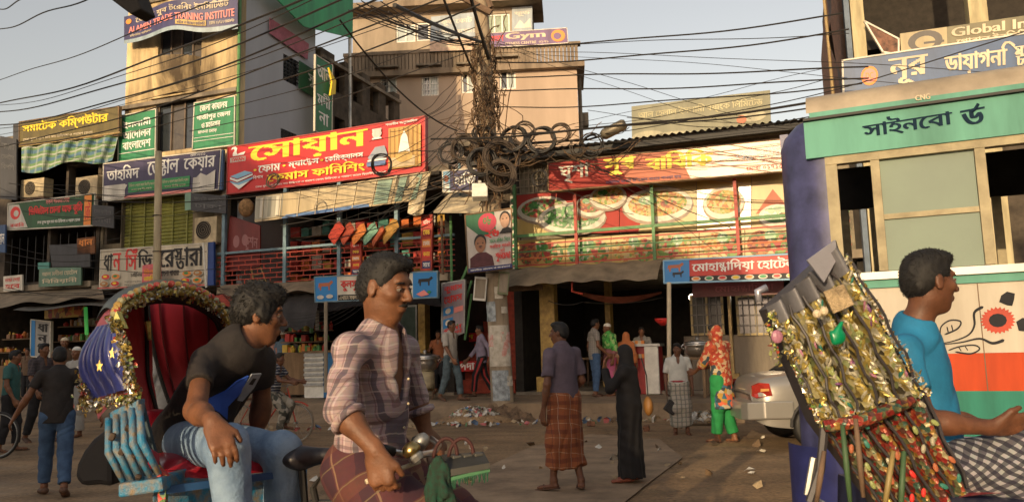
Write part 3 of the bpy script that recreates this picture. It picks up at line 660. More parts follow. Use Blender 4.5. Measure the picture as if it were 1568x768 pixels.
# -- green banners
p = Panel((182, 178), (239, 167), (238, 240), (181, 248), .12, th=.03)
sign('green_party_banner', 'green banner with three white lines left of the brown window', p, v_green, rows(['ইসলামী', 'আেদালন', 'বাংলােদশ'], .12, .88, .86, .17, .06, m_inkw, .03)+[('r', .02, .16, .98, .175, m_inkw)], v_white, 'banner')
p = Panel((298, 158), (360, 147), (359, 222), (295, 230), .14, th=.03)
sign('green_party_banner', 'green banner with four short white lines right of the brown window', p, v_green, [('t', 'েজলা কাযালয়', .14, .76, .82, .93, m_inkw, .025), ('t', 'গাজীপুর েজলা', .07, .58, .9, .74, m_inkw, .025), ('t', 'ও মহানগর', .2, .42, .66, .55, m_inkw, .025), ('t', 'মাওনা েমাড়', .12, .31, .58, .39, m_inkw, .02), ('r', .02, .24, .98, .25, m_inkw), ('r', .02, .17, .98, .18, m_inkw)], v_white, 'banner')
# -- dental sign
p = Panel((159, 251), (339, 229), (335, 290), (158, 308), .3)
sign('dental_care_sign', 'dark violet dental care sign with large white Bengali letters', p, V_('dark_violet_vinyl', (.06, .05, .11)), [
    ('t', 'তাহিমদ', .03, .5, .32, .9, m_inkw, .03), ('t', 'েড[ন|ট]াল', .39, .5, .66, .93, m_inkw, .03), ('t', 'েকয়ার', .7, .52, .96, .9, m_inkw, .03),
    ('r', .01, .0, .2, .4, v_paper, 'white_patch'), ('p', [(.16, .05), (.2, .1), (.19, .2), (.22, .36), (.19, .4), (.14, .3)], v_paper), ('r', .23, .15, .47, .42, m_inkg), ('r', .52, .15, .76, .42, m_inkg), ('t', fine2, .24, .28, .46, .38, m_cream, .01), ('t', 'দনত মুখ িবেশষজ', .26, .18, .44, .25, m_cream, .01),
    ('t', fine2, .53, .28, .75, .38, m_cream, .01), ('t', 'দনত িচিকৎসক', .55, .18, .73, .25, m_cream, .01), ('r', .79, .02, .97, .36, v_paper, 'white_patch'), ('p', [(.8, .3), (.85, .46), (.9, .38), (.97, .5), (.97, .3)], v_paper), ('r', .2, .0, .78, .07, m_inkp), ('t', 'েফান ০১৭২১', .76, .9, .88, .97, m_inkw, .01)], v_white)
p = Panel((335, 231), (342, 229), (339, 290), (335, 291), .3); sign('sign_end_board', 'narrow blue end board beside the violet dental sign', p, v_blue, [])
# -- red/green sign
p = Panel((13, 312), (146, 296), (144, 345), (12, 352), .3)
sign('electronics_sign', 'green signboard with chunky red Bengali letters and slanted white logo corner', p, V_('deep_green_vinyl', (.02, .09, .03)), [
    ('p', [(.0, .02), (.24, .06), (.13, .92), (.01, .96)], v_paper, 'white_corner'), ('d', .09, .62, .06, .24, m_inkr), ('d', .1, .6, .03, .12, v_paper), ('t', 'রবািন', .03, .1, .2, .26, m_inkr, .03), ('t', 'িডিজটাল েমলা অফ কুিম', .25, .4, .87, .8, m_inkr, .05), ('t', 'সকল পরকার েসবা', .45, .82, .72, .97, m_inkp, .02), ('t', fine, .36, .12, .85, .28, m_inkw, .012), ('r', .89, .02, .97, .96, m_inko), ('t', 'েবট', .9, .2, .96, .8, m_inkr, .04)], v_white)
for (q, lb, bgm_, its) in [
    (((0, 208), (25, 213), (25, 306), (0, 304)), 'dark grey board with faint lines at the left edge of the view', v_dark, rows(['মকা েফাম', 'েসনটার', 'িবপিণ'], .1, .9, .9, .1, .06, M_('faded_ink', (.14, .14, .14), .7), .01)),
    (((141, 313), (174, 316), (174, 349), (141, 345)), 'small dark board under the dental sign with faded text', v_dark, rows(['েমাবাইল', 'েসবা'], .1, .9, .85, .25, .15, MATS['faded_ink'] if 'faded_ink' in MATS else m_inkw, .01)),
    (((292, 295), (346, 300), (346, 327), (292, 322)), 'small charcoal board with faded grey text right of the shutter', v_dark, rows(['জননী মােকট', 'ঢাকা'], .1, .9, .85, .25, .15, mat('faded_ink', (.14, .14, .14)), .01)),
    (((283, 296), (292, 294), (292, 321), (283, 322)), 'narrow pale green board beside the charcoal board', V_('pale_green_vinyl', (.2, .35, .25)), []),
    (((-12, 345), (8, 344), (8, 386), (-12, 388)), 'small blue board cut by the left edge of the view', v_blue, [('t', 'জনাল', .3, .3, .95, .7, m_inkw)]),
    (((60, 411), (124, 406), (124, 436), (59, 439)), 'small green shop board with two lines on the far left balcony', V_('dull_green_vinyl', (.12, .22, .15)), rows(['আল মদীনা েহােটল', 'িবিরয়ানী'], .08, .92, .85, .3, .12, m_cream, .02)),
    (((58, 402), (75, 401), (75, 411), (58, 412)), 'tiny teal board above the small green shop board', V_('teal_vinyl', (.08, .3, .25)), []),
    (((5, 423), (34, 420), (34, 444), (5, 446)), 'small white and red notice at lower left', v_white, rows(['ভাড়া েদয়া', 'হেব'], .1, .9, .85, .3, .12, m_inkr, .02)),
    (((75, 375), (138, 372), (138, 408), (80, 410)), 'black slanted board in the shade left of the restaurant sign', v_dark, []),
    (((118, 365), (145, 362), (145, 388), (118, 390)), 'small orange and brown box sign in the dark far left bay', M_('brown_card', (.2, .08, .03), .8), [('t', 'ধান', .1, .5, .9, .9, m_inko)])]:
    p = Panel(*q, .45, th=.05); sign('shop_board', lb, p, bgm_, its)
# -- dhan siri restaurant sign
p = Panel((155, 383), (318, 372), (317, 437), (153, 442), .5)
its = [('t', 'ধা', .03, .45, .12, .9, m_ink, .03), ('t', 'ন', .12, .45, .2, .9, m_inkr, .03), ('t', 'িসঁ', .24, .45, .36, 1.0, m_inkr, .03), ('t', 'িড়', .36, .42, .5, .95, m_ink, .03), ('t', 'ের[স|ত]ারা', .56, .42, .97, .94, m_ink, .03), ('t', 'চাইিনজ এ[ন|ড]', .3, .26, .48, .4, m_ink, .02), ('t', 'বাংলা খাবার', .58, .26, .75, .4, m_ink, .02)]
for i, (u, v) in enumerate(((.06, .3), (.16, .3), (.05, .12), (.16, .12), (.83, .3), (.93, .3), (.82, .13), (.93, .13))):
    its += [('d', u, v, .045, .075, v_white), ('d', u, v, .04, .065, [m_inkr, m_inko, M_('curry_ink', (.5, .2, .05))][i % 3]), ('d', u-.005, v+.01, .02, .03, [m_inky, m_inkg, m_cream][i % 3])]
its += [('t', fine, .26, .12, .5, .18, m_ink, .01), ('t', fine2, .26, .04, .5, .1, m_ink, .01), ('t', fine, .56, .12, .75, .18, m_ink, .01), ('r', .0, .0, 1, .025, m_inkr)]
sign('restaurant_sign', 'white restaurant sign with black and red Bengali letters and dish pictures', p, V_('ivory_vinyl', (.6, .53, .4)), its, v_white)
p = Panel((318, 371), (327, 370), (327, 436), (317, 437), .5); sign('sign_end_board', 'blue end board of the white restaurant sign', p, V_('strong_blue_vinyl', (.02, .06, .25)), [])
p = Panel((218, 406), (246, 402), (247, 443), (217, 446), .95, th=.02)
sign('pole_poster', 'pink and teal poster wrapped on the thin concrete pole', p, M_('pink_paper', (.75, .17, .18), .7), [('t', 'িমলাদ', .1, .62, .9, .85, m_inko, .05), ('t', 'মাহিফল', .1, .38, .9, .6, m_inky, .05), ('p', [(.0, .0), (1, .0), (1, .25), (0, .12)], V_('teal_vinyl', (.08, .3, .25)), 'teal_corner'), ('t', 'সমােবশ', .2, .04, .8, .16, m_inkw, .03)], None, 'poster')
# -- swan mattress sign
p = Panel((349, 226), (651, 178), (651, 262), (348, 297), .35, th=.12)
its = [('t', 'েসায়ান', .115, .54, .73, .97, m_inky, .04),
    ('r', .015, .66, .1, .76, v_paper, 'logo_box'), ('t', 'SWAN', .022, .675, .095, .75, m_inkr, .05), ('p', [(.03, .79), (.09, .79), (.1, .86), (.07, .84), (.055, .82), (.05, .88), (.055, .95), (.045, .99), (.025, .98), (.02, .93), (.035, .95), (.04, .91), (.03, .85)], m_inkw, 'swan_emblem'),
    ('t', 'েফাম', .17, .36, .29, .52, m_inkw, .03), ('t', 'ম্যাে[ট|র]স', .33, .36, .49, .53, m_inkw, .03), ('t', 'েকিমক্যালস', .52, .37, .71, .53, m_inkw, .03), ('d', .155, .43, .008, .02, m_inky), ('d', .31, .44, .008, .02, m_inky), ('d', .505, .45, .008, .02, m_inky),
    ('t', 'েকমাস ফািনিশং', .22, .14, .72, .35, m_inky, .035), ('t', fine+' '+fine2, .16, .04, .82, .1, m_inkw, .01), ('t', 'িবশাস', .145, .24, .2, .32, m_inkw, .02),
    ('p', [(.02, .36), (.1, .44), (.145, .38), (.06, .29)], m_inksky, 'mattress_picture'), ('p', [(.02, .34), (.06, .27), (.145, .36), (.145, .33), (.06, .22), (.02, .3)], m_inkw, 'mattress_picture'), ('p', [(.02, .27), (.06, .2), (.145, .29), (.145, .25), (.065, .14), (.02, .24)], m_inksky, 'mattress_picture'), ('p', [(.03, .21), (.07, .15), (.13, .22), (.07, .06)], m_inkw, 'mattress_picture'),
    ('t', '®', .755, .72, .8, .9, m_inkw, .02), ('r', .755, .7, .8, .73, m_inkw), ('p', [(.76, .74), (.795, .74), (.8, .9), (.755, .9)], V_('badge_white', (.6, .55, .5)), 'badge'),
    ('p', [(.735, .36), (.77, .55), (.815, .56), (.83, .38), (.8, .3), (.75, .3)], V_('pillow_grey', (.3, .34, .4)), 'pillow_picture'), ('r', .73, .2, .82, .28, V_('pillow_blue', (.12, .2, .4)), 'pillow_picture'), ('r', .735, .29, .825, .32, m_inkw),
    ('t', 'শতাধীন অনুেমািদত', .82, .9, .97, .97, m_inkw, .015), ('r', .835, .1, .985, .86, V_('curtain_gold', (.55, .33, .08)), 'curtain_picture')]
for k in range(7): its.append(('r', .84+k*.021, .12, .847+k*.021, .84, V_('curtain_shade', (.36, .18, .03)), 'curtain_stripe'))
its += [('p', [(.88, .3), (.94, .3), (.925, .66), (.91, .78), (.895, .66)], m_inkw, 'bed_picture'), ('r', .85, .12, .96, .3, V_('bed_cream', (.6, .45, .25)), 'bed_picture'), ('d', .91, .3, .04, .1, V_('bed_gold', (.6, .38, .1)))]
sign('mattress_shop_sign', 'big bright red mattress shop sign with yellow Bengali title', p, v_red, its, M_('red_sign_frame', (.4, .05, .04), .5))
# -- cream awning board below
p = Panel((392, 301), (660, 262), (648, 305), (390, 340), .75, th=.04)
t = sign('awning_board', 'cream cloth fascia with blue strip and green stripes under the red sign', p, V_('old_cream_vinyl', (.5, .4, .24), .6), [('r', .0, .1, .17, .95, V_('grey_print', (.36, .34, .27))), ('r', .03, .15, .05, .9, v_white), ('r', .08, .15, .1, .9, V_('grey_stripe', (.2, .2, .17))), ('r', .13, .15, .15, .9, v_white), ('p', [(.17, .0), (.7, .0), (.69, .12), (.2, .12)], M_('dusty_blue', (.1, .2, .42), .6), 'blue_strip'), ('r', .72, .05, .8, .95, V_('sage_stripe', (.25, .36, .27))), ('r', .84, .05, .88, .95, V_('sage_stripe', (.25, .36, .27))), ('r', .92, .05, .96, .95, V_('sage_stripe', (.25, .36, .27)))], None, 'awning')
for k in range(9): part('rib', MB().tube([p.M(.05+k*.11, 0, .02), p.M(.05+k*.11, 1, .02)], .015, 5), m_cream, t)
one('torn_flap', MB().grid(lambda a, b: F(632+24*a-8*b, 268+58*b+4*math.sin(a*3), .78+.06*math.sin(a*7+b*5)), 8, 8), m_cream, 'torn cream cloth flap hanging at the right end of the cream fascia', 'cloth', F(640, 300, .78))
one('wall_basket', MB().ell(F(377, 318, .4), (.22, .15, .26)), M_('straw_basket', (.3, .17, .07), .9, noise=.5, scale=12, bump=.5), 'round straw basket hanging left of the cream fascia', 'basket', F(377, 318, .4), smooth=True)
# -- kulsum hotel sign
p = Panel((482, 424), (670, 415), (670, 455), (483, 462), 1.5, th=.06)
def cow(u, v, s, asp, m): return [('p', [(u-1.0*s, v+.5*s*asp), (u+.6*s, v+.55*s*asp), (u+1.0*s, v+.9*s*asp), (u+1.25*s, v+.6*s*asp), (u+1.0*s, v+.3*s*asp), (u+.75*s, v+.1*s*asp), (u+.7*s, v-.7*s*asp), (u+.5*s, v-.7*s*asp), (u+.45*s, v-.05*s*asp), (u-.6*s, v-.05*s*asp), (u-.65*s, v-.7*s*asp), (u-.85*s, v-.7*s*asp), (u-.9*s, v+.0*s*asp), (u-1.1*s, v-.4*s*asp)], m, 'animal_picture')]
m_inkbr = M_('brown_ink', (.4, .12, .05), .55, noise=0)
sign('kulsum_hotel_sign', 'white hotel sign with red letters, bull picture left and goat picture right', p, v_white, [
    ('r', 0, 0, .19, 1, m_inkb, 'blue_block'), ('r', .81, 0, 1, 1, m_inkb, 'blue_block')]+cow(.09, .62, .055, 4.4, m_inkbr)+cow(.905, .62, .05, 4.4, m_ink)+[
    ('t', 'কুলসুম েহােটল', .22, .38, .58, .92, m_inkr, .035), ('t', 'ের[স|ট]', .6, .38, .79, .92, m_inkr, .035), ('r', .2, .02, .56, .24, m_ink), ('t', 'এখােন সকল পরকার খাবার', .21, .05, .54, .2, m_cream, .015), ('r', .56, .02, .8, .24, M_('green_strip_ink', (.08, .25, .03), .5)), ('t', 'পিরেবশন করা হয়', .58, .05, .78, .2, m_inkw, .01),
    ('d', .05, .18, .03, .08, v_paper), ('d', .13, .2, .03, .08, v_paper), ('p', [(.84, .15), (.9, .3), (.94, .12), (.88, .05)], m_inkp), ('d', .94, .22, .015, .05, m_inkg)], m_bluep)
p = Panel((678, 262), (752, 256), (752, 291), (679, 294), .9, th=.06)
sign('haji_sign', 'small navy sign with white Bengali letters and a portrait left of the pole', p, v_navy, [('r', 0, 0, .15, 1, m_inksky), ('d', .075, .62, .05, .16, m_inkbr), ('r', .03, .0, .13, .42, m_inkw), ('t', 'হািজ মা', .24, .25, .96, .88, m_inkw, .035)], v_white)
# -- food restaurant sign
v_food = V_('glossy_red_vinyl', (.34, .022, .012), .65, .1); 
p = Panel((839, 249), (1207, 212), (1207, 262), (840, 293), .62, th=.14)
v_fo = V_('glossy_orange_vinyl', (.42, .085, .02), .5, .15); v_fy = V_('glossy_peach_vinyl', (.46, .17, .05), .3, .15)
sign('restaurant_name_sign', 'long red to orange glossy restaurant sign on top of the picture balcony', p, v_food, [('p', [(.36, 0), (1, 0), (1, 1), (.3, 1)], v_fo, 'orange_field'), ('p', [(.62, 0), (1, 0), (1, 1), (.56, 1)], v_fy, 'peach_field'), ('t', 'ঘৃশা', .05, .22, .19, .86, v_white, .03), ('t', 'সুখ', .25, .36, .39, .96, m_inky, .06), ('t', 'বািবিক', .43, .4, .71, .96, m_inky, .06), ('t', 'এ[ন|ড] কািফ', .8, .42, .99, .85, m_inkw, .03),
    ('t', 'চাইিনজ বাংলা ইি[ন|ড]য়ান খাবার পাওয়া যায়', .26, .06, .58, .2, m_inkn, .012), ('t', 'েমাবা ০১৭১৫', .84, .12, .98, .24, m_inkr, .015)], m_wood)
# -- picture banners on the balcony: bowls of food printed on vinyl
m_salad = vor('salad_print', [(.08, .2, .03), (.34, .03, .02), (.16, .28, .05), (.42, .34, .2), (.05, .12, .02), (.42, .13, .04)], 14, .5, bump=0)
m_rice = vor('rice_print', [(.5, .3, .05), (.55, .42, .15), (.4, .14, .03), (.5, .38, .2), (.2, .28, .04)], 18, .5, bump=0)
m_meat = vor('curry_print', [(.3, .06, .02), (.4, .13, .03), (.2, .03, .02), (.5, .2, .06), (.1, .15, .03)], 16, .5, bump=0)
m_herb = vor('herb_print', [(.02, .13, .02), (.06, .26, .04), (.36, .38, .28), (.03, .18, .03)], 15, .35, bump=0)
v_gw = V_('glossy_cream_vinyl', (.46, .32, .09), .4, .15); v_gr = V_('glossy_food_red', (.38, .03, .018), .65, .1)
def dish(u, v, ru, rv, food): return [('d', u, v-.03, ru*1.12, rv*1.15, V_('bowl_shadow_print', (.3, .22, .15)), 'bowl_picture'), ('d', u, v, ru*1.08, rv*1.05, v_white, 'bowl_picture'), ('d', u, v+.02, ru*.92, rv*.78, food, 'food_picture'), ('d', u-.3*ru, v+.1, ru*.3, rv*.28, m_herb, 'food_picture'), ('d', u+.35*ru, v+.0, ru*.25, rv*.25, m_meat if food is not m_meat else m_rice, 'food_picture')]
ups = [((791, 299), (948, 285), (948, 356), (791, 359), v_gr, [('p', [(.0, .0), (.45, 0), (.3, .3), (0, .4)], v_gw)]+dish(.27, .6, .24, .3, m_salad)+dish(.55, .36, .3, .34, m_herb)+dish(.74, .62, .14, .24, m_meat)+dish(.9, .78, .16, .25, m_rice), 'red banner panel printed with salad bowls, left end of balcony'),
       ((949, 285), (1066, 275), (1066, 352), (949, 356), v_gw, [('p', [(0, 0), (.25, 0), (.4, 1), (0, 1)], v_gr)]+dish(.5, .55, .42, .34, m_rice), 'banner panel with a white noodle bowl between green post and red'),
       ((1067, 275), (1150, 268), (1150, 348), (1067, 352), V_('glossy_gold_vinyl', (.55, .38, .1), .24, .12), dish(.5, .5, .35, .3, m_rice)[:3], 'pale gold banner panel glaring in the sun'),
       ((1151, 268), (1216, 262), (1216, 345), (1151, 348), v_gw, [('p', [(.1, .25), (.5, .7), (.9, .3)], v_fo)]+dish(.6, .2, .4, .2, m_herb), 'cream banner panel with a red wedge beside the bus')]
for a, b, c, d_, bgm_, its, lb in ups: sign('food_banner', lb, Panel(a, b, c, d_, .02, th=.03), bgm_, its, None, 'banner', 'picture banners along the restaurant balcony')
lows = [((791, 368), (865, 364), (865, 408), (791, 411), m_meat, 'curry', 'lower banner panel of fried curry pieces at the left end'), ((866, 364), (935, 360), (935, 405), (866, 408), m_herb, 'h', 'lower banner panel with green herbs and pale sauce'), ((936, 360), (1003, 357), (1003, 402), (936, 405), m_rice, 'r', 'lower banner panel of yellow rice below the noodle bowl'),
        ((1004, 357), (1070, 354), (1070, 400), (1004, 402), m_salad, 's', 'lower banner panel of mixed salad right of the second green post'), ((1071, 354), (1140, 350), (1140, 397), (1071, 400), m_rice, 'r', 'lower banner panel of rice left of the last red post'), ((1141, 350), (1216, 347), (1216, 393), (1141, 397), m_meat, 'm', 'lower banner panel of curry beside the bus')]
for a, b, c, d_, fm_, k_, lb in lows: sign('food_banner', lb, Panel(a, b, c, d_, .02, th=.03), v_gw, [('d', .3, .5, .26, .42, fm_, 'food_picture'), ('d', .75, .45, .22, .4, m_salad if fm_ is not m_salad else m_rice, 'food_picture'), ('d', .52, .75, .12, .18, m_herb, 'food_picture')], None, 'banner', 'picture banners along the restaurant balcony')
p = Panel((781, 300), (790, 299), (790, 411), (781, 412), .06, th=.03)
sign('leaf_strip_banner', 'narrow white strip with green leaves left of the salad banner', p, v_white, [('p', [(.2, .04+k*.096), (.9, .06+k*.096), (.75, .1+k*.096), (.3, .09+k*.096)], m_inkg, 'leaf_picture') for k in range(10)], None, 'banner')
# -- mohammadia sign
p = Panel((1016, 399), (1222, 388), (1222, 427), (1017, 433), 1.35, th=.08)
its = [('r', 0, 0, .2, 1, m_inkb, 'blue_block')]+cow(.09, .66, .055, 4.5, m_inkbr)+cow(.11, .36, .04, 4.5, m_ink)+[('t', 'েমাহা[ম|ম]ািদয়া েহােটল', .22, .38, .99, .92, m_inkw, .03), ('r', .2, .02, 1, .26, m_ink)]
for k in range(8): its += [('d', .25+k*.1, .14, .035, .1, v_white), ('d', .25+k*.1, .15, .025, .06, [m_inko, m_inkg, m_inkr, m_inky][k % 4])]
sign('mohammadia_hotel_sign', 'red hotel sign with white letters and blue bull picture block', p, V_('mohammadia_red', (.55, .03, .02), .5), its, m_inksky)
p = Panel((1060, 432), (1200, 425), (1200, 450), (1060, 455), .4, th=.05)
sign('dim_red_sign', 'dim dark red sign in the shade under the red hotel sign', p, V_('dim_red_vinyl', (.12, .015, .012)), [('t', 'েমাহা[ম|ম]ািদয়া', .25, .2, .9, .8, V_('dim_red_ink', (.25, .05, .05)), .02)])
# -- roof billboard
t = thing('roof_billboard', 'faded pale green billboard on the roof left of the bus', 'billboard', F(1070, 200, -3))
p = Panel((967, 163), (1179, 138), (1181, 212), (968, 232), -3, th=.12); part('panel', p.board(), V_('faded_green_vinyl', (.25, .245, .17), .7, .2), t)
part('lettering', letters('আল েহলাল ইসলামী বয্াংক িলিমেটড', p.M, .05, .66, .95, .88, .02, .03), V_('faded_yellow', (.42, .38, .2)), t); part('lettering', letters(fine, p.M, .3, .52, .8, .6, .02, .01), V_('faded_yellow', (.42, .38, .2)), t)
for (u, v, ru, rv) in ((.12, .3, .12, .12), (.3, .25, .16, .1), (.88, .5, .09, .12), (.7, .2, .2, .08)): part('cloud_picture', p.disc(u, v, ru, rv, .015), V_('faded_cream', (.36, .33, .2)), t)
part('emblem', p.disc(.8, .45, .035, .09, .018), m_inkbr, t)
for u in (.05, .35, .65, .95): part('post', MB().tube([p.M(u, 1.02, -.2), p.M(u, -.35, -.2)], .05, 6), m_rust, t)
# -- gym sign and pale posters on the pink building
use_frame(FAR)
plp = (Wd(0, DP+.36, 0), FN)
p = Panel((750, 51), (868, 43), (870, 66), (750, 73), plane=plp, th=.1)
sign('gym_banner', 'purple gym banner with a curled dragon badge on the pink building terrace', p, V_('purple_vinyl', (.16, .09, .2)), [('t', 'Gym', .2, .38, .72, .92, m_cream, .04), ('t', 'মডাণ', .02, .4, .18, .8, m_inkr, .03), ('t', 'FITNESS CENTRE  ০১৭১', .2, .1, .75, .28, m_cream, .02), ('d', .88, .52, .09, .4, m_inko), ('d', .87, .5, .05, .22, V_('purple_vinyl', (.16, .09, .2)))], v_white, 'banner')
p = Panel((660, 26), (735, 18), (735, 76), (658, 79), plane=(Wd(0, DP+.4, 0), FN), th=.1)
sign('faded_hoarding', 'faded blue and cream hoarding on the terrace left of the pole', p, V_('faded_blue_vinyl', (.32, .37, .4)), [('t', 'ফুড েকাট', .2, .7, .85, .9, v_white, .04), ('t', 'চাইিনজ েরেসতারা', .1, .45, .95, .62, v_white, .03), ('p', [(0, 0), (1, 0), (1, .35), (0, .28)], M_('peach_print', (.6, .42, .3), .6)), ('t', 'আধুিনক', .2, .05, .8, .22, m_cream, .03)], None, 'banner')
p = Panel((784, 12), (815, 9), (815, 46), (784, 48), plane=(Wd(0, DP-1.9, 0), FN), th=.06)
sign('faded_hoarding', 'faded blue poster right of the top window of the pink building', p, V_('faded_blue_vinyl', (.32, .37, .4)), [('t', 'ফুড', .1, .6, .9, .8, v_white, .04), ('p', [(.1, .1), (.4, .45), (.6, .25), (.9, .5), (.95, .1)], v_white)], None, 'banner')
use_frame(ROW)
# -- posters right building
p = Panel((1290, 93), (1600, 47), (1600, 122), (1292, 152), DR+.4, th=.15)
sign('diagnostic_sign', 'blue diagnostic centre sign with orange badge above the bus', p, v_blue, [('d', .14, .52, .045, .24, m_inko), ('d', .14, .52, .035, .18, m_inkp), ('t', 'DC', .12, .44, .16, .6, m_inko, .03), ('t', 'নূর', .24, .2, .44, .86, m_cream, .04), ('t', 'ডায়াগনি[স|ট]ক', .52, .3, 1.2-.22, .88, m_cream, .04), ('t', 'েরাগ িনণেয়র িবশ[স|ত] পরিত[ষ|ঠ]ান', .66, .12, .98, .24, m_cream, .012), ('t', fine, .22, .02, .62, .12, m_cream, .012)], v_white)
p = Panel((1378, 52), (1610, 18), (1610, 60), (1380, 84), DR+.2, th=.1)
sign('institute_sign', 'olive and beige sign reading Global In with round globe logo', p, V_('olive_grey_vinyl', (.16, .14, .07)), [('r', 0, 0, .32, 1, V_('beige_vinyl', (.4, .32, .17))), ('d', .17, .5, .12, .48, V_('dark_logo', (.08, .07, .06)), 'globe_logo'), ('d', .17, .45, .07, .28, V_('beige_vinyl', (.4, .32, .17)), 'globe_logo'), ('r', .16, .36, .3, .46, V_('dark_logo', (.08, .07, .06)), 'globe_logo'), ('t', 'Global Inst', .35, .52, .95, .9, m_cream, .03), ('t', 'েগাবাল ইনিসিটউট', .38, .12, .95, .48, m_cream, .03)], None)
p = Panel((1324, 33), (1376, 60), (1376, 84), (1352, 80), DR+.25, th=.04); sign('tilted_card', 'reddish brown tilted picture board left of the globe sign', p, M_('brown_collage', (.2, .09, .05), .7, noise=.6, scale=8), [], v_white)
# -- green banners on the grey side wall
def Lp(a, b, c, d_, off, th=.03): return Panel(a, b, c, d_, plane=(Wd(-8.28+off, 0, 0), FU), th=th)
t = thing('green_hoarding', 'large bright green hoarding high on the grey side wall', 'banner', L(470, 30)); p = Lp((370, -30), (521, -30), (520, 63), (446, 46), .5)
pts = [L(q[0], q[1]) for q in ((378, -20), (521, -20), (520, 62), (444, 45))]
part('panel', MB().prism([q+FU*.5 for q in pts], FU*.04), V_('bright_green_vinyl', (.02, .3, .1), .5), t)
part('hoarding_post', MB().tube([L(519, -20)+FU*.45, L(519, 250)+FU*.45], .06, 6), m_steel, t)
one('pink_banner', MB().prism([L(*q)+FU*.06 for q in ((410, 28), (470, 68), (468, 92), (410, 52))], FU*.02), M_('faded_pink_cloth', (.38, .12, .16), .8), 'faded pink strip banner slanting across the grey wall', 'banner', L(440, 60)+FU*.06)
p = Lp((483, 84), (509, 100), (508, 215), (482, 200), .5)
sign('green_vertical_banner', 'tall narrow green banner with white letters at the end of the grey wall', p, v_green, [('t', 'আল', .1, .72, .9, .9, m_inkw, .03), ('t', 'মদী', .1, .38, .9, .56, m_inkw, .03), ('t', 'না', .2, .14, .8, .3, m_inkw, .03)], v_white, 'banner')
p = Lp((459, 93), (482, 108), (482, 150), (458, 135), .12)
sign('green_wall_banner', 'short dark green banner on the grey wall beside the barred window', p, V_('dark_green_vinyl', (.015, .1, .04)), [('t', 'সু', .55, .3, .95, .75, m_inkw, .03)], None, 'banner')
one('yellow_pennant', MB().prism([L(*q)+FU*.6 for q in ((478, 108), (489, 128), (488, 148), (480, 150), (483, 130))], FU*.06), m_inky, 'small yellow cloth pennant hanging by the green banners', 'flag', L(483, 130)+FU*.6)
# -- red stacked strip signs under the balcony rail, tall sign by the stairs, shop boards
for (q, lb) in ((((538, 370), (553, 369), (553, 420), (538, 421)), 'narrow red strip sign with stacked boxes on the rail, left one'), (((646, 330), (662, 329), (661, 413), (645, 414)), 'tall narrow red strip sign with stacked boxes beside the cloth shelf')):
    p = Panel(*q, .42, th=.04); its = []
    for k in range(5): its += [('r', .1, .03+k*.195, .9, .17+k*.195, [m_inkn, m_inkr, m_inko, M_('dark_red_ink', (.3, .02, .02)), m_inkr][k]), ('t', ['সােথ', 'কভার', 'েফাম', 'েবড', 'বািলশ'][k], .18, .06+k*.195, .82, .14+k*.195, m_inky if k % 2 else m_inkw, .03)]
    sign('strip_sign', lb, p, V_('strip_red', (.5, .05, .02)), its, m_redp, group='red strip signs on the mattress shop balcony')
p = Panel((677, 434), (712, 428), (711, 508), (677, 522), .6, th=.05)
sign('menu_board', 'tall grey pink and blue menu board beside the foot of the stairs', p, V_('grey_blue_vinyl', (.3, .25, .28)), rows(['কুমাস', 'েহামস'], .08, .9, .94, .14, .04, m_inkr, .04)+[('r', .06, .42, .5, .56, m_inkb), ('d', .28, .49, .12, .05, v_white), ('r', .55, .42, .94, .52, m_inkp), ('r', .06, .2, .5, .36, m_inkb), ('d', .28, .28, .12, .05, v_white)]+rows(['পদা', 'েসাফা'], .08, .92, .18, .07, .02, m_inkr, .03), m_steel)
p = Panel((48, 489), (78, 492), (77, 548), (47, 545), 1.2, th=.05)
sign('standing_sign', 'upright grey sign with black letters and blue edge outside the left shops', p, V_('pale_grey_vinyl', (.35, .33, .3)), [('r', 0, 0, .22, 1, m_inkb), ('t', 'ধা', .35, .7, .9, .93, m_ink, .05), ('t', 'ন', .35, .42, .85, .62, m_ink, .05), ('t', 'িস', .35, .12, .85, .38, m_ink, .05)], v_white)
p = Panel((352, 330), (398, 345), (398, 408), (344, 415), .2, th=.05)
sign('dark_red_hoarding', 'dark red hoarding with pale items beside the corner pier', p, V_('dark_red_vinyl', (.16, .02, .018)), [('d', .28, .55, .1, .12, V_('dull_pink', (.3, .12, .12))), ('d', .55, .6, .1, .12, V_('dull_pink', (.3, .12, .12))), ('t', 'কুশন', .5, .35, .95, .7, V_('dull_pink', (.3, .12, .12)), .03)], None)
# -- stair riser signs
for q, tx, dd in ((((699, 475), (730, 473), (730, 486), (699, 489)), 'কভার', -1.6), (((699, 511), (730, 509), (730, 522), (699, 525)), 'কুশ', -1.0), (((699, 553), (732, 552), (732, 567), (699, 569)), 'পদা', -.37)):
    p = Panel(*q, dd, th=.03); sign('stair_sign', 'bright red lettered board fixed on the stair risers, %s' % ('topmost of three' if dd < -1.5 else 'middle of three' if dd < -.5 else 'lowest of three'), p, v_red, [('t', tx, .15, .15, .85, .85, m_inky if dd > -1.3 and dd < -.5 else m_inkw, .04)], None, group='red boards on the stair risers')
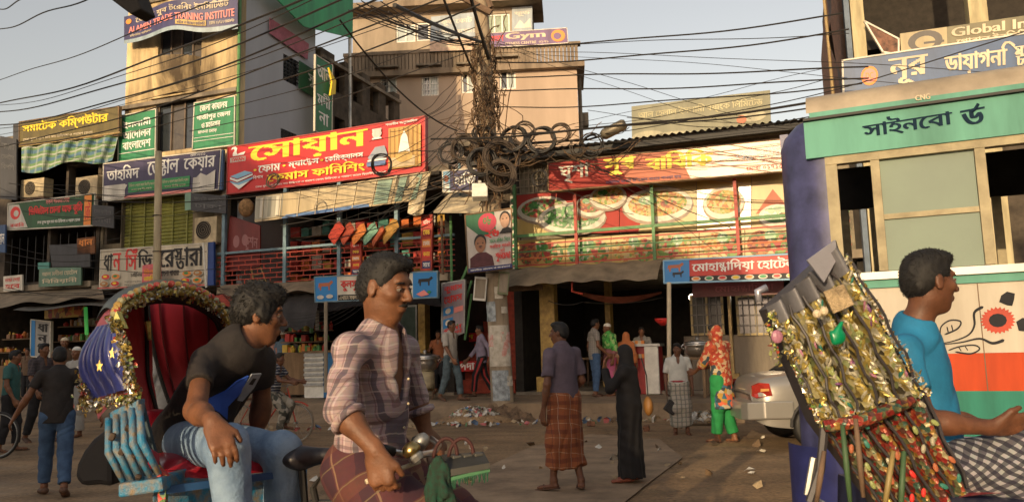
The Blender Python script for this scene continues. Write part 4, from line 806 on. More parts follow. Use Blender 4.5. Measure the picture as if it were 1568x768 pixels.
# ================================================================== pole, coils, cables
PY = 15.4
pb = G(771, 640); PY = pb.y
up_ = thing('utility_pole', 'thick leaning concrete utility pole wrapped in papers and tangled cable', 'utility pole', pb)
def PP(py): return P(771-(640-py)*35/640, py, PY)      # axis of the pole
hgt = [640, 560, 470, 380, 300, 200, 100, 0, -90]; rr = [.25, .24, .225, .21, .2, .185, .175, .165, .155]
part('shaft', MB().tube([PP(650)]+[PP(y) for y in hgt], [.26]+rr, 20), M_('pole_concrete', (.36, .28, .19), .9, noise=.4, scale=3, bump=.5, streak=True), up_, smooth=True)
def paper(y0, y1, a0, a1, m, nm='paper_notice'):
    def f(a, b):
        y = y1+(y0-y1)*b; c = PP(y); k = (640-y)/640; r = .25-.07*k+.012+.006*math.sin(a*9+b*7); an = R(a0+(a1-a0)*a); return c+Vector((math.sin(an)*r, -math.cos(an)*r, 0))
    part(nm, MB().grid(f, 8, 4), m, up_)
pm = [M_('old_paper', (.5, .46, .38), .85, noise=.5, scale=9, c2=(.3, .26, .2)), M_('bluish_paper', (.36, .4, .42), .85, noise=.5, scale=9), M_('pinkish_paper', (.5, .36, .32), .85, noise=.6, scale=12, c2=(.45, .12, .08))]
for a in ((560, 498, -60, 60, 0), (612, 566, -50, 40, 1), (545, 508, 10, 70, 2), (492, 462, -75, -10, 1), (458, 440, -10, 35, 0), (440, 418, 20, 60, 1), (590, 575, 30, 70, 0), (530, 512, -70, -30, 2), (480, 470, 20, 60, 0)): paper(a[0], a[1], a[2], a[3], pm[a[4]])
for y, w in ((418, .012), (330, .012), (300, .015), (560, .01)): part('wire_band', MB().tube([PP(y)+Vector((math.cos(i*.3)*(.235-.00008*(640-y)*1), math.sin(i*.3)*(.235-.00008*(640-y)), 0)) for i in range(21)], .012, 5, closed=True), m_cable, up_)
mb = MB(); mb.tube([P(700, -8, PY-.3), P(752, 20, PY-.3)], .075, 6); part('cross_arm', mb, m_rust, up_)
part('cross_arm', MB().tube([P(752, 12, PY-.3), P(735, -30, PY-.3)], .07, 6), m_rust, up_); part('insulator', MB().lathe(P(712, -2, PY-.35), [(.05, 0), (.09, .04), (.05, .08), (.08, .12), (.03, .17)], 10), M_('brown_porcelain', (.08, .03, .02), .3), up_)
one('floodlight', MB().box(P(735, 294, PY-.42), (.34, .22, .34), rotm(-20)).box(P(735, 280, PY-.3), (.08, .3, .06)), m_white, 'white square floodlight box fixed on the pole above the poster', 'floodlight', P(735, 294, PY-.42), bevel=.02)
# boxes on the pole under the poster
for (x0, y0, x1, y1, m, lb) in ((726, 424, 745, 460, m_white, 'white battered meter box on the pole just under the poster'), (763, 416, 779, 451, M_('dull_green_box', (.2, .22, .12), .7), 'narrow greenish meter box on the right side of the pole')):
    c = P((x0+x1)/2, (y0+y1)/2, PY-.2); w = (x1-x0)/1200*PY; hh = (y1-y0)/1200*PY
    t = thing('meter_box', lb, 'meter box', c); part('case', MB().box(c, (w, .16, hh), rotm(0, 6)), m, t, bevel=.01); part('door', MB().box(c-Vector((0, .09, 0)), (w*.8, .02, hh*.8), rotm(0, 6)), m_conc, t)
# election poster with two plain portraits
def pan(tl, tr, br, bl, Y, th=.04): return Panel(tl, tr, br, bl, plane=(Vector((0, Y, 0)), Vector((.1, -1, 0)).normalized()), th=th)
p = pan((712, 329), (783, 319), (784, 410), (717, 418), PY-.5)
skin1 = M_('printed_skin', (.36, .17, .09), .6); skin2 = M_('printed_skin_pale', (.5, .3, .2), .6)
sign('election_poster', 'political poster with two portraits and red number on the utility pole', p, V_('poster_white', (.6, .54, .48)), [
    ('p', [(0, .82), (.3, .6), (.66, .62), (.62, 1), (0, 1)], V_('poster_green', (.03, .16, .07)), 'green_corner'), ('d', .47, .82, .2, .16, V_('poster_rose', (.6, .06, .1)), 'round_badge'), ('t', '০৮', .38, .78, .56, .92, m_inkg, .03), ('t', '২৬', .4, .55, .72, .7, m_inkr, .05),
    ('p', [(.05, .08), (.6, .08), (.56, .24), (.42, .32), (.22, .32), (.06, .24)], M_('printed_maroon_shirt', (.1, .03, .035), .7), 'portrait_shirt'), ('d', .3, .505, .135, .13, m_ink, 'portrait_hair'), ('d', .3, .455, .118, .135, skin1, 'portrait_face'), ('r', .25, .33, .36, .4, skin1),
    ('d', .245, .48, .018, .01, m_ink), ('d', .355, .48, .018, .01, m_ink), ('d', .3, .4, .03, .008, M_('printed_lip', (.25, .06, .05), .6)), ('d', .3, .425, .04, .01, m_ink),
    ('p', [(.72, .6), (1, .6), (1, .66), (.9, .7), (.8, .68)], m_ink, 'portrait_suit'), ('d', .85, .85, .115, .12, m_ink, 'portrait_hair'), ('d', .85, .81, .1, .125, skin2, 'portrait_face'), ('d', .81, .84, .015, .008, m_ink), ('d', .89, .84, .015, .008, m_ink),
    ('t', 'মােস রিঙন িদেন', .5, .46, .96, .54, m_inkg, .02), ('t', 'সবাইেক জানাই', .5, .36, .97, .44, m_inkr, .03), ('t', 'েছিট', .72, .28, .84, .35, m_inkr, .02), ('t', 'শুভেচছা', .62, .13, .97, .28, m_inkr, .06), ('r', 0, 0, 1, .07, m_inkn), ('t', 'মাননীয় সাংসদ ও জননেতা', .05, .015, .95, .055, m_inkw, .02)], m_wood, 'poster')
def ring(c, r, m=None, n=22, k=6, spread=.05, th=.013, tilt=None):
    mb = MB(); T = tilt or rotm(90+random.uniform(-14, 14), 0, random.uniform(-25, 25))
    for j in range(k):
        rj = r*(1+random.uniform(-.13, .13)); off = Vector((random.uniform(-spread, spread)*.6, random.uniform(-spread, spread), random.uniform(-spread, spread)*.6)); ph = random.random()*6
        mb.tube([Vector(c)+off+T @ Vector((rj*math.cos(a*2*math.pi/n)*(1+.05*math.sin(2*a*2*math.pi/n+ph)), rj*math.sin(a*2*math.pi/n), .02*math.sin(3*a*2*math.pi/n+ph))) for a in range(n)], th, 5, closed=True)
    return mb
coils = [(690, 234, 17, 'leftmost dusty coil of cable hanging left of the pole'), (711, 228, 19, 'second dusty cable coil from the left of the pole'), (738, 248, 22, 'coil of cable looped in front of the pole at sign height'), (768, 242, 28, 'biggest fat black coil just right of the pole'), (786, 213, 21, 'dark coil overlapping the upper right of the biggest coil'), (802, 205, 17, 'small tight coil above and right of the biggest coil'), (829, 214, 22, 'thick round coil third from right on the cable bundle'), (858, 204, 14, 'thin light coil between the thick round coil and the lamp'), (906, 222, 18, 'round black coil hanging right under the street lamp'), (884, 226, 13, 'loose thin coil left of the coil under the lamp'), (826, 272, 12, 'thin coil hanging low beside the lattice wall'), (766, 268, 22, 'low coil bunched under the biggest coil at the pole'), (740, 205, 15, 'upper coil tied against the pole front'), (418, 277, 11, 'small black coil hanging in front of the red mattress sign'), (585, 252, 17, 'loose coil hanging before the right side of the red mattress sign')]
for i, (x, y, r, lb) in enumerate(coils):
    Y = PY-.35-.07*(i % 4) if x > 650 else 18.3
    one('cable_coil', ring(P(x, y, Y), r/1200*Y, k=9 if r > 18 else 6 if r > 13 else 3, th=.017 if r > 18 else .012, spread=.04), [m_cable, m_cable2][i % 2], lb, 'cable coil', P(x, y, Y), 'cable coils hanging around the pole')
# tangled service wires round the shaft
mb = MB()
for i in range(62):
    y0 = random.gauss(170, 75); y0 = max(70, min(330, y0)); x0 = 771-(640-y0)*35/640+random.uniform(-26, 26); pts = []; dx, dy = random.uniform(-9, 9), random.uniform(-26, 26); x, y = x0, y0; Y = PY-.1-random.random()*.35
    for k in range(9):
        pts.append(P(x, y, Y)); x += dx+random.uniform(-7, 7); y += dy*.5+random.uniform(-8, 8); dx = dx*.7-(x-x0)*.14; dy += random.uniform(-4, 6)
    mb.tube(pts, random.choice([.008, .011, .015]), 4, caps=False)
for i in range(46):
    a = random.uniform(0, 6.28); y = random.uniform(75, 300); c = PP(y)
    mb.tube([c+Vector((math.cos(a+j*.5)*(.2+.1*random.random()), math.sin(a+j*.5)*(.2+.1*random.random()), j*.04*random.uniform(-1, 1.4))) for j in range(12)], .012, 4, caps=False)
for i in range(14):
    x0 = random.uniform(655, 880); y0 = random.uniform(185, 255); L_ = random.uniform(30, 120); sg = random.uniform(4, 40); Y = PY-.2-random.random()*.5
    mb.tube([P(x0+L_*t_, y0-14*t_+sg*4*t_*(1-t_)+2*math.sin(t_*20+i), Y) for t_ in [j/10 for j in range(11)]], random.choice([.008, .012]), 4, caps=False)
for i in range(14):                                 # loose loops left and right of the shaft
    sd = random.choice((-1, 1)); y0 = random.uniform(90, 260); y1 = y0+random.uniform(20, 120); w = random.uniform(20, 85)*sd; x0 = 771-(640-y0)*35/640; Y = PY-.15-random.random()*.3
    mb.tube([P(x0+w*math.sin(t_*math.pi)*(1+.2*math.sin(9*t_+i)), y0+(y1-y0)*t_, Y) for t_ in [j/12 for j in range(13)]], random.choice([.006, .009]), 4, caps=False)
tag(part('wire_tangle', mb, M_('brown_wire', (.14, .085, .045), .8, noise=.4, scale=8), None, kind='stuff', loc=PP(200)), 'mass of tangled service wires knotted round the upper pole', 'wire tangle', None, 'stuff')
def cable(x0, y0, Y0, x1, y1, Y1, sag, r, lb, grp, n=22, m=None, wob=0):
    a, b = P(x0, y0, Y0), P(x1, y1, Y1); pts = []; ph = random.random()*6
    for i in range(n+1):
        t_ = i/n; q = a.lerp(b, t_); q.z -= sag*4*t_*(1-t_); q.z += wob*math.sin(t_*11+ph); pts.append(q)
    return one('overhead_cable', MB().tube(pts, r*.8, 5), m or m_cable, lb, 'cable', a, grp)
g1 = 'cables crossing the left sky'; l1 = 'dark overhead cable rising across the left buildings out of the top of the view'
ORD = 'topmost second third fourth fifth sixth seventh eighth ninth tenth eleventh twelfth thirteenth fourteenth fifteenth sixteenth seventeenth lowest'.split()
for n_, (x0, y0, x1, y1, Y0, Y1, s_, r) in enumerate(((-20, 52, 140, -6, 14, 9, .02, .012), (-20, 20, 48, -5, 14, 10, .02, .012), (-10, 124, 320, 4, 24, 12, .1, .014), (-10, 160, 500, -20, 22, 10, .25, .022), (-10, 163, 505, -12, 22, 10, .3, .010), (-10, 172, 560, -14, 22, 10, .3, .02), (-10, 192, 600, -8, 22, 10, .35, .02), (-10, 199, 640, -12, 22, 10.5, .3, .012), (-10, 226, 690, -10, 22, 11, .3, .017),
                                    (30, 224, 735, 8, 22, 13.5, .35, .02), (120, 215, 738, 40, 22, PY, .3, .014), (290, 200, 740, 70, 20, PY, .25, .014), (-10, 207, 730, -5, 23, 12, .2, .009))):
    cable(x0, y0, Y0, x1, y1, Y1, s_, r, 'dark cable rising over the left buildings, %s at the left edge' % ORD[[1, 0, 2, 3, 4, 5, 6, 7, 10, 11, 9, 12, 8][n_]], g1, wob=.03)
g2 = 'cables crossing the right sky'; l2 = 'dark overhead cable stretched from the pole across the right sky to the right building'
for n_, (x0, y0, x1, y1, Y0, Y1, s_, r) in enumerate(((745, 73, 1290, 22, PY, 13, .12, .02), (752, 70, 1300, 52, PY, 13, .02, .010), (748, 96, 1300, 46, PY, 13, .15, .02), (748, 118, 1330, 104, PY, 12, .02, .018), (752, 138, 1330, 120, PY, 12, .06, .017), (752, 165, 1320, 128, PY, 12, .1, .016), (660, 214, 1300, 148, PY, 12, .12, .028), (700, 206, 1260, 164, PY, 14, .1, .02), (640, 232, 1260, 176, PY+2, 14, .2, .014), (760, 80, 1600, 118, PY, 12, -.1, .008), (800, 82, 1600, 152, PY, 12, -.1, .007), (752, 60, 1150, 182, PY, 17, .05, .008), (760, 66, 1120, 188, PY, 17, .1, .007), (880, 188, 1260, 105, PY, 14, .05, .007), (880, 196, 1260, 122, PY, 14, .1, .009), (900, 206, 1600, 40, PY, 11, .25, .012), (960, 180, 1250, 195, PY, 14, .1, .01), (900, 170, 1250, 190, PY, 14, .1, .008))):
    cable(x0, y0, Y0, x1, y1, Y1, s_, r, 'dark cable from pole to right building, %s where it ends' % ORD[[0, 3, 1, 5, 7, 9, 12, 13, 14, 6, 11, 15, 16, 4, 8, 2, 17, 10][n_]], g2, wob=.02)
g3 = 'thin drop wires slanting over the restaurant banners'; l3 = 'thin drop wire slanting from the pole coils down over the restaurant banners'
for i in range(8): cable(random.uniform(760, 900), random.uniform(200, 250), PY-.3, random.uniform(960, 1215), random.uniform(255, 400), 16.4, random.uniform(-.1, .25), random.choice([.007, .009, .012]), l3, g3, wob=.02)
for i in range(4): y = 215+i*9+random.uniform(-5, 5); cable(800, y+12, PY, 1225, y-15, 15.5, random.uniform(0, .2), .008, l3, g3, wob=.02)
g4 = 'drop wires fanning left from the pole'; l4 = 'thin drop wire fanning from the pole left and down toward the mattress shop'
for i in range(18): cable(random.uniform(690, 745), random.uniform(200, 290), PY, random.uniform(340, 620), random.uniform(270, 370), 19.2, random.uniform(-.1, .5), random.choice([.007, .01, .012]), l4, g4, wob=.03)
for i in range(9): cable(705, 110+i*14, PY, random.uniform(560, 650), 170+i*16, 19, random.uniform(.05, .3), .009, l4, g4, wob=.03)
g5 = 'sagging wires along the left shop fronts'; l5 = 'thin sagging wire strung along the dark left shop fronts'
for i in range(16):
    y = random.uniform(262, 455); cable(random.uniform(-20, 100), y, 22, random.uniform(200, 360), y+random.uniform(-30, 18), 21, random.uniform(.1, .5), random.choice([.008, .012]), l5, g5, wob=.04)
for i in range(7): cable(330+i*4, 440+i*4, 19.5, 520+i*12, 470-i*6, 18.5, .35+.1*i, .008, l5, g5)
cable(0, 300, 20, 660, 262, 18.2, .4, .016, 'long cable sagging before the dental and mattress signs', None, wob=.03)
cable(604, 8, 11, 742, 66, PY, .05, .045, 'thick black cable bundle running from top centre down to the pole', None)
cable(676, -10, 13, 722, 104, PY-.2, .02, .03, 'thick black cable dropping steeply left of the pole head', None)
cable(716, -20, 14, 748, 90, PY-.25, .02, .045, 'thick black cable running down the left face of the pole head', None)
cable(520, 30, 12, 700, 200, PY, .3, .02, 'cable curving from the green hoarding down to the coils', None)
for i in range(10): cable(random.uniform(530, 600), random.uniform(0, 30), 12, 735, random.uniform(50, 75), PY, random.uniform(.05, .3), .012, 'dark cable in the bunch gathering on the pole head from upper left', 'cables gathering on the pole head')
# street lamp
t = thing('street_lamp', 'tubular street lamp on a bent arm right of the cable coils', 'street lamp', P(930, 200, PY))
a, b = P(921, 208, PY-.2), P(958, 189, PY-.4); part('lamp_head', MB().tube([a, a.lerp(b, .12), a.lerp(b, .9), b], [.08, .125, .125, .09], 14), M_('dull_lamp_metal', (.2, .17, .12), .5, metal=.5), t, smooth=True)
part('arm', MB().tube([P(862, 216, PY-.15), P(900, 214, PY-.2), a], .025, 8), m_black, t); part('bracket', MB().tube([P(770, 222, PY-.1), P(862, 216, PY-.15)], .03, 8), m_black, t)
# dark lamp housing poking in at the top left, on its own arm reaching out of the view
t = thing('street_lamp', 'dark lamp housing poking into the top left edge above the banner', 'street lamp', P(185, 2, 9))
part('lamp_head', MB().prism([P(152, -14, 9), P(205, -16, 9), P(216, 14, 9), P(200, 22, 9)], Vector((.05, .3, .02))), m_dark, t, bevel=.02); part('arm', MB().tube([P(175, -14, 9.1), P(160, -120, 9.3)], .03, 8), m_black, t)
# thin pole in front of the dental sign
b0 = G(240, 645); Yp = 19.2
t = thing('concrete_pole', 'thin pale concrete pole standing before the dental and restaurant signs', 'pole', P(239, 600, Yp))
part('shaft', MB().tube([P(238, 612, Yp), P(240, 440, Yp), P(243, 232, Yp)], [.1, .095, .08], 12), M_('pale_pole', (.42, .35, .22), .85, noise=.4, scale=4, streak=True), t, smooth=True)
for y in (330, 385): part('strap', MB().tube([P(240.5, y, Yp)+Vector((.1*math.cos(i*.6), .1*math.sin(i*.6), 0)) for i in range(11)], .012, 5, closed=True), m_cable, t)
for x, y0, y1, Y, m, lb in ((1024.5, 432, 592, 16.2, m_cream, 'cream steel post holding the red hotel sign'), (499, 462, 600, 18.5, m_conc2, 'thin grey post under the left end of the kulsum hotel sign')):
    one('sign_post', MB().tube([P(x, y0, Y), P(x, y1, Y)], .045, 8), m, lb, 'post', P(x, y1, Y))
one('sign_post', MB().tube([P(316, 440, 20.3), P(311, 372, 20.3)], .025, 6), m_white, 'short white post at the right end of the restaurant sign', 'post', P(316, 440, 20.3))
for i, (x, y0, y1) in enumerate(((690, 330, 440), (676, 330, 420), (703, 240, 330))):
    one('iron_post', MB().tube([F(x, y0, .5), F(x+2, y1, .5)], .035, 6), [m_grnp, m_rust, m_bluep][i], ['green iron post at the right end of the mattress shop rail', 'rusty brown post beside the green rail post', 'blue grey post hidden behind the haji sign'][i], 'post', F(x+2, y1, .5))
# curved pale awning under the haji sign
one('curved_awning', MB().grid(lambda a, b: F(664+74*a, 326-38*math.sin(min(1, a*1.6+.05)*math.pi/2)*(1-b)-0*b, .3+.8*b), 14, 6), m_cream, 'small curved cream awning beneath the small navy sign', 'awning', F(700, 320, .6))
# diagonal green bars by the stair
for (x0, y0, x1, y1) in ((722, 432, 690, 520), (716, 424, 700, 500), (728, 440, 705, 520)):
    pass
one('stair_railing', MB().tube([F(690, 470, .5), F(716, 408, .1)], .035, 6).tube([F(712, 520, .6), F(722, 450, .2)], .03, 6).tube([F(700, 500, .6), F(722, 430, .2)], .03, 6), m_grnp, 'slanting green iron stair railing left of the pole', 'railing', F(700, 480, .5))
# window AC units
def ac(x0, y0, x1, y1, d, lb):
    s0, s1, z0, z1 = fpx(x0, y0, x1, y1, d); t = thing('air_conditioner', lb, 'air conditioner', Wd((s0+s1)/2, d, z0)); part('case', fbox(MB(), s0, s1, d-.35, d, z0, z1), M_('yellowed_ac_case', (.5, .4, .24), .6, noise=.3), t, bevel=.015)
    c = Wd(s0+(s1-s0)*.42, d+.006, (z0+z1)/2); r = min(s1-s0, z1-z0)*.36; Mx = FM @ rotm(90)
    part('fan_opening', MB().lathe(c-FN*.0, [(r, 0), (r, .012)], 20, Mx), m_dark, t)
    g = MB()
    for k in range(1, 5): g.tube([c+FN*.02+FU*(math.cos(j*.42)*r*k/4.2)+UZ*(math.sin(j*.42)*r*k/4.2) for j in range(15)], .006, 4, closed=True)
    part('fan_grille', g, m_conc2, t); part('bracket', fbox(MB(), s0, s1, d-.3, d-.02, z0-.06, z0-.003), m_rust, t)
ac(298, 334, 331, 370, .35, 'yellowed air conditioner with round fan between the shutter and the pier')
ac(116, 272, 148, 300, .3, 'air conditioner above the green and red sign at far left')
ac(32, 276, 66, 300, .2, 'dim air conditioner in the dark bay at far left')
# hanging square cushions
cs = [(515, 356, 'red', (.45, .05, .03)), (531, 357, 'dark_red', (.35, .06, .03)), (549, 358, 'orange', (.62, .2, .05)), (566, 357, 'sage', (.2, .38, .27)), (579, 361, 'rust', (.5, .12, .05)), (597, 353, 'mustard', (.55, .3, .07))]
cl = ['leftmost hanging cushion, bright red', 'second hanging cushion from left, deep red', 'third hanging cushion, light orange', 'only sage green hanging cushion', 'rust red hanging cushion between green and mustard ones', 'rightmost hanging cushion, mustard yellow and largest']
for (x, y, n, c), lb in zip(cs, cl):
    ce = F(x, y, .45); r = .33 if n != 'mustard' else .38; Mx = FM @ rotm(0, 45+random.uniform(-9, 9), 0) @ rotm(0, 0, random.uniform(30, 55))
    def cu(a, b, sg): u, v = 2*a-1, 2*b-1; e = (1-u**4)*(1-v**4); return ce+Mx @ Vector((u*r*.8, sg*.07*max(0, e)**.5+.01*math.sin(u*9)*math.sin(v*9), v*r*.8))
    mb = MB().grid(lambda a, b: cu(a, b, 1), 10, 10).grid(lambda a, b: cu(b, a, -1), 10, 10)
    t = thing('hanging_cushion', lb, 'cushion', ce, 'square cushions hung in a row'); part('cover', mb, M_(n+'_cushion', c, .85, noise=.3, scale=14, bump=.5), t, smooth=True); part('hanging_string', MB().tube([ce+UZ*r*1.05, ce+UZ*(r+.5)], .008, 4), m_cable, t)
# red sagging tarpaulin under the restaurant awning, its ropes
one('red_tarpaulin', MB().grid(lambda a, b: F(876+137*a, 444+2*a+9*math.sin(a*math.pi)+(3+7*math.sin(a*math.pi))*b, 1.3-.3*b), 16, 3), M_('faded_red_tarp', (.3, .08, .04), .8, noise=.4), 'long red tarpaulin sagging under the restaurant awning', 'tarpaulin', F(945, 450, 1.2))
one('hanging_hook', MB().tube([F(876, 424, 1.3), F(876, 446, 1.3), F(892, 450, 1.3)], .02, 6), m_redp, 'red iron hanger dropping from the restaurant awning', 'hanger', F(876, 424, 1.3))
for a in ((840, 460, 892, 462), (892, 462, 1015, 455)): cable(a[0], a[1], 17.5, a[2], a[3], 17, .08, .012, 'thin rope strung under the restaurant awning', 'ropes under the awning')
# canopies of the lower shops
def canopy(nm, lb, q, m, d0, d1, wav=.03):
    (x0, y0), (x1, y1), (x2, y2), (x3, y3) = q
    mb = MB().grid(lambda a, b: F((x0+(x1-x0)*a)*(1-b)+(x3+(x2-x3)*a)*b, (y0+(y1-y0)*a)*(1-b)+(y3+(y2-y3)*a)*b+3*math.sin(a*14)*b, d0+(d1-d0)*b), 24, 5); return one(nm, mb, m, lb, 'canopy', F(x0, y0, d0))
m_tarpb = M_('black_tarpaulin', (.035, .03, .028), .75, noise=.4, scale=3, bump=.4)
canopy('tin_canopy', 'flat brown tin canopy over the far left shops', ((-20, 448), (156, 440), (160, 455), (-20, 470)), m_tin, .1, 1.5)
canopy('tin_canopy', 'grey sloping canopy behind the rickshaw hood', ((60, 462), (310, 446), (330, 462), (20, 474)), M_('grey_tin', (.14, .13, .11), .7, noise=.4), .3, 1.9)
canopy('red_canopy', 'faded red canopy strip right of the rickshaw hood', ((318, 455), (400, 437), (380, 462), (322, 474)), M_('faded_red_canopy', (.4, .06, .035), .7, noise=.3), .6, 1.6)
canopy('tin_canopy', 'brown awning ledge under the brick pattern rail', ((336, 436), (485, 430), (485, 446), (345, 452)), m_tin, .3, 1.2)
canopy('black_canopy', 'black cloth shade hanging behind the seated passenger', ((405, 452), (490, 448), (480, 500), (424, 506)), m_tarpb, .9, 1.8)
canopy('wooden_canopy', 'dark canopy lip over the pot seller', ((484, 462), (672, 454), (676, 466), (484, 474)), m_tarpb, .2, 1.0)
# ladder in the mattress shop
t = thing('ladder', 'small wooden ladder leaning at the left end of the mattress shop balcony', 'ladder', F(398, 434, .1))
for dx in (0, 12): part('side_rail', MB().tube([F(380+dx, 388, .1), F(390+dx*1.6, 436, .2)], .025, 5), m_bamboo, t)
for k in range(5): part('rung', MB().tube([F(382+k*2, 394+k*9, .12), F(393+k*3, 392+k*9, .12)], .015, 5), m_bamboo, t)
# ================================================================== shop fronts at street level
def shopgoods(lb, x0, y0, x1, y1, d, mats, n, nm='goods_stall', cat='stall', cols=None):
    s0, s1, z0, z1 = fpx(x0, y0, x1, y1, d); t = thing(nm, lb, cat, Wd((s0+s1)/2, d, z0)); part('counter', fbox(MB(), s0, s1, d-.5, d, .45, z0), m_wood, t)
    for k in range(3): part('shelf', fbox(MB(), s0, s1, d-.5+.0, d-.12*k-.05, z0+(z1-z0)*k/3, z0+(z1-z0)*k/3+.03), m_wood, t)
    bym = {}
    for i in range(n):
        s = random.uniform(s0+.1, s1-.1); k = random.randrange(3); z = z0+(z1-z0)*k/3+.04; w = random.uniform(.06, .16); h = random.uniform(.08, .22); m = random.choice(mats)
        mb = bym.setdefault(m.name, (m, MB()))[1]
        if random.random() < .5: mb.box(Wd(s, d-.12*k-.1-random.random()*.2, z+h/2), (w, w, h), FM)
        else: mb.lathe(Wd(s, d-.12*k-.1-random.random()*.2, z), [(w*.4, 0), (w*.5, h*.6), (w*.25, h*.8), (w*.2, h)], 7)
    for m, mb in bym.values(): part('packets', mb, m, t, kind='stuff')
    return t
pk_ = [M_('orange_packet', (.6, .2, .04), .5), M_('red_packet', (.5, .04, .03), .5), M_('yellow_packet', (.62, .42, .06), .5), M_('green_packet', (.1, .3, .08), .5), M_('white_packet', (.55, .5, .42), .5), M_('brown_jar', (.22, .1, .04), .3)]
shopgoods('snack stall heaped with orange and yellow packets beyond the black shirted walker', 76, 478, 150, 545, .8, pk_, 120)
shopgoods('fruit and packet stall left of the kulsum hotel post', 424, 492, 495, 540, .6, pk_[:4], 60)
shopgoods('low stall with red packets between the folk at far left', -10, 500, 44, 560, .8, pk_[:3]+[pk_[5]], 50)
one('lit_shop_board', Panel((68, 472), (130, 468), (130, 484), (68, 488), .9, th=.05).board(), vor('packet_strip', [(.6, .15, .03), (.65, .4, .05), (.2, .05, .02), (.5, .05, .03)], 7, bump=0), 'orange and red strip of hanging sachets under the left canopy', 'sachets', F(100, 478, .9))
one('green_light_strip', MB().tube([F(131, 470, .95), F(133, 512, .95)], .05, 6), M_('green_lamp', (.1, .6, .12), .5, emit=.12, noise=0), 'thin green glowing strip beside the hanging sachets', 'light strip', F(133, 512, .95))
for i in range(10): 
    x = 405+i*9; one('hanging_packet_string', MB().tube([F(x, 470, .7), F(x, 500+random.uniform(-8, 12), .7)], .05, 5), pk_[i % 5], 'string of snack sachets hanging under the canopy left of the kulsum post', 'sachets', F(x, 470, .7), 'sachet strings under the canopy')
# counter with striped white panel, blue drum
s0, s1, z0, z1 = fpx(465, 540, 494, 592, 1.0)
t = thing('shop_counter', 'white ribbed counter with blue side beside the kulsum post', 'counter', Wd((s0+s1)/2, 1, .4)); part('body', fbox(MB(), s0, s1, .4, .96, .39, z1), m_white, t)
for k in range(7): z = z0+(z1-z0)*k/7; part('ridge', fbox(MB(), s0, s1, .962, 1.0, z+.03, z+.1), M_('ribbed_grey', (.4, .4, .38), .6), t)
part('side_panel', fbox(MB(), s1+.003, s1+.3, .4, .96, .39, z1), M_('blue_panel', (.02, .15, .35), .5), t); part('top', fbox(MB(), s0-.05, s1+.35, .35, 1.02, z1+.003, z1+.05), m_wood, t)
# cooking pots on stoves
def pot(x, y, r_px, d, lb, lid=True, big=True):
    c = F(x, y, d); r = r_px/1200*c.y; t = thing('cooking_pot', lb, 'cooking pot', c)
    part('pot_body', MB().lathe(c, [(r*.55, -r*.75), (r*.85, -r*.55), (r*1.0, -r*.15), (r*.96, 0), (r*1.06, .02), (r*1.06, .05), (r*.98, .05)], 28), m_alu if big else m_dark, t, smooth=True)
    if lid: part('lid', MB().lathe(c, [(r*1.04, .052), (r*1.0, .1), (r*.7, r*.38), (r*.3, r*.48), (r*.04, r*.5)], 28), m_alu, t, smooth=True)
    part('lid_knob', MB().lathe(c, [(.03, r*.5), (.05, r*.5+.04), (.02, r*.5+.07)], 10), m_alu, t)
    for sg in (-1, 1): part('handle', MB().tube([c+Vector((sg*r*1.05, 0, -.05)), c+Vector((sg*r*1.25, 0, 0)), c+Vector((sg*r*1.05, 0, .05))], .018, 6), m_alu, t)
    return c, r
c, r = pot(651, 551, 22, 1.4, 'wide aluminium pot with domed lid on a stove behind the driver')
t = thing('stove_stand', 'round clay and tin stove carrying the wide aluminium pot', 'stove', Vector((c.x, c.y, .39))); zb = c.z-r*.76
part('drum', MB().lathe((c.x, c.y, .62), [(r*.62, 0), (r*.66, .05), (r*.62, zb-.62)], 20), M_('drum_tin', (.4, .33, .2), .6, noise=.4), t, smooth=True)
for k in range(3): a = k*2.1; part('leg', MB().tube([(c.x+r*.5*math.cos(a), c.y+r*.5*math.sin(a), .38), (c.x+r*.5*math.cos(a), c.y+r*.5*math.sin(a), .62)], .02, 6), m_rust, t)
c, r = pot(1068, 530, 20, 1.0, 'aluminium pot with lid on a wooden table by the white shirted man')
q = fpx(1050, 546, 1084, 590, 1.0); t = thing('wooden_table', 'small wooden table under the aluminium pot at the hotel front', 'table', Wd((q[0]+q[1])/2, .8, .45)); zt_ = c.z-r*.76
part('tabletop', fbox(MB(), q[0], q[1], .6, 1.2, zt_-.06, zt_-.005), m_wood, t)
for a in (q[0]+.05, q[1]-.05):
    for b in (.65, 1.15): part('leg', fbox(MB(), a-.03, a+.03, b-.03, b+.03, .37, zt_-.062), m_wood, t)
c, r = pot(634, 560, 9, 1.0, 'small dark pot beside the wide aluminium pot', big=False)
# white fridge counter, red counter
s0, s1, z0, z1 = fpx(990, 530, 1008, 598, .4)
t = thing('display_fridge', 'white and red fridge cabinet at the restaurant front', 'fridge', Wd(s0, .3, .38)); part('body', fbox(MB(), s0-.35, s1, -.4, .1, .39, z1), M_('fridge_red', (.4, .03, .03), .4), t); part('door', fbox(MB(), s0-.1, s1, .103, .2, .39, z1), m_white, t, bevel=.02); part('top', fbox(MB(), s0-.4, s1+.05, -.42, .22, z1+.003, z1+.06), m_steel, t)
s0, s1, z0, z1 = fpx(965, 540, 990, 596, .3)
t = thing('glass_showcase', 'glass food showcase with trays at the restaurant front', 'showcase', Wd(s0, .3, .38)); part('base', fbox(MB(), s0, s1-.36, -.3, .2, .39, 1.1), M_('fridge_red', (.4, .03, .03)), t)
for k in range(2): part('shelf', fbox(MB(), s0, s1-.36, -.3, .15, 1.15+k*.3, 1.18+k*.3), m_steel, t)
for k in range(8): part('food_tray', fbox(MB(), s0+.02+(k % 4)*.07, s0+.08+(k % 4)*.07, .0, .16, 1.19+(k//4)*.3, 1.28+(k//4)*.3), [m_cream, m_inko][k % 2], t)
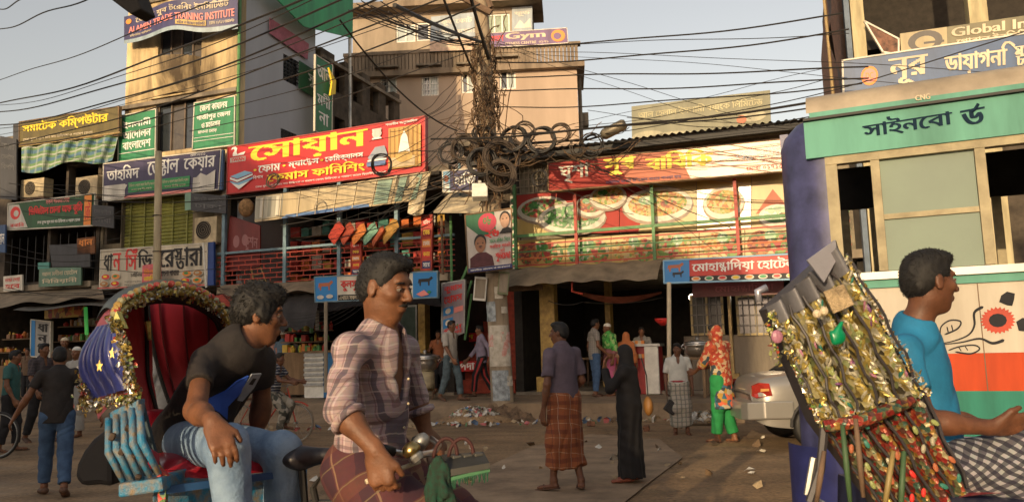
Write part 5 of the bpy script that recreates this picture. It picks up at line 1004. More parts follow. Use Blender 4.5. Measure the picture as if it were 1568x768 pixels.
one('counter_bowl', MB().lathe(F(1015, 498, .2), [(.05, 0), (.16, .1), (.18, .16), (.15, .16)], 14), m_inkr, 'red plastic bowl on the counter under the red hotel sign', 'bowl', F(1015, 498, .2), smooth=True)
for k, (x, y) in enumerate(((573+500-60, 502), (1085, 486))): pass
for i, (x, y, d) in enumerate(((1146, 452, -1.5), (1166, 452, -1.5), (1100, 456, -2.5), (700, 350, -1), (838, 442, -3), (1060, 455, -1.6), (1085, 455, -1.6))):
    one('ceiling_lamp', MB().ell(F(x, y, d), (.09, .09, .09)), M_('lamp_white', (1, .85, .6), .5, emit=4, noise=0), 'small lit bulb in the dark interior of the right restaurant' if x > 900 else 'small lit bulb behind the poster pole' if x < 750 else 'small lit bulb under the awning beam', 'lamp', F(x, y, d), 'small lit bulbs in the restaurant' if x > 900 else None)
# tables and stools inside the dark restaurant
for k, (s, d) in enumerate(((1.6, -2.2), (2.6, -3.2), (3.4, -2.0))):
    t = thing('dining_table', ['dim table inside the restaurant behind the tiled column', 'dim table at the back of the restaurant', 'dim table inside the restaurant near the second column'][k], 'table', Wd(s, d, .45)); part('tabletop', fbox(MB(), s-.5, s+.5, d-.3, d+.3, 1.15, 1.2), m_wood, t)
    for a in (-.45, .45):
        for b in (-.25, .25): part('leg', fbox(MB(), s+a-.02, s+a+.02, d+b-.02, d+b+.02, .452, 1.148), m_rust, t)
# roller shutter / glass wall behind the pot seller
q = fpx(560, 470, 640, 545, -1.2)
t = thing('shop_window', 'dim greenish shop window behind the pot seller', 'window', Wd((q[0]+q[1])/2, -1.2, q[2])); window(t, q[0], q[1], q[2], q[3], -1.2, m_steel, M_('dim_green_glass', (.10, .14, .12), .2, noise=.2), 2)
part('lower_wall', fbox(MB(), q[0], q[1], -1.3, -1.1, .452, q[2]-.01), m_soot, t)
# ================================================================== rubbish
def scatter(nm, lb, cx, cy, rx, ry, n, mats, hump=.15, z0=0, zf=None):
    bym = {}
    for i in range(n):
        a = random.random()*6.28; r = math.sqrt(random.random())*random.uniform(.6, 1.05); x = cx+rx*r*math.cos(a); y = cy+ry*r*math.sin(a); h = hump*(1-r*r) if r < 1 else 0; z = z0+max(0, h)+.01; m = random.choice(mats)
        mb = bym.setdefault(m.name, (m, MB()))[1]; s = random.uniform(.025, .085); M3 = rotm(random.uniform(-60, 60), random.uniform(-60, 60), random.uniform(0, 360))
        v = [Vector((x, y, z+s*.3))+M3 @ Vector(q)*s for q in ((-1, -.6, 0), (.2, -.9, .3), (1, -.1, 0), (.4, .8, -.2), (-.7, .6, .3), (0, 0, .5))]
        mb.add(v, ((0, 1, 5), (1, 2, 5), (2, 3, 5), (3, 4, 5), (4, 0, 5)))
    t = thing(nm, lb, 'rubbish heap', (cx, cy, z0))
    for m, mb in bym.values(): part('scraps', mb, m, t, kind='stuff')
    return t
tm = [M_('scrap_white', (.6, .57, .5), .7), M_('scrap_tan', (.36, .27, .16), .8), M_('scrap_brown', (.14, .09, .05), .9), M_('scrap_pink', (.55, .16, .15), .7), M_('scrap_green', (.12, .25, .12), .7), M_('scrap_blue', (.12, .2, .35), .7)]
c = G(726, 645); tr = scatter('rubbish_heap', 'heap of white and coloured rubbish left of the utility pole base', c.x, c.y, .6, .36, 620, tm[:1]*7+tm[1:], .24)
part('earth_mound', MB().ell((c.x, c.y, -.05), (.85, .5, .24), n=24), gm, tr)
c = G(795, 640); t = thing('earth_mound', 'brown heap of earth around the foot of the utility pole', 'earth heap', (c.x, c.y, 0))
def mound(a, b):
    x, y = (a-.5)*2, (b-.5)*2; h = max(0, 1-x*x-y*y); return Vector((c.x-.25+x*1.05, c.y+.15+y*.8, -.03+.34*h+(.06*math.sin(x*17+y*9)*math.sin(y*13-x*5)+.03*math.sin(x*40)*math.sin(y*37))*min(1, h*3)))
part('loose_earth', MB().grid(mound, 40, 34), M_('loose_earth_soil', (.17, .11, .065), .95, noise=.5, scale=7, bump=.9, bscale=30), t)
c2 = G(1085, 650); scatter('rubbish_heap', 'pile of white crumpled paper at the kerb behind the sari woman', c2.x, c2.y+.2, .55, .28, 260, tm[:1]*4+tm[1:2], .16)
scatter('litter', 'thin litter strewn along the kerb foot across the street', .5, 15.8, 9, .5, 240, tm[:1]*2+tm[1:], .0)
scatter('litter', 'sparse scraps of litter on the near street', 1.2, 10.5, 6, 2.5, 70, tm[:3], .0)
t = one('worn_tyre', MB().tube([G(641, 629, .05)+Vector((.42*math.cos(a*.3), .42*math.sin(a*.3), .02*math.sin(a))) for a in range(21)], .065, 8, closed=True), m_black, 'worn black tyre lying flat on the dirt left of the rubbish', 'tyre', G(641, 629, .05), smooth=True)
one('bamboo_stick', MB().tube([G(640, 640, .03), G(690, 640, .04)], .02, 6), m_bamboo, 'thin stick lying at the kerb behind the handlebar', 'stick', G(640, 640, .03))
# rocks and broken bricks along the kerb
for k, (x, y) in enumerate(((500, 628), (545, 634), (590, 640), (860, 650), (905, 648), (990, 655), (470, 640))):
    c = G(x, y, .04); one('broken_brick', MB().box(c, (.2, .1, .09), rotm(random.uniform(-10, 10), random.uniform(-10, 10), random.uniform(0, 180))), m_brick, 'broken brick lying at the foot of the pavement', 'brick', c, 'broken bricks along the kerb', bevel=.008)
# ================================================================== silver car behind the bus
m_silver = M_('silver_car_paint', (.34, .325, .30), .33, metal=.5, noise=.06, scale=2, coat=.4)
def build_car():
    hd = R(-3); cu = Vector((math.cos(hd), math.sin(hd), 0)); cn = Vector((math.sin(hd), -math.cos(hd), 0))   # forward; toward the viewer
    base = G(1163, 690); o = Vector((base.x, base.y, 0))-cn*.87
    t = thing('silver_car', 'silver saloon car standing half hidden behind the bus with red tail light', 'car', o)
    def W_(a, w, z): return o+cu*a+cn*w+UZ*z
    # sections: along, half-width, bottom z, belt z, deck z
    prof = [(0, .62, .42, .66, .74), (.05, .78, .36, .80, .93), (.18, .84, .31, .88, .99), (.5, .86, .28, .90, 1.03), (.95, .86, .26, .9, 1.04), (1.6, .87, .26, .9, 1.0), (3.2, .87, .26, .88, .96), (3.7, .86, .28, .8, .9), (4.25, .78, .32, .7, .76), (4.35, .6, .4, .6, .62)]
    rows_ = []
    for a, hw, zb, zm, zd in prof: rows_.append([(a, -hw*.96, zb), (a, -hw, (zb+zm)/2), (a, -hw*.985, zm), (a, -hw*.86, zd-.012), (a, -hw*.6, zd), (a, 0, zd+.012), (a, hw*.6, zd), (a, hw*.86, zd-.012), (a, hw*.985, zm), (a, hw, (zb+zm)/2), (a, hw*.96, zb)])
    mb = MB(); n = 11
    for rw in rows_: mb.v += [tuple(W_(a, w, z)) for a, w, z in rw]
    for i in range(len(rows_)-1):
        for j in range(n-1): mb.f.append((i*n+j, i*n+j+1, (i+1)*n+j+1, (i+1)*n+j))
    mb.f.append(tuple(range(n))); mb.f.append(tuple(range((len(rows_)-1)*n, len(rows_)*n))[::-1])
    b = part('body', mb, m_silver, t, smooth=True); sb = b.modifiers.new('s', 'SUBSURF'); sb.levels = sb.render_levels = 2
    cab = MB(); cs_ = [(.62, .74, 1.03), (1.15, .62, 1.4), (2.3, .62, 1.43), (3.05, .72, .97)]
    for a, w, z in cs_: cab.v += [tuple(W_(a, -w, z)), tuple(W_(a, -w*.8, z+.02)), tuple(W_(a, w*.8, z+.02)), tuple(W_(a, w, z))]
    for i in range(3):
        for j in range(3): cab.f.append((i*4+j, i*4+j+1, i*4+j+5, i*4+j+4))
    cab.v += [tuple(W_(a, w, .95)) for a, w in ((.62, -.76), (3.05, -.76), (.62, .76), (3.05, .76))]; cab.f += [(0, 4, 8, 12, 17, 16), (3, 7, 11, 15, 19, 18)]
    part('cabin', cab, m_glass, t); rf = MB(); rf.add([W_(1.1, -.63, 1.41), W_(2.35, -.63, 1.44), W_(2.35, .63, 1.44), W_(1.1, .63, 1.41)], ((0, 1, 2, 3),)); part('roof', MB().prism(rf.v, (0, 0, .04)), m_silver, t)
    for a in (.8, 3.5):
        for sg in (-1, 1):
            c = W_(a, sg*.8, .31); Mx = Matrix((cu, UZ, cn*sg)).transposed()
            w = part('wheel', MB().lathe(c, [(.25, -.1), (.31, -.08), (.315, .06), (.27, .085), (.2, .08)], 24, Mx), m_black, t, smooth=True); part('rim', MB().lathe(c, [(.19, .0), (.19, .07), (.06, .095)], 16, Mx), m_steel, w)
            part('wheel_arch', MB().tube([c+cn*sg*.075+(cu*math.cos(q)+UZ*math.sin(q))*.345 for q in [i*.262 for i in range(13)]], .028, 6), m_black, t)
    for sg in (-1, 1):
        part('tail_light', MB().prism([W_(-.0, sg*.66, .72), W_(.03, sg*.78, .70), W_(.22, sg*.872, .74), W_(.19, sg*.86, .90), W_(.07, sg*.80, .91), W_(.0, sg*.67, .86)], -cn*sg*.05), M_('tail_lens', (.35, .03, .02), .2, coat=.5), t)
        part('light_lens', MB().prism([W_(.08, sg*.81, .79), W_(.18, sg*.865, .80), W_(.18, sg*.865, .83), W_(.08, sg*.81, .83)], cn*sg*.012), M_('orange_lens', (.6, .3, .1), .2), t)
    part('bumper', MB().prism([W_(-.09, -.7, .4), W_(-.13, -.5, .38), W_(-.13, .5, .38), W_(-.09, .72, .4), W_(.1, .875, .42), W_(.5, .89, .42), W_(.5, .85, .42), W_(.1, .82, .42), W_(.02, .6, .42), W_(.02, -.7, .42)], (0, 0, .24)), m_silver, t, bevel=.03)
    part('number_plate', MB().box(W_(.02, 0, .74), (.02, .4, .12), Matrix((cu, cn, UZ)).transposed()), m_cream, t)
build_car()
# ================================================================== bus
BA = R(25); BU = Vector((math.cos(BA), -math.sin(BA), 0)); BN = Vector((-math.sin(BA), -math.cos(BA), 0)); B0 = P(1275, 400, 5.4); B0 = Vector((B0.x, B0.y, 0))
BM = Matrix(((BU.x, BN.x, 0), (BU.y, BN.y, 0), (0, 0, 1)))
def Bp(px, py, d=0): return onplane(px, py, B0+BN*d, BN)
def bsd(p): q = p-B0; return q.dot(BU), q.dot(BN), p.z
def Bw(s, d, z): return B0+BU*s+BN*d+UZ*z
def bz(px, py, d=0): return bsd(Bp(px, py, d))[2]
def bs(px, py, d=0): return bsd(Bp(px, py, d))[0]
def bb(mb, s0, s1, d0, d1, z0, z1): return mb.box(Bw((s0+s1)/2, (d0+d1)/2, (z0+z1)/2), (abs(s1-s0), abs(d1-d0), abs(z1-z0)), BM)
bus = thing('bus', 'white bus with orange and teal bands, blue corner and green name board', 'bus', Bw(3, -1.2, 0))
BL = 7.5
zsill = bz(1400, 425); zwt = bz(1400, 238); ztop = bz(1350, 143); zg1 = bz(1350, 173); zo1 = bz(1500, 540); zt1 = bz(1500, 598); zlow = bz(1500, 668)
m_bw = M_('bus_white', (.47, .43, .36), .5, noise=.3, scale=2.5, spec=.25, streak=True, c2=(.30, .26, .2)); m_bo = M_('bus_orange', (.46, .05, .006), .55, noise=.2, spec=.2, streak=True); m_bt = M_('bus_teal', (.02, .19, .14), .55, noise=.25, spec=.2, streak=True); m_bb = M_('bus_blue', (.055, .06, .16), .42, noise=.5, scale=5, coat=.1, bump=.12, bscale=8)
m_bg = M_('bus_green', (.12, .33, .26), .6, spec=.2, noise=.3, scale=2.5, streak=True, bump=.05, bscale=4); m_by = M_('bus_yellowed_frame', (.40, .345, .22), .6, spec=.2, noise=.3)
part('white_panel', bb(MB(), .06, BL, -.06, 0, zo1, zsill), m_bw, bus); part('orange_panel', bb(MB(), .06, BL, -.06, -.002, zt1, zo1), m_bo, bus); part('teal_panel', bb(MB(), .06, BL, -.06, 0, zlow, zt1), m_bt, bus); part('skirt_panel', bb(MB(), .06, BL, -.06, -.004, .42, zlow), m_bb, bus)
part('sill_rail', bb(MB(), 0, BL, -.06, .05, zsill, bz(1400, 418)+.02), M_('sill_white', (.62, .58, .5), .35, noise=.1, coat=.3), bus); part('sill_trim', bb(MB(), 0, BL, 0, .02, zsill-.055, zsill-.003), m_bg, bus)
part('window_header', bb(MB(), .0, BL, -.06, .015, zwt, zwt+.055), m_by, bus); zb_ = zwt+.055
part('name_board', bb(MB(), -.12, BL, -.05, .03, zb_+.002, zg1), m_bg, bus); part('drip_rail', bb(MB(), -.12, BL, .0, .06, zg1+.002, zg1+.02), m_black, bus)
part('green_strip', bb(MB(), -.08, BL, -.05, .0, zg1+.022, zg1+.07), m_bg, bus)
def roofc(a, b): ang = b*math.pi/2; return Bw(-.1+(BL+.1)*a, -.18+.18*math.cos(ang)*1.0-2.1*max(0, b-.999)*0, zg1+.07+.16*math.sin(ang))
part('roof_edge', MB().grid(roofc, 20, 6), M_('bus_roof_cream', (.36, .3, .22), .5, noise=.3, scale=3), bus, smooth=True); part('roof', bb(MB(), -.1, BL, -2.3, -.18, zg1+.15, zg1+.235), m_bw, bus)
# rounded blue corner
def corner(a, b): ang = a*math.pi/2; r = .32; top = zg1+.05; z = .42+(top-.42)*b; k = (1-max(0, (b-.93)/.07)**2*.35); return Bw(0-r*math.sin(ang)*k+.0, -r+r*math.cos(ang)*k-.0, z)
part('corner_panel', MB().grid(corner, 10, 30), m_bb, bus, smooth=True); part('end_panel', bb(MB(), -.32, -.26, -2.3, -.32, .42, zg1+.02), m_bb, bus)
part('corner_post', bb(MB(), -.0, .075, -.05, .01, zsill+.06, zwt), m_by, bus)
part('bumper_corner', MB().grid(lambda a, b: (lambda g, r: Bw(-r*math.sin(g)+.03, -r+.1+r*math.cos(g), .32+.42*b))(a*math.pi/2, .44), 10, 2), M_('bumper_blue', (.02, .025, .12), .4, noise=.3), bus, smooth=True); part('bumper_side', bb(MB(), .03, .42, -.2, .1, .32, .74), M_('bumper_blue', (.02, .025, .12)), bus)
# window posts and sliding glass
sp = [bs(1347, 330), bs(1510, 330), 3.1, 4.6, 6.1]
part('window_post', bb(MB(), sp[0]-.03, sp[0]+.025, -.03, .008, zsill+.06, zwt), m_by, bus); part('window_post', bb(MB(), sp[1]-.03, sp[1]+.03, -.03, .008, zsill+.06, zwt), m_by, bus)
for s in sp[2:]: part('window_post', bb(MB(), s-.03, s+.03, -.03, .008, zsill+.06, zwt), m_by, bus)
m_frost = M_('dusty_bus_glass', (.17, .225, .18), .5, noise=.3, scale=1.2, spec=.25, c2=(.15, .19, .165))
zm = bz(1430, 325)
part('sliding_pane', bb(MB(), sp[0]+.027, sp[1]-.032, -.035, -.028, zsill+.06, zm-.02), m_frost, bus); part('sliding_pane', bb(MB(), sp[0]+.027, sp[1]-.032, -.035, -.028, zm+.02, zwt), m_frost, bus); part('pane_bar', bb(MB(), sp[0]+.027, sp[1]-.032, -.045, -.01, zm-.018, zm+.018), m_by, bus)
part('sliding_pane', bb(MB(), 3.2, 4.5, -.035, -.028, zsill+.06, zwt), m_frost, bus)
for s in (.85, 2.05, 3.25): part('panel_joint', bb(MB(), s-.003, s+.003, -.01, .003, zt1, zsill-.06), m_rust, bus)
# far side with window openings, floor, seats
for z0_, z1_ in ((.42, zsill+.02), (zwt+.02, zg1+.1)): part('far_panel', bb(MB(), -.0, BL, -2.3, -2.24, z0_, z1_), m_dark, bus)
for s in (-.0, .25, 1.25, 2.3, 3.4, 4.6, 5.8, 7.4): part('far_window_post', bb(MB(), s, s+.07, -2.3, -2.24, zsill+.021, zwt+.019), m_by, bus)
part('far_pane', bb(MB(), .32, .8, -2.28, -2.27, zsill+.03, zsill+.35), M_('far_pane_light_tint', (.2, .19, .06), .3, noise=.3), bus)  # opaque pane, its colour stands for greenish light through the far window
part('bus_floor', bb(MB(), 0, BL, -2.23, -.07, .72, .78), m_dark, bus); part('end_wall', bb(MB(), BL, BL+.06, -2.3, 0, .42, zg1+.1), m_bw, bus)
for s in (.75, 1.75, 2.7, 3.7, 4.7):
    for d in (-.55, -1.75):
        st_ = part('seat', bb(MB(), s, s+.45, d-.4, d+.4, 1.15, 1.27), M_('bus_seat', (.05, .04, .035), .8), bus); part('seat_back', bb(MB(), s+.42, s+.52, d-.4, d+.4, 1.272, 1.85), MATS['bus_seat'], st_)
# wheels
for s in (1.6, 6.4):
    for d in (-.2, -2.1):
        c = Bw(s, d, .48); Mx = Matrix((BU, UZ, BN)).transposed(); w = part('wheel', MB().lathe(c, [(.3, -.13), (.46, -.12), (.48, 0), (.46, .12), (.3, .13)], 28, Mx), m_black, bus, smooth=True); part('rim', MB().lathe(c, [(.28, .0), (.28, .1), (.1, .15)], 20, Mx), m_rust, w)
# lettering and the painted flower
def BMp(x0, yb0, x1, yb1, hpx):
    a = Bp(x0, yb0, .03); b = Bp(x1, yb1, .03); h = Bp(x0, yb0-hpx, .03).z-a.z
    return lambda u, v, l: a.lerp(b, u)+UZ*h*v+BN*(l)
part('lettering', letters('সাইনেবা', BMp(1322, 213, 1460, 192, 28), 0, 0, 1, 1, .006, .03, 40), M_('faded_navy_paint', (.012, .03, .055), .8, spec=.1), bus)
part('lettering', letters('ড', BMp(1472, 194, 1510, 187, 24), 0, 0, 1, 1, .006, .035, 40), MATS['faded_navy_paint'], bus)
part('lettering', MB().tube([Bp(*q, .037) for q in ((1488, 171), (1493, 167), (1498, 159))], .01, 5), MATS['faded_navy_paint'], bus)
for (x0, yb, x1, yb1, h) in ((1402, 153, 1425, 150, 8),): part('lettering', letters('CNG', BMp(x0, yb, x1, yb1, h), 0, 0, 1, 1, -.02, .03), m_cream, bus)
fl = lambda x, y, l=.004: Bp(x, y, l)
m_fo = M_('flower_orange', (.45, .035, .008), .6, noise=.2); m_fg = M_('flower_grey', (.035, .035, .04), .8, spec=.1, noise=.2)
pts = []
for i in range(48): a = i/48*2*math.pi; r = 27 if i % 2 else 22.5; pts.append(fl(1528+r*math.cos(a)*1.02, 490-r*math.sin(a)*.78))
part('painted_flower', MB().add(pts, (tuple(range(48))[::-1],)), m_fo, bus); part('painted_flower_centre', MB().add([fl(1528+14*math.cos(i*.5236), 490-10.5*math.sin(i*.5236), .007) for i in range(12)], (tuple(range(12))[::-1],)), m_fg, bus)
def leaf(pts_): part('painted_leaf', MB().add([fl(x, y) for x, y in pts_], (tuple(range(len(pts_))),)), m_fg, bus)
leaf([(1530, 462), (1533, 452), (1542, 446), (1554, 449), (1553, 458), (1550, 468), (1542, 467)]); leaf([(1556, 492), (1566, 486), (1580, 490), (1580, 508), (1560, 506)])
def swirl(pts_, w0, w1):
    mb = MB(); n = len(pts_); ps = []
    m = 24
    for i in range(m+1):
        t_ = i/m*(n-1); k = min(int(t_), n-2); f = t_-k; p0, p1, p2, p3 = pts_[max(k-1, 0)], pts_[k], pts_[k+1], pts_[min(k+2, n-1)]
        ps.append(tuple(.5*(2*p1[c]+(p2[c]-p0[c])*f+(2*p0[c]-5*p1[c]+4*p2[c]-p3[c])*f*f+(3*p1[c]-p0[c]-3*p2[c]+p3[c])*f**3) for c in (0, 1)))
    for i in range(m+1):
        a = ps[max(i-1, 0)]; b = ps[min(i+1, m)]; dx, dy = b[0]-a[0], b[1]-a[1]; q = math.hypot(dx, dy) or 1; w = w0+(w1-w0)*i/m; w *= 1 if 0 < i < m else .2
        mb.v += [tuple(fl(ps[i][0]-dy/q*w, ps[i][1]+dx/q*w)), tuple(fl(ps[i][0]+dy/q*w, ps[i][1]-dx/q*w))]
    mb.f = [(2*i, 2*i+1, 2*i+3, 2*i+2) for i in range(m)]; part('painted_swirl', mb, m_fg, bus)
for pl_, a, b in (([(1432, 526), (1455, 523), (1482, 513), (1492, 498), (1492, 478), (1506, 469)], .5, 2.4), ([(1432, 528), (1470, 524), (1500, 518), (1520, 525), (1538, 520)], .5, 2.6), ([(1440, 516), (1441, 500), (1455, 490), (1471, 492), (1466, 503), (1446, 512)], 1, 1.4), ([(1452, 536), (1470, 530), (1492, 528), (1500, 534), (1486, 541), (1462, 538)], 1, 1.3), ([(1450, 500), (1452, 508)], 1, 1), ([(1457, 497), (1459, 506)], 1, 1), ([(1426, 519), (1431, 517), (1434, 521), (1429, 523)], 1.5, 1.5), ([(1468, 531), (1472, 537)], .8, .8), ([(1478, 530), (1482, 536)], .8, .8)): swirl(pl_, a, b)
# ================================================================== bicycle in the middle distance
def wheel_mb(c, r, ax, th=.014, n=32):
    x = Vector(ax).normalized(); mb = MB(); return mb.tube([Vector(c)+(x*math.cos(a)+UZ*math.sin(a))*r for a in [i*2*math.pi/n for i in range(n)]], th, 6, closed=True)
def bicycle(c1, ax, lb, fm, name='bicycle'):
    """c1: front hub position; ax: forward direction; wheel radius .32"""
    ax = Vector(ax).normalized(); r = .33; sd = ax.cross(UZ); c2 = c1-ax*1.02; t = thing(name, lb, 'bicycle', Vector((c2.x, c2.y, c2.z-r)))
    for c in (c1, c2):
        w = part('wheel', wheel_mb(c, r-.015, ax), M_('dusty_tyre', (.22, .17, .12), .8), t, smooth=True); part('rim', wheel_mb(c, r-.035, ax, .008), m_steel, w)
        sk = MB()
        for i in range(18): a = i*2*math.pi/18; sk.tube([c, c+(ax*math.cos(a)+UZ*math.sin(a))*(r-.03)], .0018, 3, caps=False)
        part('spokes', sk, m_steel, w); part('hub', MB().tube([c-sd*.05, c+sd*.05], .02, 8), m_steel, w)
    bbk = c2+ax*.45-UZ*.04; hd1 = c1-ax*.16+UZ*.5; st1 = c2+ax*.3+UZ*.5
    part('frame', MB().tube([bbk, st1, hd1, bbk], .016, 6).tube([bbk, c2, st1], .011, 6), fm, t); part('fork', MB().tube([c1, c1-ax*.1+UZ*.38, hd1+UZ*.08], .013, 6), fm, t)
    part('saddle', MB().ell(st1+UZ*.12, (.13, .08, .04), Matrix((ax, sd, UZ)).transposed()), m_black, t, smooth=True); part('seat_post', MB().tube([st1, st1+UZ*.1], .012, 6), m_steel, t)
    hb = hd1+UZ*.12; part('handlebar', MB().tube([hb+sd*.26-ax*.12, hb+sd*.2, hb, hb-sd*.2, hb-sd*.26-ax*.12], .011, 6), m_steel, t); part('stem', MB().tube([hd1, hb], .013, 6), m_steel, t)
    part('mudguard', MB().tube([c1+(ax*math.cos(a)+UZ*math.sin(a))*(r+.02) for a in [.9+i*.2 for i in range(9)]], .014, 5), fm, t); part('chainwheel', wheel_mb(bbk, .09, ax, .008, 16), m_steel, t); part('crank', MB().tube([bbk-ax*.1-UZ*.12, bbk, bbk+ax*.1+UZ*.12], .009, 5), m_steel, t)
    return t
c1 = P(448, 634, 13.2); c1.z = .34
bicycle(Vector((c1.x, 13.4, .33)), (1, -.18, 0), 'bicycle with red frame ridden by the boy in the striped shirt', m_redp)
# ================================================================== smooth solid modelling (distance fields -> one continuous surface)
def npv(v): return np.array(v, float)
class Sdf:
    def __init__(s, vox): s.vox = vox; s.ops = []; s.dis = None; s.mr = .06
    def cone(s, a, b, ra, rb, k=.03, flat=None, neg=False, ca=None, cb=None):   # flat=(axis, ratio): squash across axis; ca/cb: cut flat at the ends
        s.ops.append(('c', npv(a), npv(b), ra, rb, k, flat, neg, ca, cb)); return s
    def ell(s, c, r, M=None, k=.03, neg=False): s.ops.append(('e', npv(c), npv(r), np.eye(3) if M is None else np.array(M), k, neg)); return s
    def plane(s, p, n, k=0.0): s.ops.append(('p', npv(p), npv(n)/np.linalg.norm(npv(n)), k)); return s
    def mesh(s):
        lo, hi = [], []
        for o in s.ops:
            if o[0] == 'c' and not o[7]: r = max(o[3], o[4]); lo += [np.minimum(o[1], o[2])-r]; hi += [np.maximum(o[1], o[2])+r]
            if o[0] == 'e' and not o[5]: r = o[2].max(); lo += [o[1]-r]; hi += [o[1]+r]
        lo = np.min(lo, 0)-s.vox*4-.02; hi = np.max(hi, 0)+s.vox*4+.02; n = np.ceil((hi-lo)/s.vox).astype(int)+1
        D = np.full(n, .2, np.float32); ax = [lo[i]+np.arange(n[i])*s.vox for i in range(3)]
        def sub(l, h):
            i0 = np.clip(np.floor((l-lo)/s.vox).astype(int)-3, 0, n-1); i1 = np.clip(np.ceil((h-lo)/s.vox).astype(int)+4, 1, n); sl = tuple(slice(a, b) for a, b in zip(i0, i1))
            g = np.stack(np.meshgrid(*[ax[i][sl[i]] for i in range(3)], indexing='ij'), -1).astype(np.float32); return sl, g
        for o in s.ops:
            if o[0] == 'c':
                _, a, b, ra, rb, k, flat, neg, ca, cb = o; r = max(ra, rb)+k*1.2; sl, g = sub(np.minimum(a, b)-r, np.maximum(a, b)+r); ba = b-a; q = g-a
                h = np.clip((q @ ba)/max(ba @ ba, 1e-9), 0, 1); w = q-h[..., None]*ba
                if flat is not None: fx = npv(flat[0]); fx = fx/np.linalg.norm(fx); w = w+(w @ fx)[..., None]*fx*(1/flat[1]-1)
                d = np.linalg.norm(w, axis=-1)-(ra+(rb-ra)*h)
                L_ = ba/max(np.linalg.norm(ba), 1e-9)
                if ca is not None: d = np.maximum(d, -(q @ L_)-ca)
                if cb is not None: d = np.maximum(d, ((g-b) @ L_)-cb)
            elif o[0] == 'e':
                _, c, r, M, k, neg = o; rm = r.max()+k*1.2; sl, g = sub(c-rm, c+rm); q = ((g-c) @ M)/r; k0 = np.linalg.norm(q, axis=-1); k1 = np.linalg.norm(q/r, axis=-1)+1e-9; d = k0*(k0-1)/k1
            else:
                _, p, nn, k = o; sl, g = sub(lo, hi); d = (g-p) @ nn; D[sl] = np.maximum(D[sl], d); continue
            E = D[sl]
            if neg: d = -d; h = np.maximum(k-np.abs(E-d), 0)/max(k, 1e-6); D[sl] = np.maximum(E, d)+h*h*k*.25
            else: h = np.maximum(k-np.abs(E-d), 0)/max(k, 1e-6); D[sl] = np.minimum(E, d)-h*h*k*.25
        if s.dis is not None: sl, g = sub(lo, hi); D = D+s.dis(g).astype(np.float32)
        return nets(D, lo, s.vox)
def nets(D, lo, vx):
    S = D < 0; nx, ny, nz = D.shape; acc = np.zeros((nx-1, ny-1, nz-1, 3), np.float32); cnt = np.zeros((nx-1, ny-1, nz-1), np.float32)
    base = np.stack(np.meshgrid(*[np.arange(m-1) for m in D.shape], indexing='ij'), -1)
    cs = [(i, j, k) for i in (0, 1) for j in (0, 1) for k in (0, 1)]
    for a in cs:
        for axn in range(3):
            if a[axn]: continue
            b = list(a); b[axn] = 1; A = D[a[0]:nx-1+a[0], a[1]:ny-1+a[1], a[2]:nz-1+a[2]]; B = D[b[0]:nx-1+b[0], b[1]:ny-1+b[1], b[2]:nz-1+b[2]]
            m = (A < 0) != (B < 0); t = np.where(m, A/np.where(m, A-B, 1), 0); cnt += m
            for c in range(3): acc[..., c] += m*(a[c]+(t if c == axn else 0))
    idx = np.full(cnt.shape, -1, int); act = cnt > 0; idx[act] = np.arange(act.sum()); V = (base[act]+acc[act]/cnt[act][:, None])*vx+lo
    Fs = []
    for axn in range(3):
        sl0 = [slice(1, m-1) for m in D.shape]; sl0[axn] = slice(0, D.shape[axn]-1); sl1 = list(sl0); sl1[axn] = slice(1, D.shape[axn]); A = S[tuple(sl0)]; B = S[tuple(sl1)]; m = A != B
        I = np.argwhere(m)
        if len(I) == 0: continue
        off = np.array([1, 1, 1]); off[axn] = 0; I = I+off; u, v = [(1, 2), (2, 0), (0, 1)][axn]; eu = np.zeros(3, int); eu[u] = 1; ev = np.zeros(3, int); ev[v] = 1
        q = [I, I-eu, I-eu-ev, I-ev]; qi = np.stack([idx[tuple(x.T)] for x in q], 1); fl_ = B[m]; qi[fl_] = qi[fl_][:, ::-1]; Fs.append(qi)
    Fc = np.vstack(Fs); Fc = Fc[(Fc >= 0).all(1)]; return V, Fc
def sdf_part(name, s, m, parent, label=None, smooth_it=0):
    V, Fc = s.mesh(); org = np.array(origin_of(parent)) if parent is not None else np.zeros(3)
    if smooth_it:
        for _ in range(smooth_it):
            acc = np.zeros_like(V); c = np.zeros(len(V))
            for i in range(4): a, b = Fc[:, i], Fc[:, (i+1) % 4]; np.add.at(acc, a, V[b]); np.add.at(acc, b, V[a]); np.add.at(c, a, 1); np.add.at(c, b, 1)
            V = V*.45+.55*acc/np.maximum(c, 1)[:, None]
    me = bpy.data.meshes.new(name); me.from_pydata((V-org).tolist(), [], Fc.tolist()); me.update(); me.materials.append(m); me.shade_smooth()
    o = bpy.data.objects.new(name, me); COL.objects.link(o); o.parent = parent
    if label: o['label'] = label
    return o
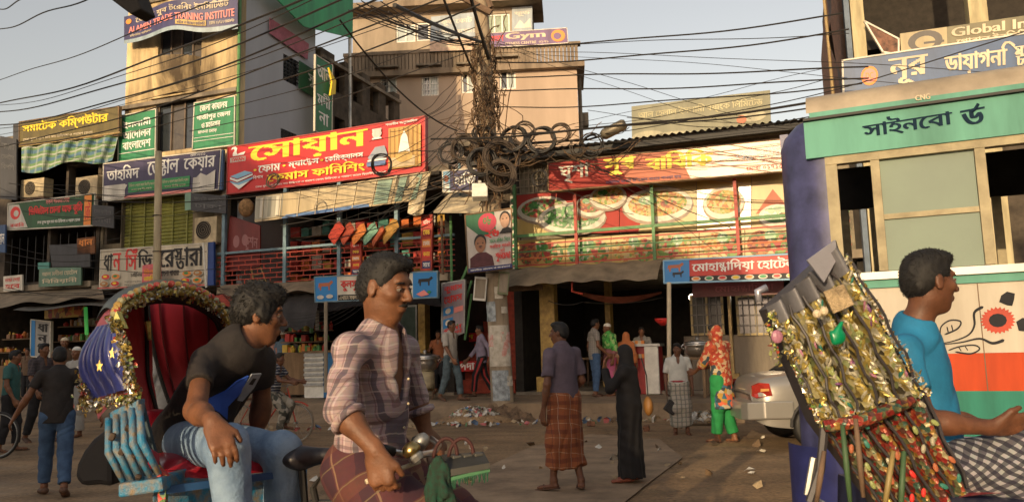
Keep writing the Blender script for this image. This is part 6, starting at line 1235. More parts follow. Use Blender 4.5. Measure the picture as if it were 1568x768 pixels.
# ------------------------------------------------------------------ people
def lerp(a, b, t): return a+(b-a)*t
def V3(*a): return Vector(a)
def hand(s, w, d, nrm, side, curl=.5, sc=1.0, k=.007, spread=.0):
    """w wrist, d pointing direction, nrm back-of-hand normal, side thumb side direction"""
    d = d.normalized(); nrm = (nrm-d*nrm.dot(d)).normalized(); sd = d.cross(nrm); sd = sd if sd.dot(side) > 0 else -sd
    s.cone(w-d*.01, w+d*.035*sc, .024*sc, .026*sc, .02, (nrm, .62)); s.cone(w+d*.03*sc-sd*.012*sc, w+d*.085*sc-sd*.02*sc, .027*sc, .021*sc, .015, (nrm, .5)); s.cone(w+d*.03*sc+sd*.012*sc, w+d*.09*sc+sd*.018*sc, .027*sc, .021*sc, .015, (nrm, .5))
    for i, (o, L_, r) in enumerate(((.030, .068, .0090), (.010, .078, .0095), (-.011, .072, .009), (-.031, .056, .0080))):
        a = w+d*.09*sc+sd*o*sc; c1_ = curl*(1+.12*i); f1 = (d*math.cos(c1_*.7)-nrm*math.sin(c1_*.7)+sd*o*spread*8).normalized(); b = a+f1*L_*.45*sc; f2 = d*math.cos(c1_*1.5)-nrm*math.sin(c1_*1.5); c = b+f2.normalized()*L_*.32*sc; f3 = d*math.cos(c1_*2.1)-nrm*math.sin(c1_*2.1); e = c+f3.normalized()*L_*.25*sc
        s.cone(a-d*.015*sc, b, r*1.1*sc, r*sc, k); s.cone(b, c, r*sc, r*.92*sc, k*.5); s.cone(c, e, r*.92*sc, r*.8*sc, k*.5)
    a = w+d*.03*sc+sd*.028*sc; b = a+(d*.75+sd*.55-nrm*.25*curl).normalized()*.038*sc; c = b+(d*.95+sd*.2-nrm*.5*curl).normalized()*.032*sc; s.cone(w+d*.015*sc+sd*.012*sc, b, .017*sc, .0115*sc, .012); s.cone(b, c, .0115*sc, .009*sc, k*.5)
def head(t, hc, yaw, pitch, sc, skin, hairm, vox, sk, neck, hair='short', face=True, tilt=0, moustache=False, beard=False):
    """adds the head to the body field sk, hair and eyes as meshes under t"""
    Rm = Matrix.Rotation(yaw, 3, 'Z') @ Matrix.Rotation(-pitch, 3, 'Y') @ Matrix.Rotation(tilt, 3, 'X'); M = np.array(Rm); h = lambda x, y, z: hc+Rm @ (V3(x*.9, y, z)*sc)
    E = lambda c, r, k=.015, neg=False, s_=sk: s_.ell(h(*c), [r[0]*.92*sc, r[1]*sc, r[2]*sc], M, k, neg)
    E((-.012, 0, .028), (.095, .073, .092)); E((.03, 0, -.035), (.058, .055, .075), .03); E((.045, 0, -.088), (.032, .03, .026), .02); E((.0, 0, -.055), (.06, .054, .045), .02)
    if face:
        E((.082, 0, .034), (.012, .046, .012), .014); sk.cone(h(.088, 0, .018), h(.112, 0, -.022), .007*sc, .0125*sc, .01); E((.1, .013, -.027), (.011, .008, .007), .006); E((.1, -.013, -.027), (.011, .008, .007), .006)
        E((.086, 0, -.053), (.014, .023, .0062), .006); E((.084, 0, -.064), (.014, .02, .0068), .006)
        for y in (-1, 1):
            E((.062, y*.042, -.014), (.024, .02, .018), .02); E((.092, y*.031, .008), (.011, .016, .009), .01, True); E((-.004, y*.076, -.002), (.019, .008, .030), .006); E((.003, y*.084, 0), (.009, .005, .016), .006, True)
    sk.cone(neck, h(-.02, 0, -.045), .051*sc, .049*sc, .03)
    # hair shell
    hs = Sdf(vox)
    F_ = lambda c, r, k=.01, neg=False: E(c, r, k, neg, hs)
    if hair == 'short': F_((-.017, 0, .036), (.098, .077, .090)); F_((-.055, 0, -.01), (.055, .066, .05), .03); F_((.035, 0, .09), (.062, .062, .034), .03); F_((.106, 0, -.012), (.060, .09, .096), .012, True); F_((.035, 0, -.085), (.09, .12, .085), .012, True); F_((.005, .085, -.035), (.028, .03, .038), .01, True); F_((.005, -.085, -.035), (.028, .03, .038), .01, True)
    elif hair == 'thick': F_((-.014, 0, .042), (.105, .085, .097)); F_((-.058, 0, 0), (.054, .068, .062), .03); F_((.045, 0, .092), (.060, .064, .036), .03); F_((.02, .06, .0), (.03, .028, .035), .02); F_((.02, -.06, .0), (.03, .028, .035), .02); F_((.108, 0, -.03), (.058, .09, .092), .012, True); F_((.035, 0, -.1), (.09, .12, .085), .012, True); F_((.004, .09, -.04), (.026, .03, .034), .01, True); F_((.004, -.09, -.04), (.026, .03, .034), .01, True)
    elif hair == 'cap': F_((-.016, 0, .055), (.1, .082, .075)); hs.plane(h(0, 0, .045), Rm @ V3(.15, 0, -1))
    elif hair == 'veil':
        F_((-.022, 0, .025), (.115, .095, .115)); F_((-.04, 0, -.09), (.10, .10, .1), .05); F_((-.03, 0, -.17), (.11, .15, .09), .05)
        if face: F_((.12, 0, -.01), (.07, .055, .085), .012, True)
    if hair in ('short', 'thick'):
        f1, f2 = 70/sc, 160/sc; amp = .0032*sc if hair == 'thick' else .0018*sc; ctr = npv(hc)
        hs.dis = lambda g: amp*(np.sin((g[..., 0]-ctr[0])*f1+np.sin(g[..., 2]*31)*2)*np.sin((g[..., 1])*f1*1.1+g[..., 2]*40)+.9*np.sin(g[..., 0]*f2+g[..., 2]*f2*.6+3*np.sin(g[..., 2]*60))*np.sin(g[..., 1]*f2+2*np.sin(g[..., 0]*55)))
    ho = sdf_part({'cap': 'cap', 'veil': 'headscarf'}.get(hair, 'hair'), hs, hairm, t)
    if vox < .007 and hair in ('short', 'thick'):     # loose strands break the outline
        rd = np.random.default_rng(5); me = ho.data; mb = MB(); ob = origin_of(t); ln = .020 if hair == 'thick' else .012
        for i in rd.integers(0, len(me.vertices), 2600):
            v = me.vertices[int(i)]; n_ = v.normal; q = ob+v.co; loc_ = Rm.transposed() @ (q-hc)
            if loc_.x > .05*sc and loc_.z < .05*sc: continue
            g_ = (n_*.22+Rm @ V3(-.35+.5*(loc_.x > .02), 0, -.55 if loc_.z < .08*sc else .1)+Vector(rd.normal(size=3))*.35).normalized(); w_ = g_.cross(n_).normalized()*.0011*sc; l_ = ln*sc*(.5+rd.random()*.7); q = q-n_*.002; mb.add([q-w_, q+w_, q+g_*l_*.6+w_*.6+n_*.001, q+g_*l_-n_*l_*.2], ((0, 1, 2, 3),))
        part('hair_strands', mb, hairm, t, kind='stuff')
    if face and vox < .0095:
        ew = M_('eye_white', (.2, .17, .15), .3, noise=0); ed = M_('eye_iris', (.02, .012, .008), .15, noise=0)
        for y in (-1, 1):
            e = part('eye', MB().ell(h(.0815, y*.031, .007), (.0102*sc,)*3, n=12, m=8), ew, t, smooth=True); part('iris', MB().ell(h(.0858, y*.0305, .0055), (.0068*sc,)*3, n=10, m=6), ed, e, smooth=True)
            part('eyelid', MB().tube([h(.0925-.012*abs(i-3)/3*1.1, y*(.0305+.0044*(i-3)), .0135-.0016*abs(i-3)) for i in range(7)], .003*sc, 5), skin, t, smooth=True)
            part('eyebrow', MB().tube([h(.094-.0042*abs(i-1)*.9-(.006 if i > 3 else 0), y*(.014+.0085*i), .027+.0026*i-.0009*i*i) for i in range(5)], [.002*sc, .0042*sc, .0042*sc, .0036*sc, .0012*sc], 5), hairm, t, smooth=True)
        part('mouth', MB().tube([h(.0975-.0042*abs(i-3)-.0006*(i-3)**2, .0068*(i-3), -.0585-.0008*abs(i-3)) for i in range(7)], .0022*sc, 5), M_('lip_skin', (.14, .045, .03), .5, noise=0), t, smooth=True)
        if moustache: part('moustache', MB().tube([h(.1015-.0044*abs(i-3)-.0006*(i-3)**2, .0076*(i-3), -.0445-.0016*abs(i-3)) for i in range(7)], [.0014*sc, .0038*sc, .0052*sc, .0046*sc, .0052*sc, .0038*sc, .0014*sc], 6), hairm, t, smooth=True)
    return h
SK = [M_('brown_skin', (.20, .082, .037), .55, noise=.3, scale=14, bump=.12, bscale=140), M_('dark_brown_skin', (.145, .057, .027), .55, noise=.3, scale=14, bump=.12, bscale=140), M_('tan_skin', (.3, .14, .07), .45, noise=.2, scale=14)]
for q in SK: q.node_tree.nodes['Principled BSDF'].inputs['Subsurface Weight'].default_value = .08; q.node_tree.nodes['Principled BSDF'].inputs['Subsurface Radius'].default_value = (.02, .008, .004)
m_hair = M_('black_hair', (.006, .005, .0045), .7, noise=.3, scale=40)
def folds(ctr, ax, amp, f, seed=0):
    ax = npv(ax); r_ = np.random.default_rng(seed); d1, d2, d3 = [r_.normal(size=3) for _ in range(3)]
    d1, d2, d3 = [d/np.linalg.norm(d) for d in (d1, d2, d3)]; o = npv(ctr); u = ax/np.linalg.norm(ax)*.55
    def fn(g):
        q = g-o; w = .05*np.sin(q @ d1*17+seed)+.03*np.sin(q @ d3*31+1); m = .5+.5*np.sin(q @ d2*11+2*np.sin(q @ d1*7)+seed); m2 = .5+.5*np.sin(q @ d3*13+seed*2)
        return amp*(m*(1-1.9*np.abs(np.sin((q @ (u+d1*.6)+w)*f*.5))**.7)+m2*.8*(1-1.9*np.abs(np.sin((q @ (u-d2*.6)+w)*f*.42))**.7)+.3*np.sin((q @ d3)*f*1.3+2*np.sin(q @ d2*19)))
    return fn
def person(label, J, vox=.011, H=1.0, skin=0, yaw=None, pitch=0, tilt=0, top='shirt', topm=None, sleeve=.55, bottom='trousers', botm=None, hair='short', hairm=None, group=None, curl=.5, feet='sandal', shoem=None,
           hem=-.12, face=True, moustache=False, seed=1, child=1.0, girth=1.0, lunglen=.12, loc=None, hd=None, extra=None):
    """J: world joints dict: pelvis neck head shL shR elL elR wrL wrR hipL hipR knL knR anL anR toeL toeR"""
    J = {k: Vector(v) for k, v in J.items()}; base = Vector(loc) if loc is not None else Vector((J['pelvis'].x, J['pelvis'].y, min(J['anL'].z, J['anR'].z)-.07*H))
    t = thing('person', label, 'person', base, group); sk = Sdf(vox); skm = SK[skin]; pv, nk = J['pelvis'], J['neck']; U = (nk-pv).normalized(); S = J['shL']-J['shR']; S = (S-U*S.dot(U)).normalized(); Fd = S.cross(U).normalized(); TM = np.array([list(Fd), list(S), list(U)]).T
    L_ = (nk-pv).length; G_ = girth*H; pS = (J['hipL']-J['hipR']).normalized(); pF = pS.cross(UZ).normalized()
    hcol = hairm or m_hair; yw = yaw if yaw is not None else math.atan2(Fd.y, Fd.x)
    def torso(s, e, k=.05):
        s.ell(pv+U*L_*.66+Fd*.0, ((.105*G_+e), (.150*G_+e), .19*H+e), TM, k); s.ell(pv+U*L_*.34, (.092*G_+e, .125*G_+e, .17*H+e), TM, k); s.ell(pv+U*L_*.06, (.105*G_+e, .148*G_+e, .12*H+e), TM, k)
        s.cone(J['shL']-S*.03*H-U*.012*H, J['shR']+S*.03*H-U*.012*H, .049*G_+e, .049*G_+e, k); s.cone(nk-U*.03*H, nk+U*.01, .07*H+e, .06*H+e, k)
    fore = {}
    covered = top in ('burqa',)
    if not covered:
        torso(sk, -.004)
    else: sk.cone(pv, nk, .08*H, .06*H)
    for sd in 'LR':
        sh, el, wr = J['sh'+sd], J['el'+sd], J['wr'+sd]; sk.cone(sh, el, .041*G_, .037*H, .03); sk.cone(el, el+(wr-el)*.35, .040*H, .038*H, .02); sk.cone(el+(wr-el)*.3, wr, .038*H, .024*H, .02)
        d = (wr-el).normalized(); hdir = J.get('hd'+sd, d); out = (S if sd == 'L' else -S); nr = J.get('hn'+sd, out); th_ = J.get('ht'+sd, Fd*1.0+U*.2)
        hand(sk, wr, hdir, nr, th_, curl if not isinstance(curl, dict) else curl[sd], H*(1.0 if vox < .009 else 1.12), k=.006 if vox < .009 else .004)
    legs = bottom in ('trousers', 'lungi', 'salwar', 'shorts')
    for sd in 'LR':
        hp, kn, an, to = J['hip'+sd], J['kn'+sd], J['an'+sd], J['toe'+sd]
        if bottom != 'robe': sk.cone(hp, kn, .078*G_, .054*H, .04); sk.cone(kn, kn+(an-kn)*.4, .053*H, .05*H, .03); sk.cone(kn+(an-kn)*.35, an, .049*H, .034*H, .03)
        fd = (to-an); fd = V3(fd.x, fd.y, fd.z); f0 = V3(fd.x, fd.y, 0).normalized(); gz = an-UZ*.052*H
        sk.cone(an-f0*.02*H, gz+f0*.0, .034*H, .032*H, .03); sk.cone(gz-f0*.035*H, gz+fd.normalized()*.14*H+UZ*0, .033*H, .03*H, .03, (UZ, .72)); sk.cone(gz+fd.normalized()*.13*H, gz+fd.normalized()*.17*H, .031*H, .02*H, .02, (UZ, .6))
        if feet:
            sm = shoem or M_('worn_sandal', (.10, .05, .028), .7, noise=.3); f = fd.normalized(); sdv = f.cross(UZ).normalized()
            s2 = Sdf(max(vox*.8, .006))
            if feet == 'sandal': s2.cone(gz-f*.045*H-UZ*.024*H, gz+f*.175*H-UZ*.024*H, .038*H, .042*H, .01, (UZ, .28)); s2.cone(gz+f*.09*H-sdv*.035*H-UZ*.01, gz+f*.11*H+UZ*.02*H, .009, .009, .01); s2.cone(gz+f*.09*H+sdv*.035*H-UZ*.01, gz+f*.11*H+UZ*.02*H, .009, .009, .01)
            else: s2.cone(gz-f*.04*H, gz+f*.1*H, .045*H, .044*H, .02, (UZ, .85)); s2.cone(gz+f*.1*H-UZ*.008, gz+f*.19*H-UZ*.012, .044*H, .036*H, .02, (UZ, .6))
            sdf_part('shoe' if feet != 'sandal' else 'sandal', s2, sm, t)
    hx = head(t, J['head'], yw, pitch, H*(child if child != 1 else 1), skm, hcol, max(.0055, vox*.75) if vox < .01 else vox*.9, sk, nk-U*.02, hair, face, tilt, moustache)
    sdf_part('body', sk, skm, t)
    # ---- upper clothing
    if top in ('shirt', 'tee', 'kameez'):
        s = Sdf(vox); e = .014*H if top != 'tee' else .010*H; torso(s, e); hl = {'shirt': hem, 'tee': hem, 'kameez': -.45}[top]*H
        wl = .152*G_ if top != 'kameez' else .19*G_; s.cone(pv+U*L_*.3, pv+U*hl*1.0-U*.02, .138*G_+e, wl+e, .06, (Fd, .74), cb=0.02)
        for sd in 'LR':
            sh, el, wr = J['sh'+sd], J['el'+sd], J['wr'+sd]
            if sleeve <= 1: m = sh.lerp(el, sleeve); s.cone(sh-U*.005*H, m, .052*G_+e*.7, .053*G_+e*.6, .03, cb=.0)
            else: m = el.lerp(wr, sleeve-1); s.cone(sh-U*.01*H, el, .048*G_+e*.6, .047*G_+e*.4, .03); s.cone(el, m, .048*G_+e*.4, .042*G_+e*.4, .03, cb=0)
        s.plane(pv+U*hl, -U); s.cone(nk+Fd*.03-U*.005, nk+U*.12+Fd*.03, .05*H, .075*H, .012, neg=True)
        if top == 'shirt': s.ell(nk+Fd*.095*H-U*(.03 if vox > .007 else .05)*H, ((.05*H, .034*H, .1*H) if vox > .007 else (.062*H, .04*H, .15*H)), TM, .012, neg=True)
        s.dis = folds(pv, U+Fd*.3, (.0045 if vox > .007 else .0075)*H, 34, seed)
        g = sdf_part('shirt' if top != 'kameez' else 'tunic', s, topm, t)
        if top == 'shirt' and vox < .012:
            cr = [nk+(Fd*math.cos(a)*.064+S*math.sin(a)*.072)*H+U*(.012-.030*max(0, math.cos(a)))*H for a in [-2.75+i*.5 for i in range(12)]]
            part('collar', MB().tube([c+U*.012*H for c in [nk+(Fd*math.cos(a)*.067+S*math.sin(a)*.074)*H+U*(.018-.05*max(0, math.cos(a)))*H for a in [.42+i*(2*math.pi-.84)/14 for i in range(15)]]], .0135*H, 6), topm, g, smooth=True)
    elif top == 'burqa':
        s = Sdf(vox); torso(s, .02*H); lowz = min(J['anL'].z, J['anR'].z)-.03; bot = V3(pv.x, pv.y, lowz)
        s.cone(pv+U*L_*.75, pv-UZ*.1*H, .15*G_, .17*G_, .08, (Fd, .75)); s.cone(pv, bot, .17*G_, .21*G_, .08, (Fd, .8)); s.plane(bot, -UZ)
        for sd in 'LR': s.cone(J['sh'+sd], J['el'+sd], .062*H, .06*H, .05); s.cone(J['el'+sd], J['wr'+sd], .06*H, .05*H, .04, cb=-.01)
        s.dis = (lambda c: (lambda g: .008*np.sin(np.arctan2(g[..., 1]-c.y, g[..., 0]-c.x)*9+2*np.sin(g[..., 2]*5))*np.clip((c.z+.2-g[..., 2])*2, 0, 1)+.003*np.sin(g[..., 2]*50+g[..., 0]*20)))(pv); sdf_part('robe', s, topm, t)
    # ---- lower clothing
    if bottom in ('trousers', 'salwar'):
        s = Sdf(vox); w = (.014 if vox > .007 else .005) if bottom == 'trousers' else .03; s.ell(pv+U*.0, (.100*G_+w*.3, .140*G_+w*.3, .11*H), TM, .05)
        s.plane(pv+U*(.03 if top in ('shirt', 'tee', 'kameez') else .11)*H, U)
        for sd in 'LR':
            hp, kn, an = J['hip'+sd], J['kn'+sd], J['an'+sd]; e2 = an.lerp(kn, .10); s.cone(hp, kn, .086*G_+w, .062*H+w, .04); s.cone(kn, e2, .062*H+w, (.05*H+w*1.0), .03, cb=0)
        s.dis = folds(pv, UZ, .006*H, 42, seed+3); sdf_part('trousers', s, botm, t)
    elif bottom == 'lungi':
        s = Sdf(vox); s.ell(pv-U*.03, (.108*G_, .142*G_, .12*H), TM, .06)
        aL, aR = J['anL'].lerp(J['knL'], lunglen/.4), J['anR'].lerp(J['knR'], lunglen/.4); lo_ = (aL+aR)/2
        s.cone(pv-U*.02*H, lo_.lerp(pv, .45), .142*G_, .155*G_, .08, (pF, .78)); s.plane(pv+U*(.05+max(0, hem+.12)*1.0)*H, U)
        for sd, a_ in (('L', aL), ('R', aR)): s.cone(J['hip'+sd], J['kn'+sd], .1*H, .1*H, .09); s.cone(J['kn'+sd], a_, .1*H, .09*H, .09, cb=.02)
        s.cone(lo_.lerp(pv, .5), lo_, .15*G_, .135*G_, .09, (pF, .7), cb=.02)
        s.dis = folds(pv, V3(.9, .5, .3), .010*H, 30, seed+5); sdf_part('lungi', s, botm, t)
    if extra: extra(t, J, dict(pv=pv, nk=nk, U=U, S=S, Fd=Fd, H=H, vox=vox, TM=TM, hx=hx))
    return t
def stand(x, y, z0, head_yaw, H=1.0, lean=0, pose='stand', arms=None, stride=.0, feet_split=.1, L=None, Rr=None):
    """ready joints for a standing or walking figure 1.7 m tall x H at (x,y), feet at z0, facing head_yaw (radians, 0 = +x)"""
    c, s_ = math.cos(head_yaw), math.sin(head_yaw)
    def w(f, l, u): return V3(x+(f*c-l*s_)*H, y+(f*s_+l*c)*H, z0+u*H)
    k = stride; ln = lean
    J = dict(pelvis=w(0, 0, .93-.25*k*k), neck=w(.015+ln, 0, 1.43-.2*k*k), head=w(.045+ln*1.3, 0, 1.575-.2*k*k), shL=w(ln*.9, .175, 1.375), shR=w(ln*.9, -.175, 1.375), hipL=w(0, .088, .9), hipR=w(0, -.088, .9),
             knL=w(k*.55+.02, .095, .49), knR=w(-k*.35+.02, -.095, .48), anL=w(k*.8, feet_split, .085), anR=w(-k*.95, -feet_split, .085+.04*min(1, k*3)), toeL=w(k*.8+.15, feet_split+.03, .075), toeR=w(-k*.95+.15, -feet_split-.03, .045+.0*k),
             elL=w(-k*.5-.02+ln*.5, .235, 1.10), elR=w(k*.45-.02+ln*.5, -.235, 1.10), wrL=w(-k*.7+.04+ln*.3, .25, .86), wrR=w(k*.9+.06+ln*.3, -.25, .87))
    if arms:
        for kk, v in arms.items(): J[kk] = w(*v) if kk[:2] not in ('hd', 'hn', 'ht') else V3(v[0]*c-v[1]*s_, v[0]*s_+v[1]*c, v[2])
    return J
def at(px, pyfoot, z): g = G(px, pyfoot, z); return g.x, g.y
# ================================================================== the left cycle rickshaw
def Q(*a): return P(*a)
m_hoodred = M_('hood_lining_red', (.6, .03, .05), .6, noise=.25, scale=2, sheen=.3); m_seatred = M_('red_rexine', (.42, .015, .03), .35, noise=.2, scale=3, coat=.2)
m_hoodblue = M_('hood_blue_vinyl', (.035, .05, .25), .4, noise=.3, scale=5, coat=.2); m_turq = M_('chipped_turquoise_paint', (.018, .17, .31), .5, noise=.4, scale=34, c2=(.22, .17, .11), amount=.3, bump=.3)
m_gold = M_('gold_tinsel', (.55, .42, .12), .35, metal=.7, noise=.5, scale=60); m_silverf = M_('silver_foil', (.6, .58, .5), .3, metal=.8, noise=.3, scale=50)
m_foil = vor('foil_garland', [(.55, .5, .35), (.45, .3, .08), (.5, .08, .05), (.2, .3, .08), (.5, .48, .4), (.45, .35, .1), (.12, .12, .08)], 38, .35, .35, .6)
def rick_left():
    t = thing('cycle_rickshaw', 'blue hooded cycle rickshaw with red seat and gold tinsel rim at left', 'rickshaw', V3(-1.1, 3.0, 0))
    arch = [(206, 622, 2.62), (200, 575, 2.60), (190, 530, 2.60), (178, 492, 2.62), (186, 475, 2.70), (208, 460, 2.80), (235, 450, 2.92), (265, 446, 3.02), (295, 451, 3.14), (322, 463, 3.25), (344, 482, 3.36), (356, 515, 3.45), (358, 560, 3.5)]
    A = [Q(*a) for a in arch]; back = [Q(*a) for a in [(150, 640, 3.1), (142, 590, 3.1), (138, 545, 3.12), (142, 508, 3.15), (160, 486, 3.25), (190, 470, 3.35), (225, 461, 3.5), (258, 458, 3.6), (285, 462, 3.7), (310, 474, 3.8), (330, 492, 3.9), (338, 522, 3.95), (340, 560, 3.98)]]
    def cr(L_, u):
        u = u*(len(L_)-1); i = min(int(u), len(L_)-2); f = u-i; p0, p1, p2, p3 = L_[max(i-1, 0)], L_[i], L_[i+1], L_[min(i+2, len(L_)-1)]
        return (p1*2+(p2-p0)*f+(p0*2-p1*5+p2*4-p3)*f*f+(p1*3-p0-p2*3+p3)*f**3)*.5
    # outer cover over the top, lining under it
    u0 = 3/12
    part('hood_top', MB().grid(lambda a, b: cr(A, u0+(1-u0)*a).lerp(cr(back, u0+(1-u0)*a), b)+UZ*(.02+.05*math.sin(b*math.pi)), 40, 8), M_('hood_black_vinyl', (.035, .04, .02), .5, noise=.4, scale=6, coat=.1), t, smooth=True)
    part('hood_lining', MB().grid(lambda a, b: cr(A, a).lerp(cr(back, a), b)-UZ*.004+UZ*.04*math.sin(b*math.pi), 48, 8), m_hoodred, t, smooth=True)
    # back lining in two panels with a gap between
    def fl(top, bot, n, c=0): return MB().grid(lambda a, b: (top[0].lerp(top[1], a)).lerp(bot[0].lerp(bot[1], a), b)+Vector((0, .05*math.sin(b*math.pi)+.012*math.sin(a*22), 0)), n, 12)
    part('hood_back_panel', MB().grid(lambda a, b: (lambda x1: Q(182+18*b+(x1-182-18*b)*a, 480-18*a+(160+18*a)*b, 3.3+.2*a)+V3(0, .05*math.sin(b*math.pi)+.012*math.sin(a*22), 0))(224+4*b+16*max(0, b-.65)/.35), 12, 14), m_hoodred, t, smooth=True)
    def rp(a, b): c = 228+8*b+34*b*b; d = 338+4*b; return Q(c+(d-c)*a, 462+10*a+176*b, 3.62+.25*a)
    part('hood_back_panel', MB().grid(rp, 12, 12), m_hoodred, t, smooth=True)
    for k in range(3): part('panel_seam', MB().tube([rp((k+.5)/3, i/8)-V3(0, .012, 0) for i in range(9)], .005, 5), M_('dark_red_piping', (.12, .01, .012), .6), t)
    part('gap_piping', MB().tube([rp(0, i/10)-V3(0, .01, 0) for i in range(11)], .009, 5), m_black, t); part('gap_piping', MB().tube([Q(224+4*i/10+16*max(0, i/10-.65)/.35, 465+175*i/10, 3.48) for i in range(11)], .009, 5), m_black, t)
    part('hanging_tassel', MB().tube([Q(226, 492, 3.0), Q(229, 520, 3.0)], [.012, .006], 6), m_gold, t)
    for k in range(4):       # rib hoops inside
        f = .2+.22*k; part('hood_hoop', MB().tube([cr(A, a/30).lerp(cr(back, a/30), f)-UZ*.012 for a in range(6, 31)], .009, 6), m_black, t)
    # side folds, each a bulging pleat
    for k in range(5):
        f0, f1 = k/5, (k+1)/5
        def pl(a, b, f0=f0, f1=f1):
            f = f0+(f1-f0)*a; top = Q(184, 492, 2.6).lerp(Q(150, 500, 2.95), f); bot = Q(206, 592, 2.56).lerp(Q(140, 612, 2.95), f); q = top.lerp(bot, b); bulge = .045*math.sin(a*math.pi)**.7*(.4+.6*math.sin(min(1, b*1.1)*math.pi)); return q+V3(-.045*math.sin(b*math.pi)*f-.02*bulge*10*.5, -bulge, 0)
        part('side_pleat', MB().grid(pl, 8, 14), m_hoodblue, t, smooth=True)
    for k, (x, y) in enumerate(((152, 560), (172, 540), (189, 562), (196, 530))):
        st = []
        for i in range(10): a = i*math.pi/5; r = .015 if i % 2 == 0 else .007; st.append(Q(x, y, 2.58)+V3(r*math.sin(a)*.8, 0, r*math.cos(a)*1.4))
        part('star_patch', MB().prism(st, V3(0, .004, 0)), m_gold, t)
    part('yellow_tip', MB().prism([Q(178, 476, 2.58), Q(170, 500, 2.58), Q(190, 502, 2.58)], V3(0, .03, 0)), M_('yellow_plastic', (.6, .55, .05), .4), t)
    # tinsel garlands: hundreds of small foil curls
    def tinsel(path, n, w, nm='tinsel_trim', mats=(m_gold, m_silverf, m_foil)):
        for mi, m in enumerate(mats):
            mb = MB()
            for i in range(n):
                p_ = cr(path, random.random())+V3(random.gauss(0, w), random.gauss(0, w*.8)-.01, random.gauss(0, w)); s_ = random.uniform(.004, .009); Mx = rotm(random.uniform(0, 360), random.uniform(0, 360), random.uniform(0, 360))
                mb.add([p_+Mx @ Vector(q)*s_ for q in ((-1, -.5, 0), (1, -.6, .3), (1.2, .5, -.2), (-.8, .7, .3))], ((0, 1, 2, 3),))
            part(nm, mb, m, t, kind='stuff')
    tinsel(A[3:], 420, .011); tinsel([Q(178, 492, 2.58), Q(190, 530, 2.56), Q(200, 575, 2.56), Q(208, 612, 2.58), Q(180, 612, 2.62), Q(134, 622, 2.8)], 300, .009)
    tinsel([Q(132, 560, 2.95), Q(130, 590, 2.9), Q(132, 622, 2.85)], 90, .010)
    part('rim_tube', MB().tube([cr(A, i/40) for i in range(41)], .014, 7), m_gold, t, smooth=True)
    mbx = MB()
    for i in range(26):
        p_ = cr(A[3:], i/25)+UZ*.028+V3(0, -.012, 0); mbx.ell(p_, (.016, .008, .014), n=8, m=5)
    part('red_flower_trim', mbx, vor('red_flower_foil', [(.5, .06, .04), (.5, .3, .06), (.4, .38, .2)], 30, .4), t, kind='stuff')
    # lower folded side: turquoise bars
    tb = [Q(168, 630, 2.6), Q(212, 610, 2.55)]; part('side_crossbar', MB().prism([tb[0], tb[1], tb[1]-UZ*.05, tb[0]-UZ*.05], V3(0, .05, 0)), m_turq, t, bevel=.006)
    for k in range(5):
        a = Q(166+k*12, 640-5*k, 2.58-.02*k); b = Q(192+k*13, 742-4*k, 2.55-.02*k); part('side_slat', MB().tube([a, a.lerp(b, .5)+V3(-.01, -.03, 0), b], [.010, .013, .009], 8), m_turq, t, smooth=True)
    part('side_backboard', MB().prism([Q(166, 632, 2.68), Q(216, 612, 2.64), Q(248, 736, 2.62), Q(192, 748, 2.66)], V3(0, .02, 0)), M_('dark_backboard', (.03, .06, .08), .6), t)
    for k, (x, y) in enumerate(((172, 668), (187, 690), (203, 700), (214, 668), (222, 705), (196, 655), (212, 730))): part('metal_bracket', MB().box(Q(x, y, 2.5), (.018, .014, .024), rotm(10*k, 20, 15)), M_('dark_iron', (.07, .045, .03), .6, metal=.4), t, bevel=.004)
    part('side_base', MB().prism([Q(180, 740, 2.5), Q(248, 730, 2.5), Q(250, 752, 2.5), Q(180, 762, 2.5)], V3(0, .25, 0)), m_turq, t, bevel=.008)
    # seat: backrest, cushion, box with patterned edge
    def pad(pts, th, m, nm, bul=.03):
        a, b, c, d = pts; nn = (b-a).cross(d-a).normalized(); nn = nn if nn.dot(O-a) > 0 else -nn
        return part(nm, MB().grid(lambda u, v: (a.lerp(b, u)).lerp(d.lerp(c, u), v)+nn*bul*(math.sin(u*math.pi)*math.sin(v*math.pi))**.4+nn*.006*math.sin(u*14)*math.sin(v*9), 20, 12), m, t, smooth=True)
    pad((Q(214, 628, 3.2), Q(340, 628, 3.4), Q(345, 690, 3.3), Q(226, 690, 3.05)), .1, m_seatred, 'seat_backrest', .05)
    pad((Q(228, 688, 3.1), Q(400, 684, 3.35), Q(416, 706, 2.9), Q(240, 722, 2.62)), .1, m_seatred, 'seat_cushion', .05)
    pad((Q(240, 722, 2.62), Q(416, 706, 2.9), Q(416, 728, 2.9), Q(246, 752, 2.62)), .1, m_seatred, 'cushion_front', .02)
    part('armrest', MB().grid(lambda a, b: Q(222+22*a, 700+30*b-6*a, 2.62)+V3(0, -.04*math.sin(a*math.pi), .03*math.sin(a*math.pi)), 8, 6), m_seatred, t, smooth=True)
    part('seat_box', MB().prism([Q(232, 735, 2.58), Q(420, 722, 2.88), Q(422, 800, 2.9), Q(232, 830, 2.58)], V3(0, .45, 0)), m_turq, t, bevel=.008)
    part('patterned_edge', MB().prism([Q(240, 712, 2.54), Q(256, 728, 2.54), Q(252, 775, 2.54), Q(242, 775, 2.54)], V3(.0, .02, 0)), vor('edge_print', [(.5, .04, .03), (.55, .35, .05), (.5, .04, .03), (.1, .2, .06)], 50, .5), t)
    part('seat_trim', MB().prism([Q(245, 745, 2.53), Q(420, 722, 2.8), Q(420, 732, 2.8), Q(245, 757, 2.53)], V3(0, .02, 0)), M_('seat_trim_blue', (.03, .10, .25), .45, noise=.3), t)
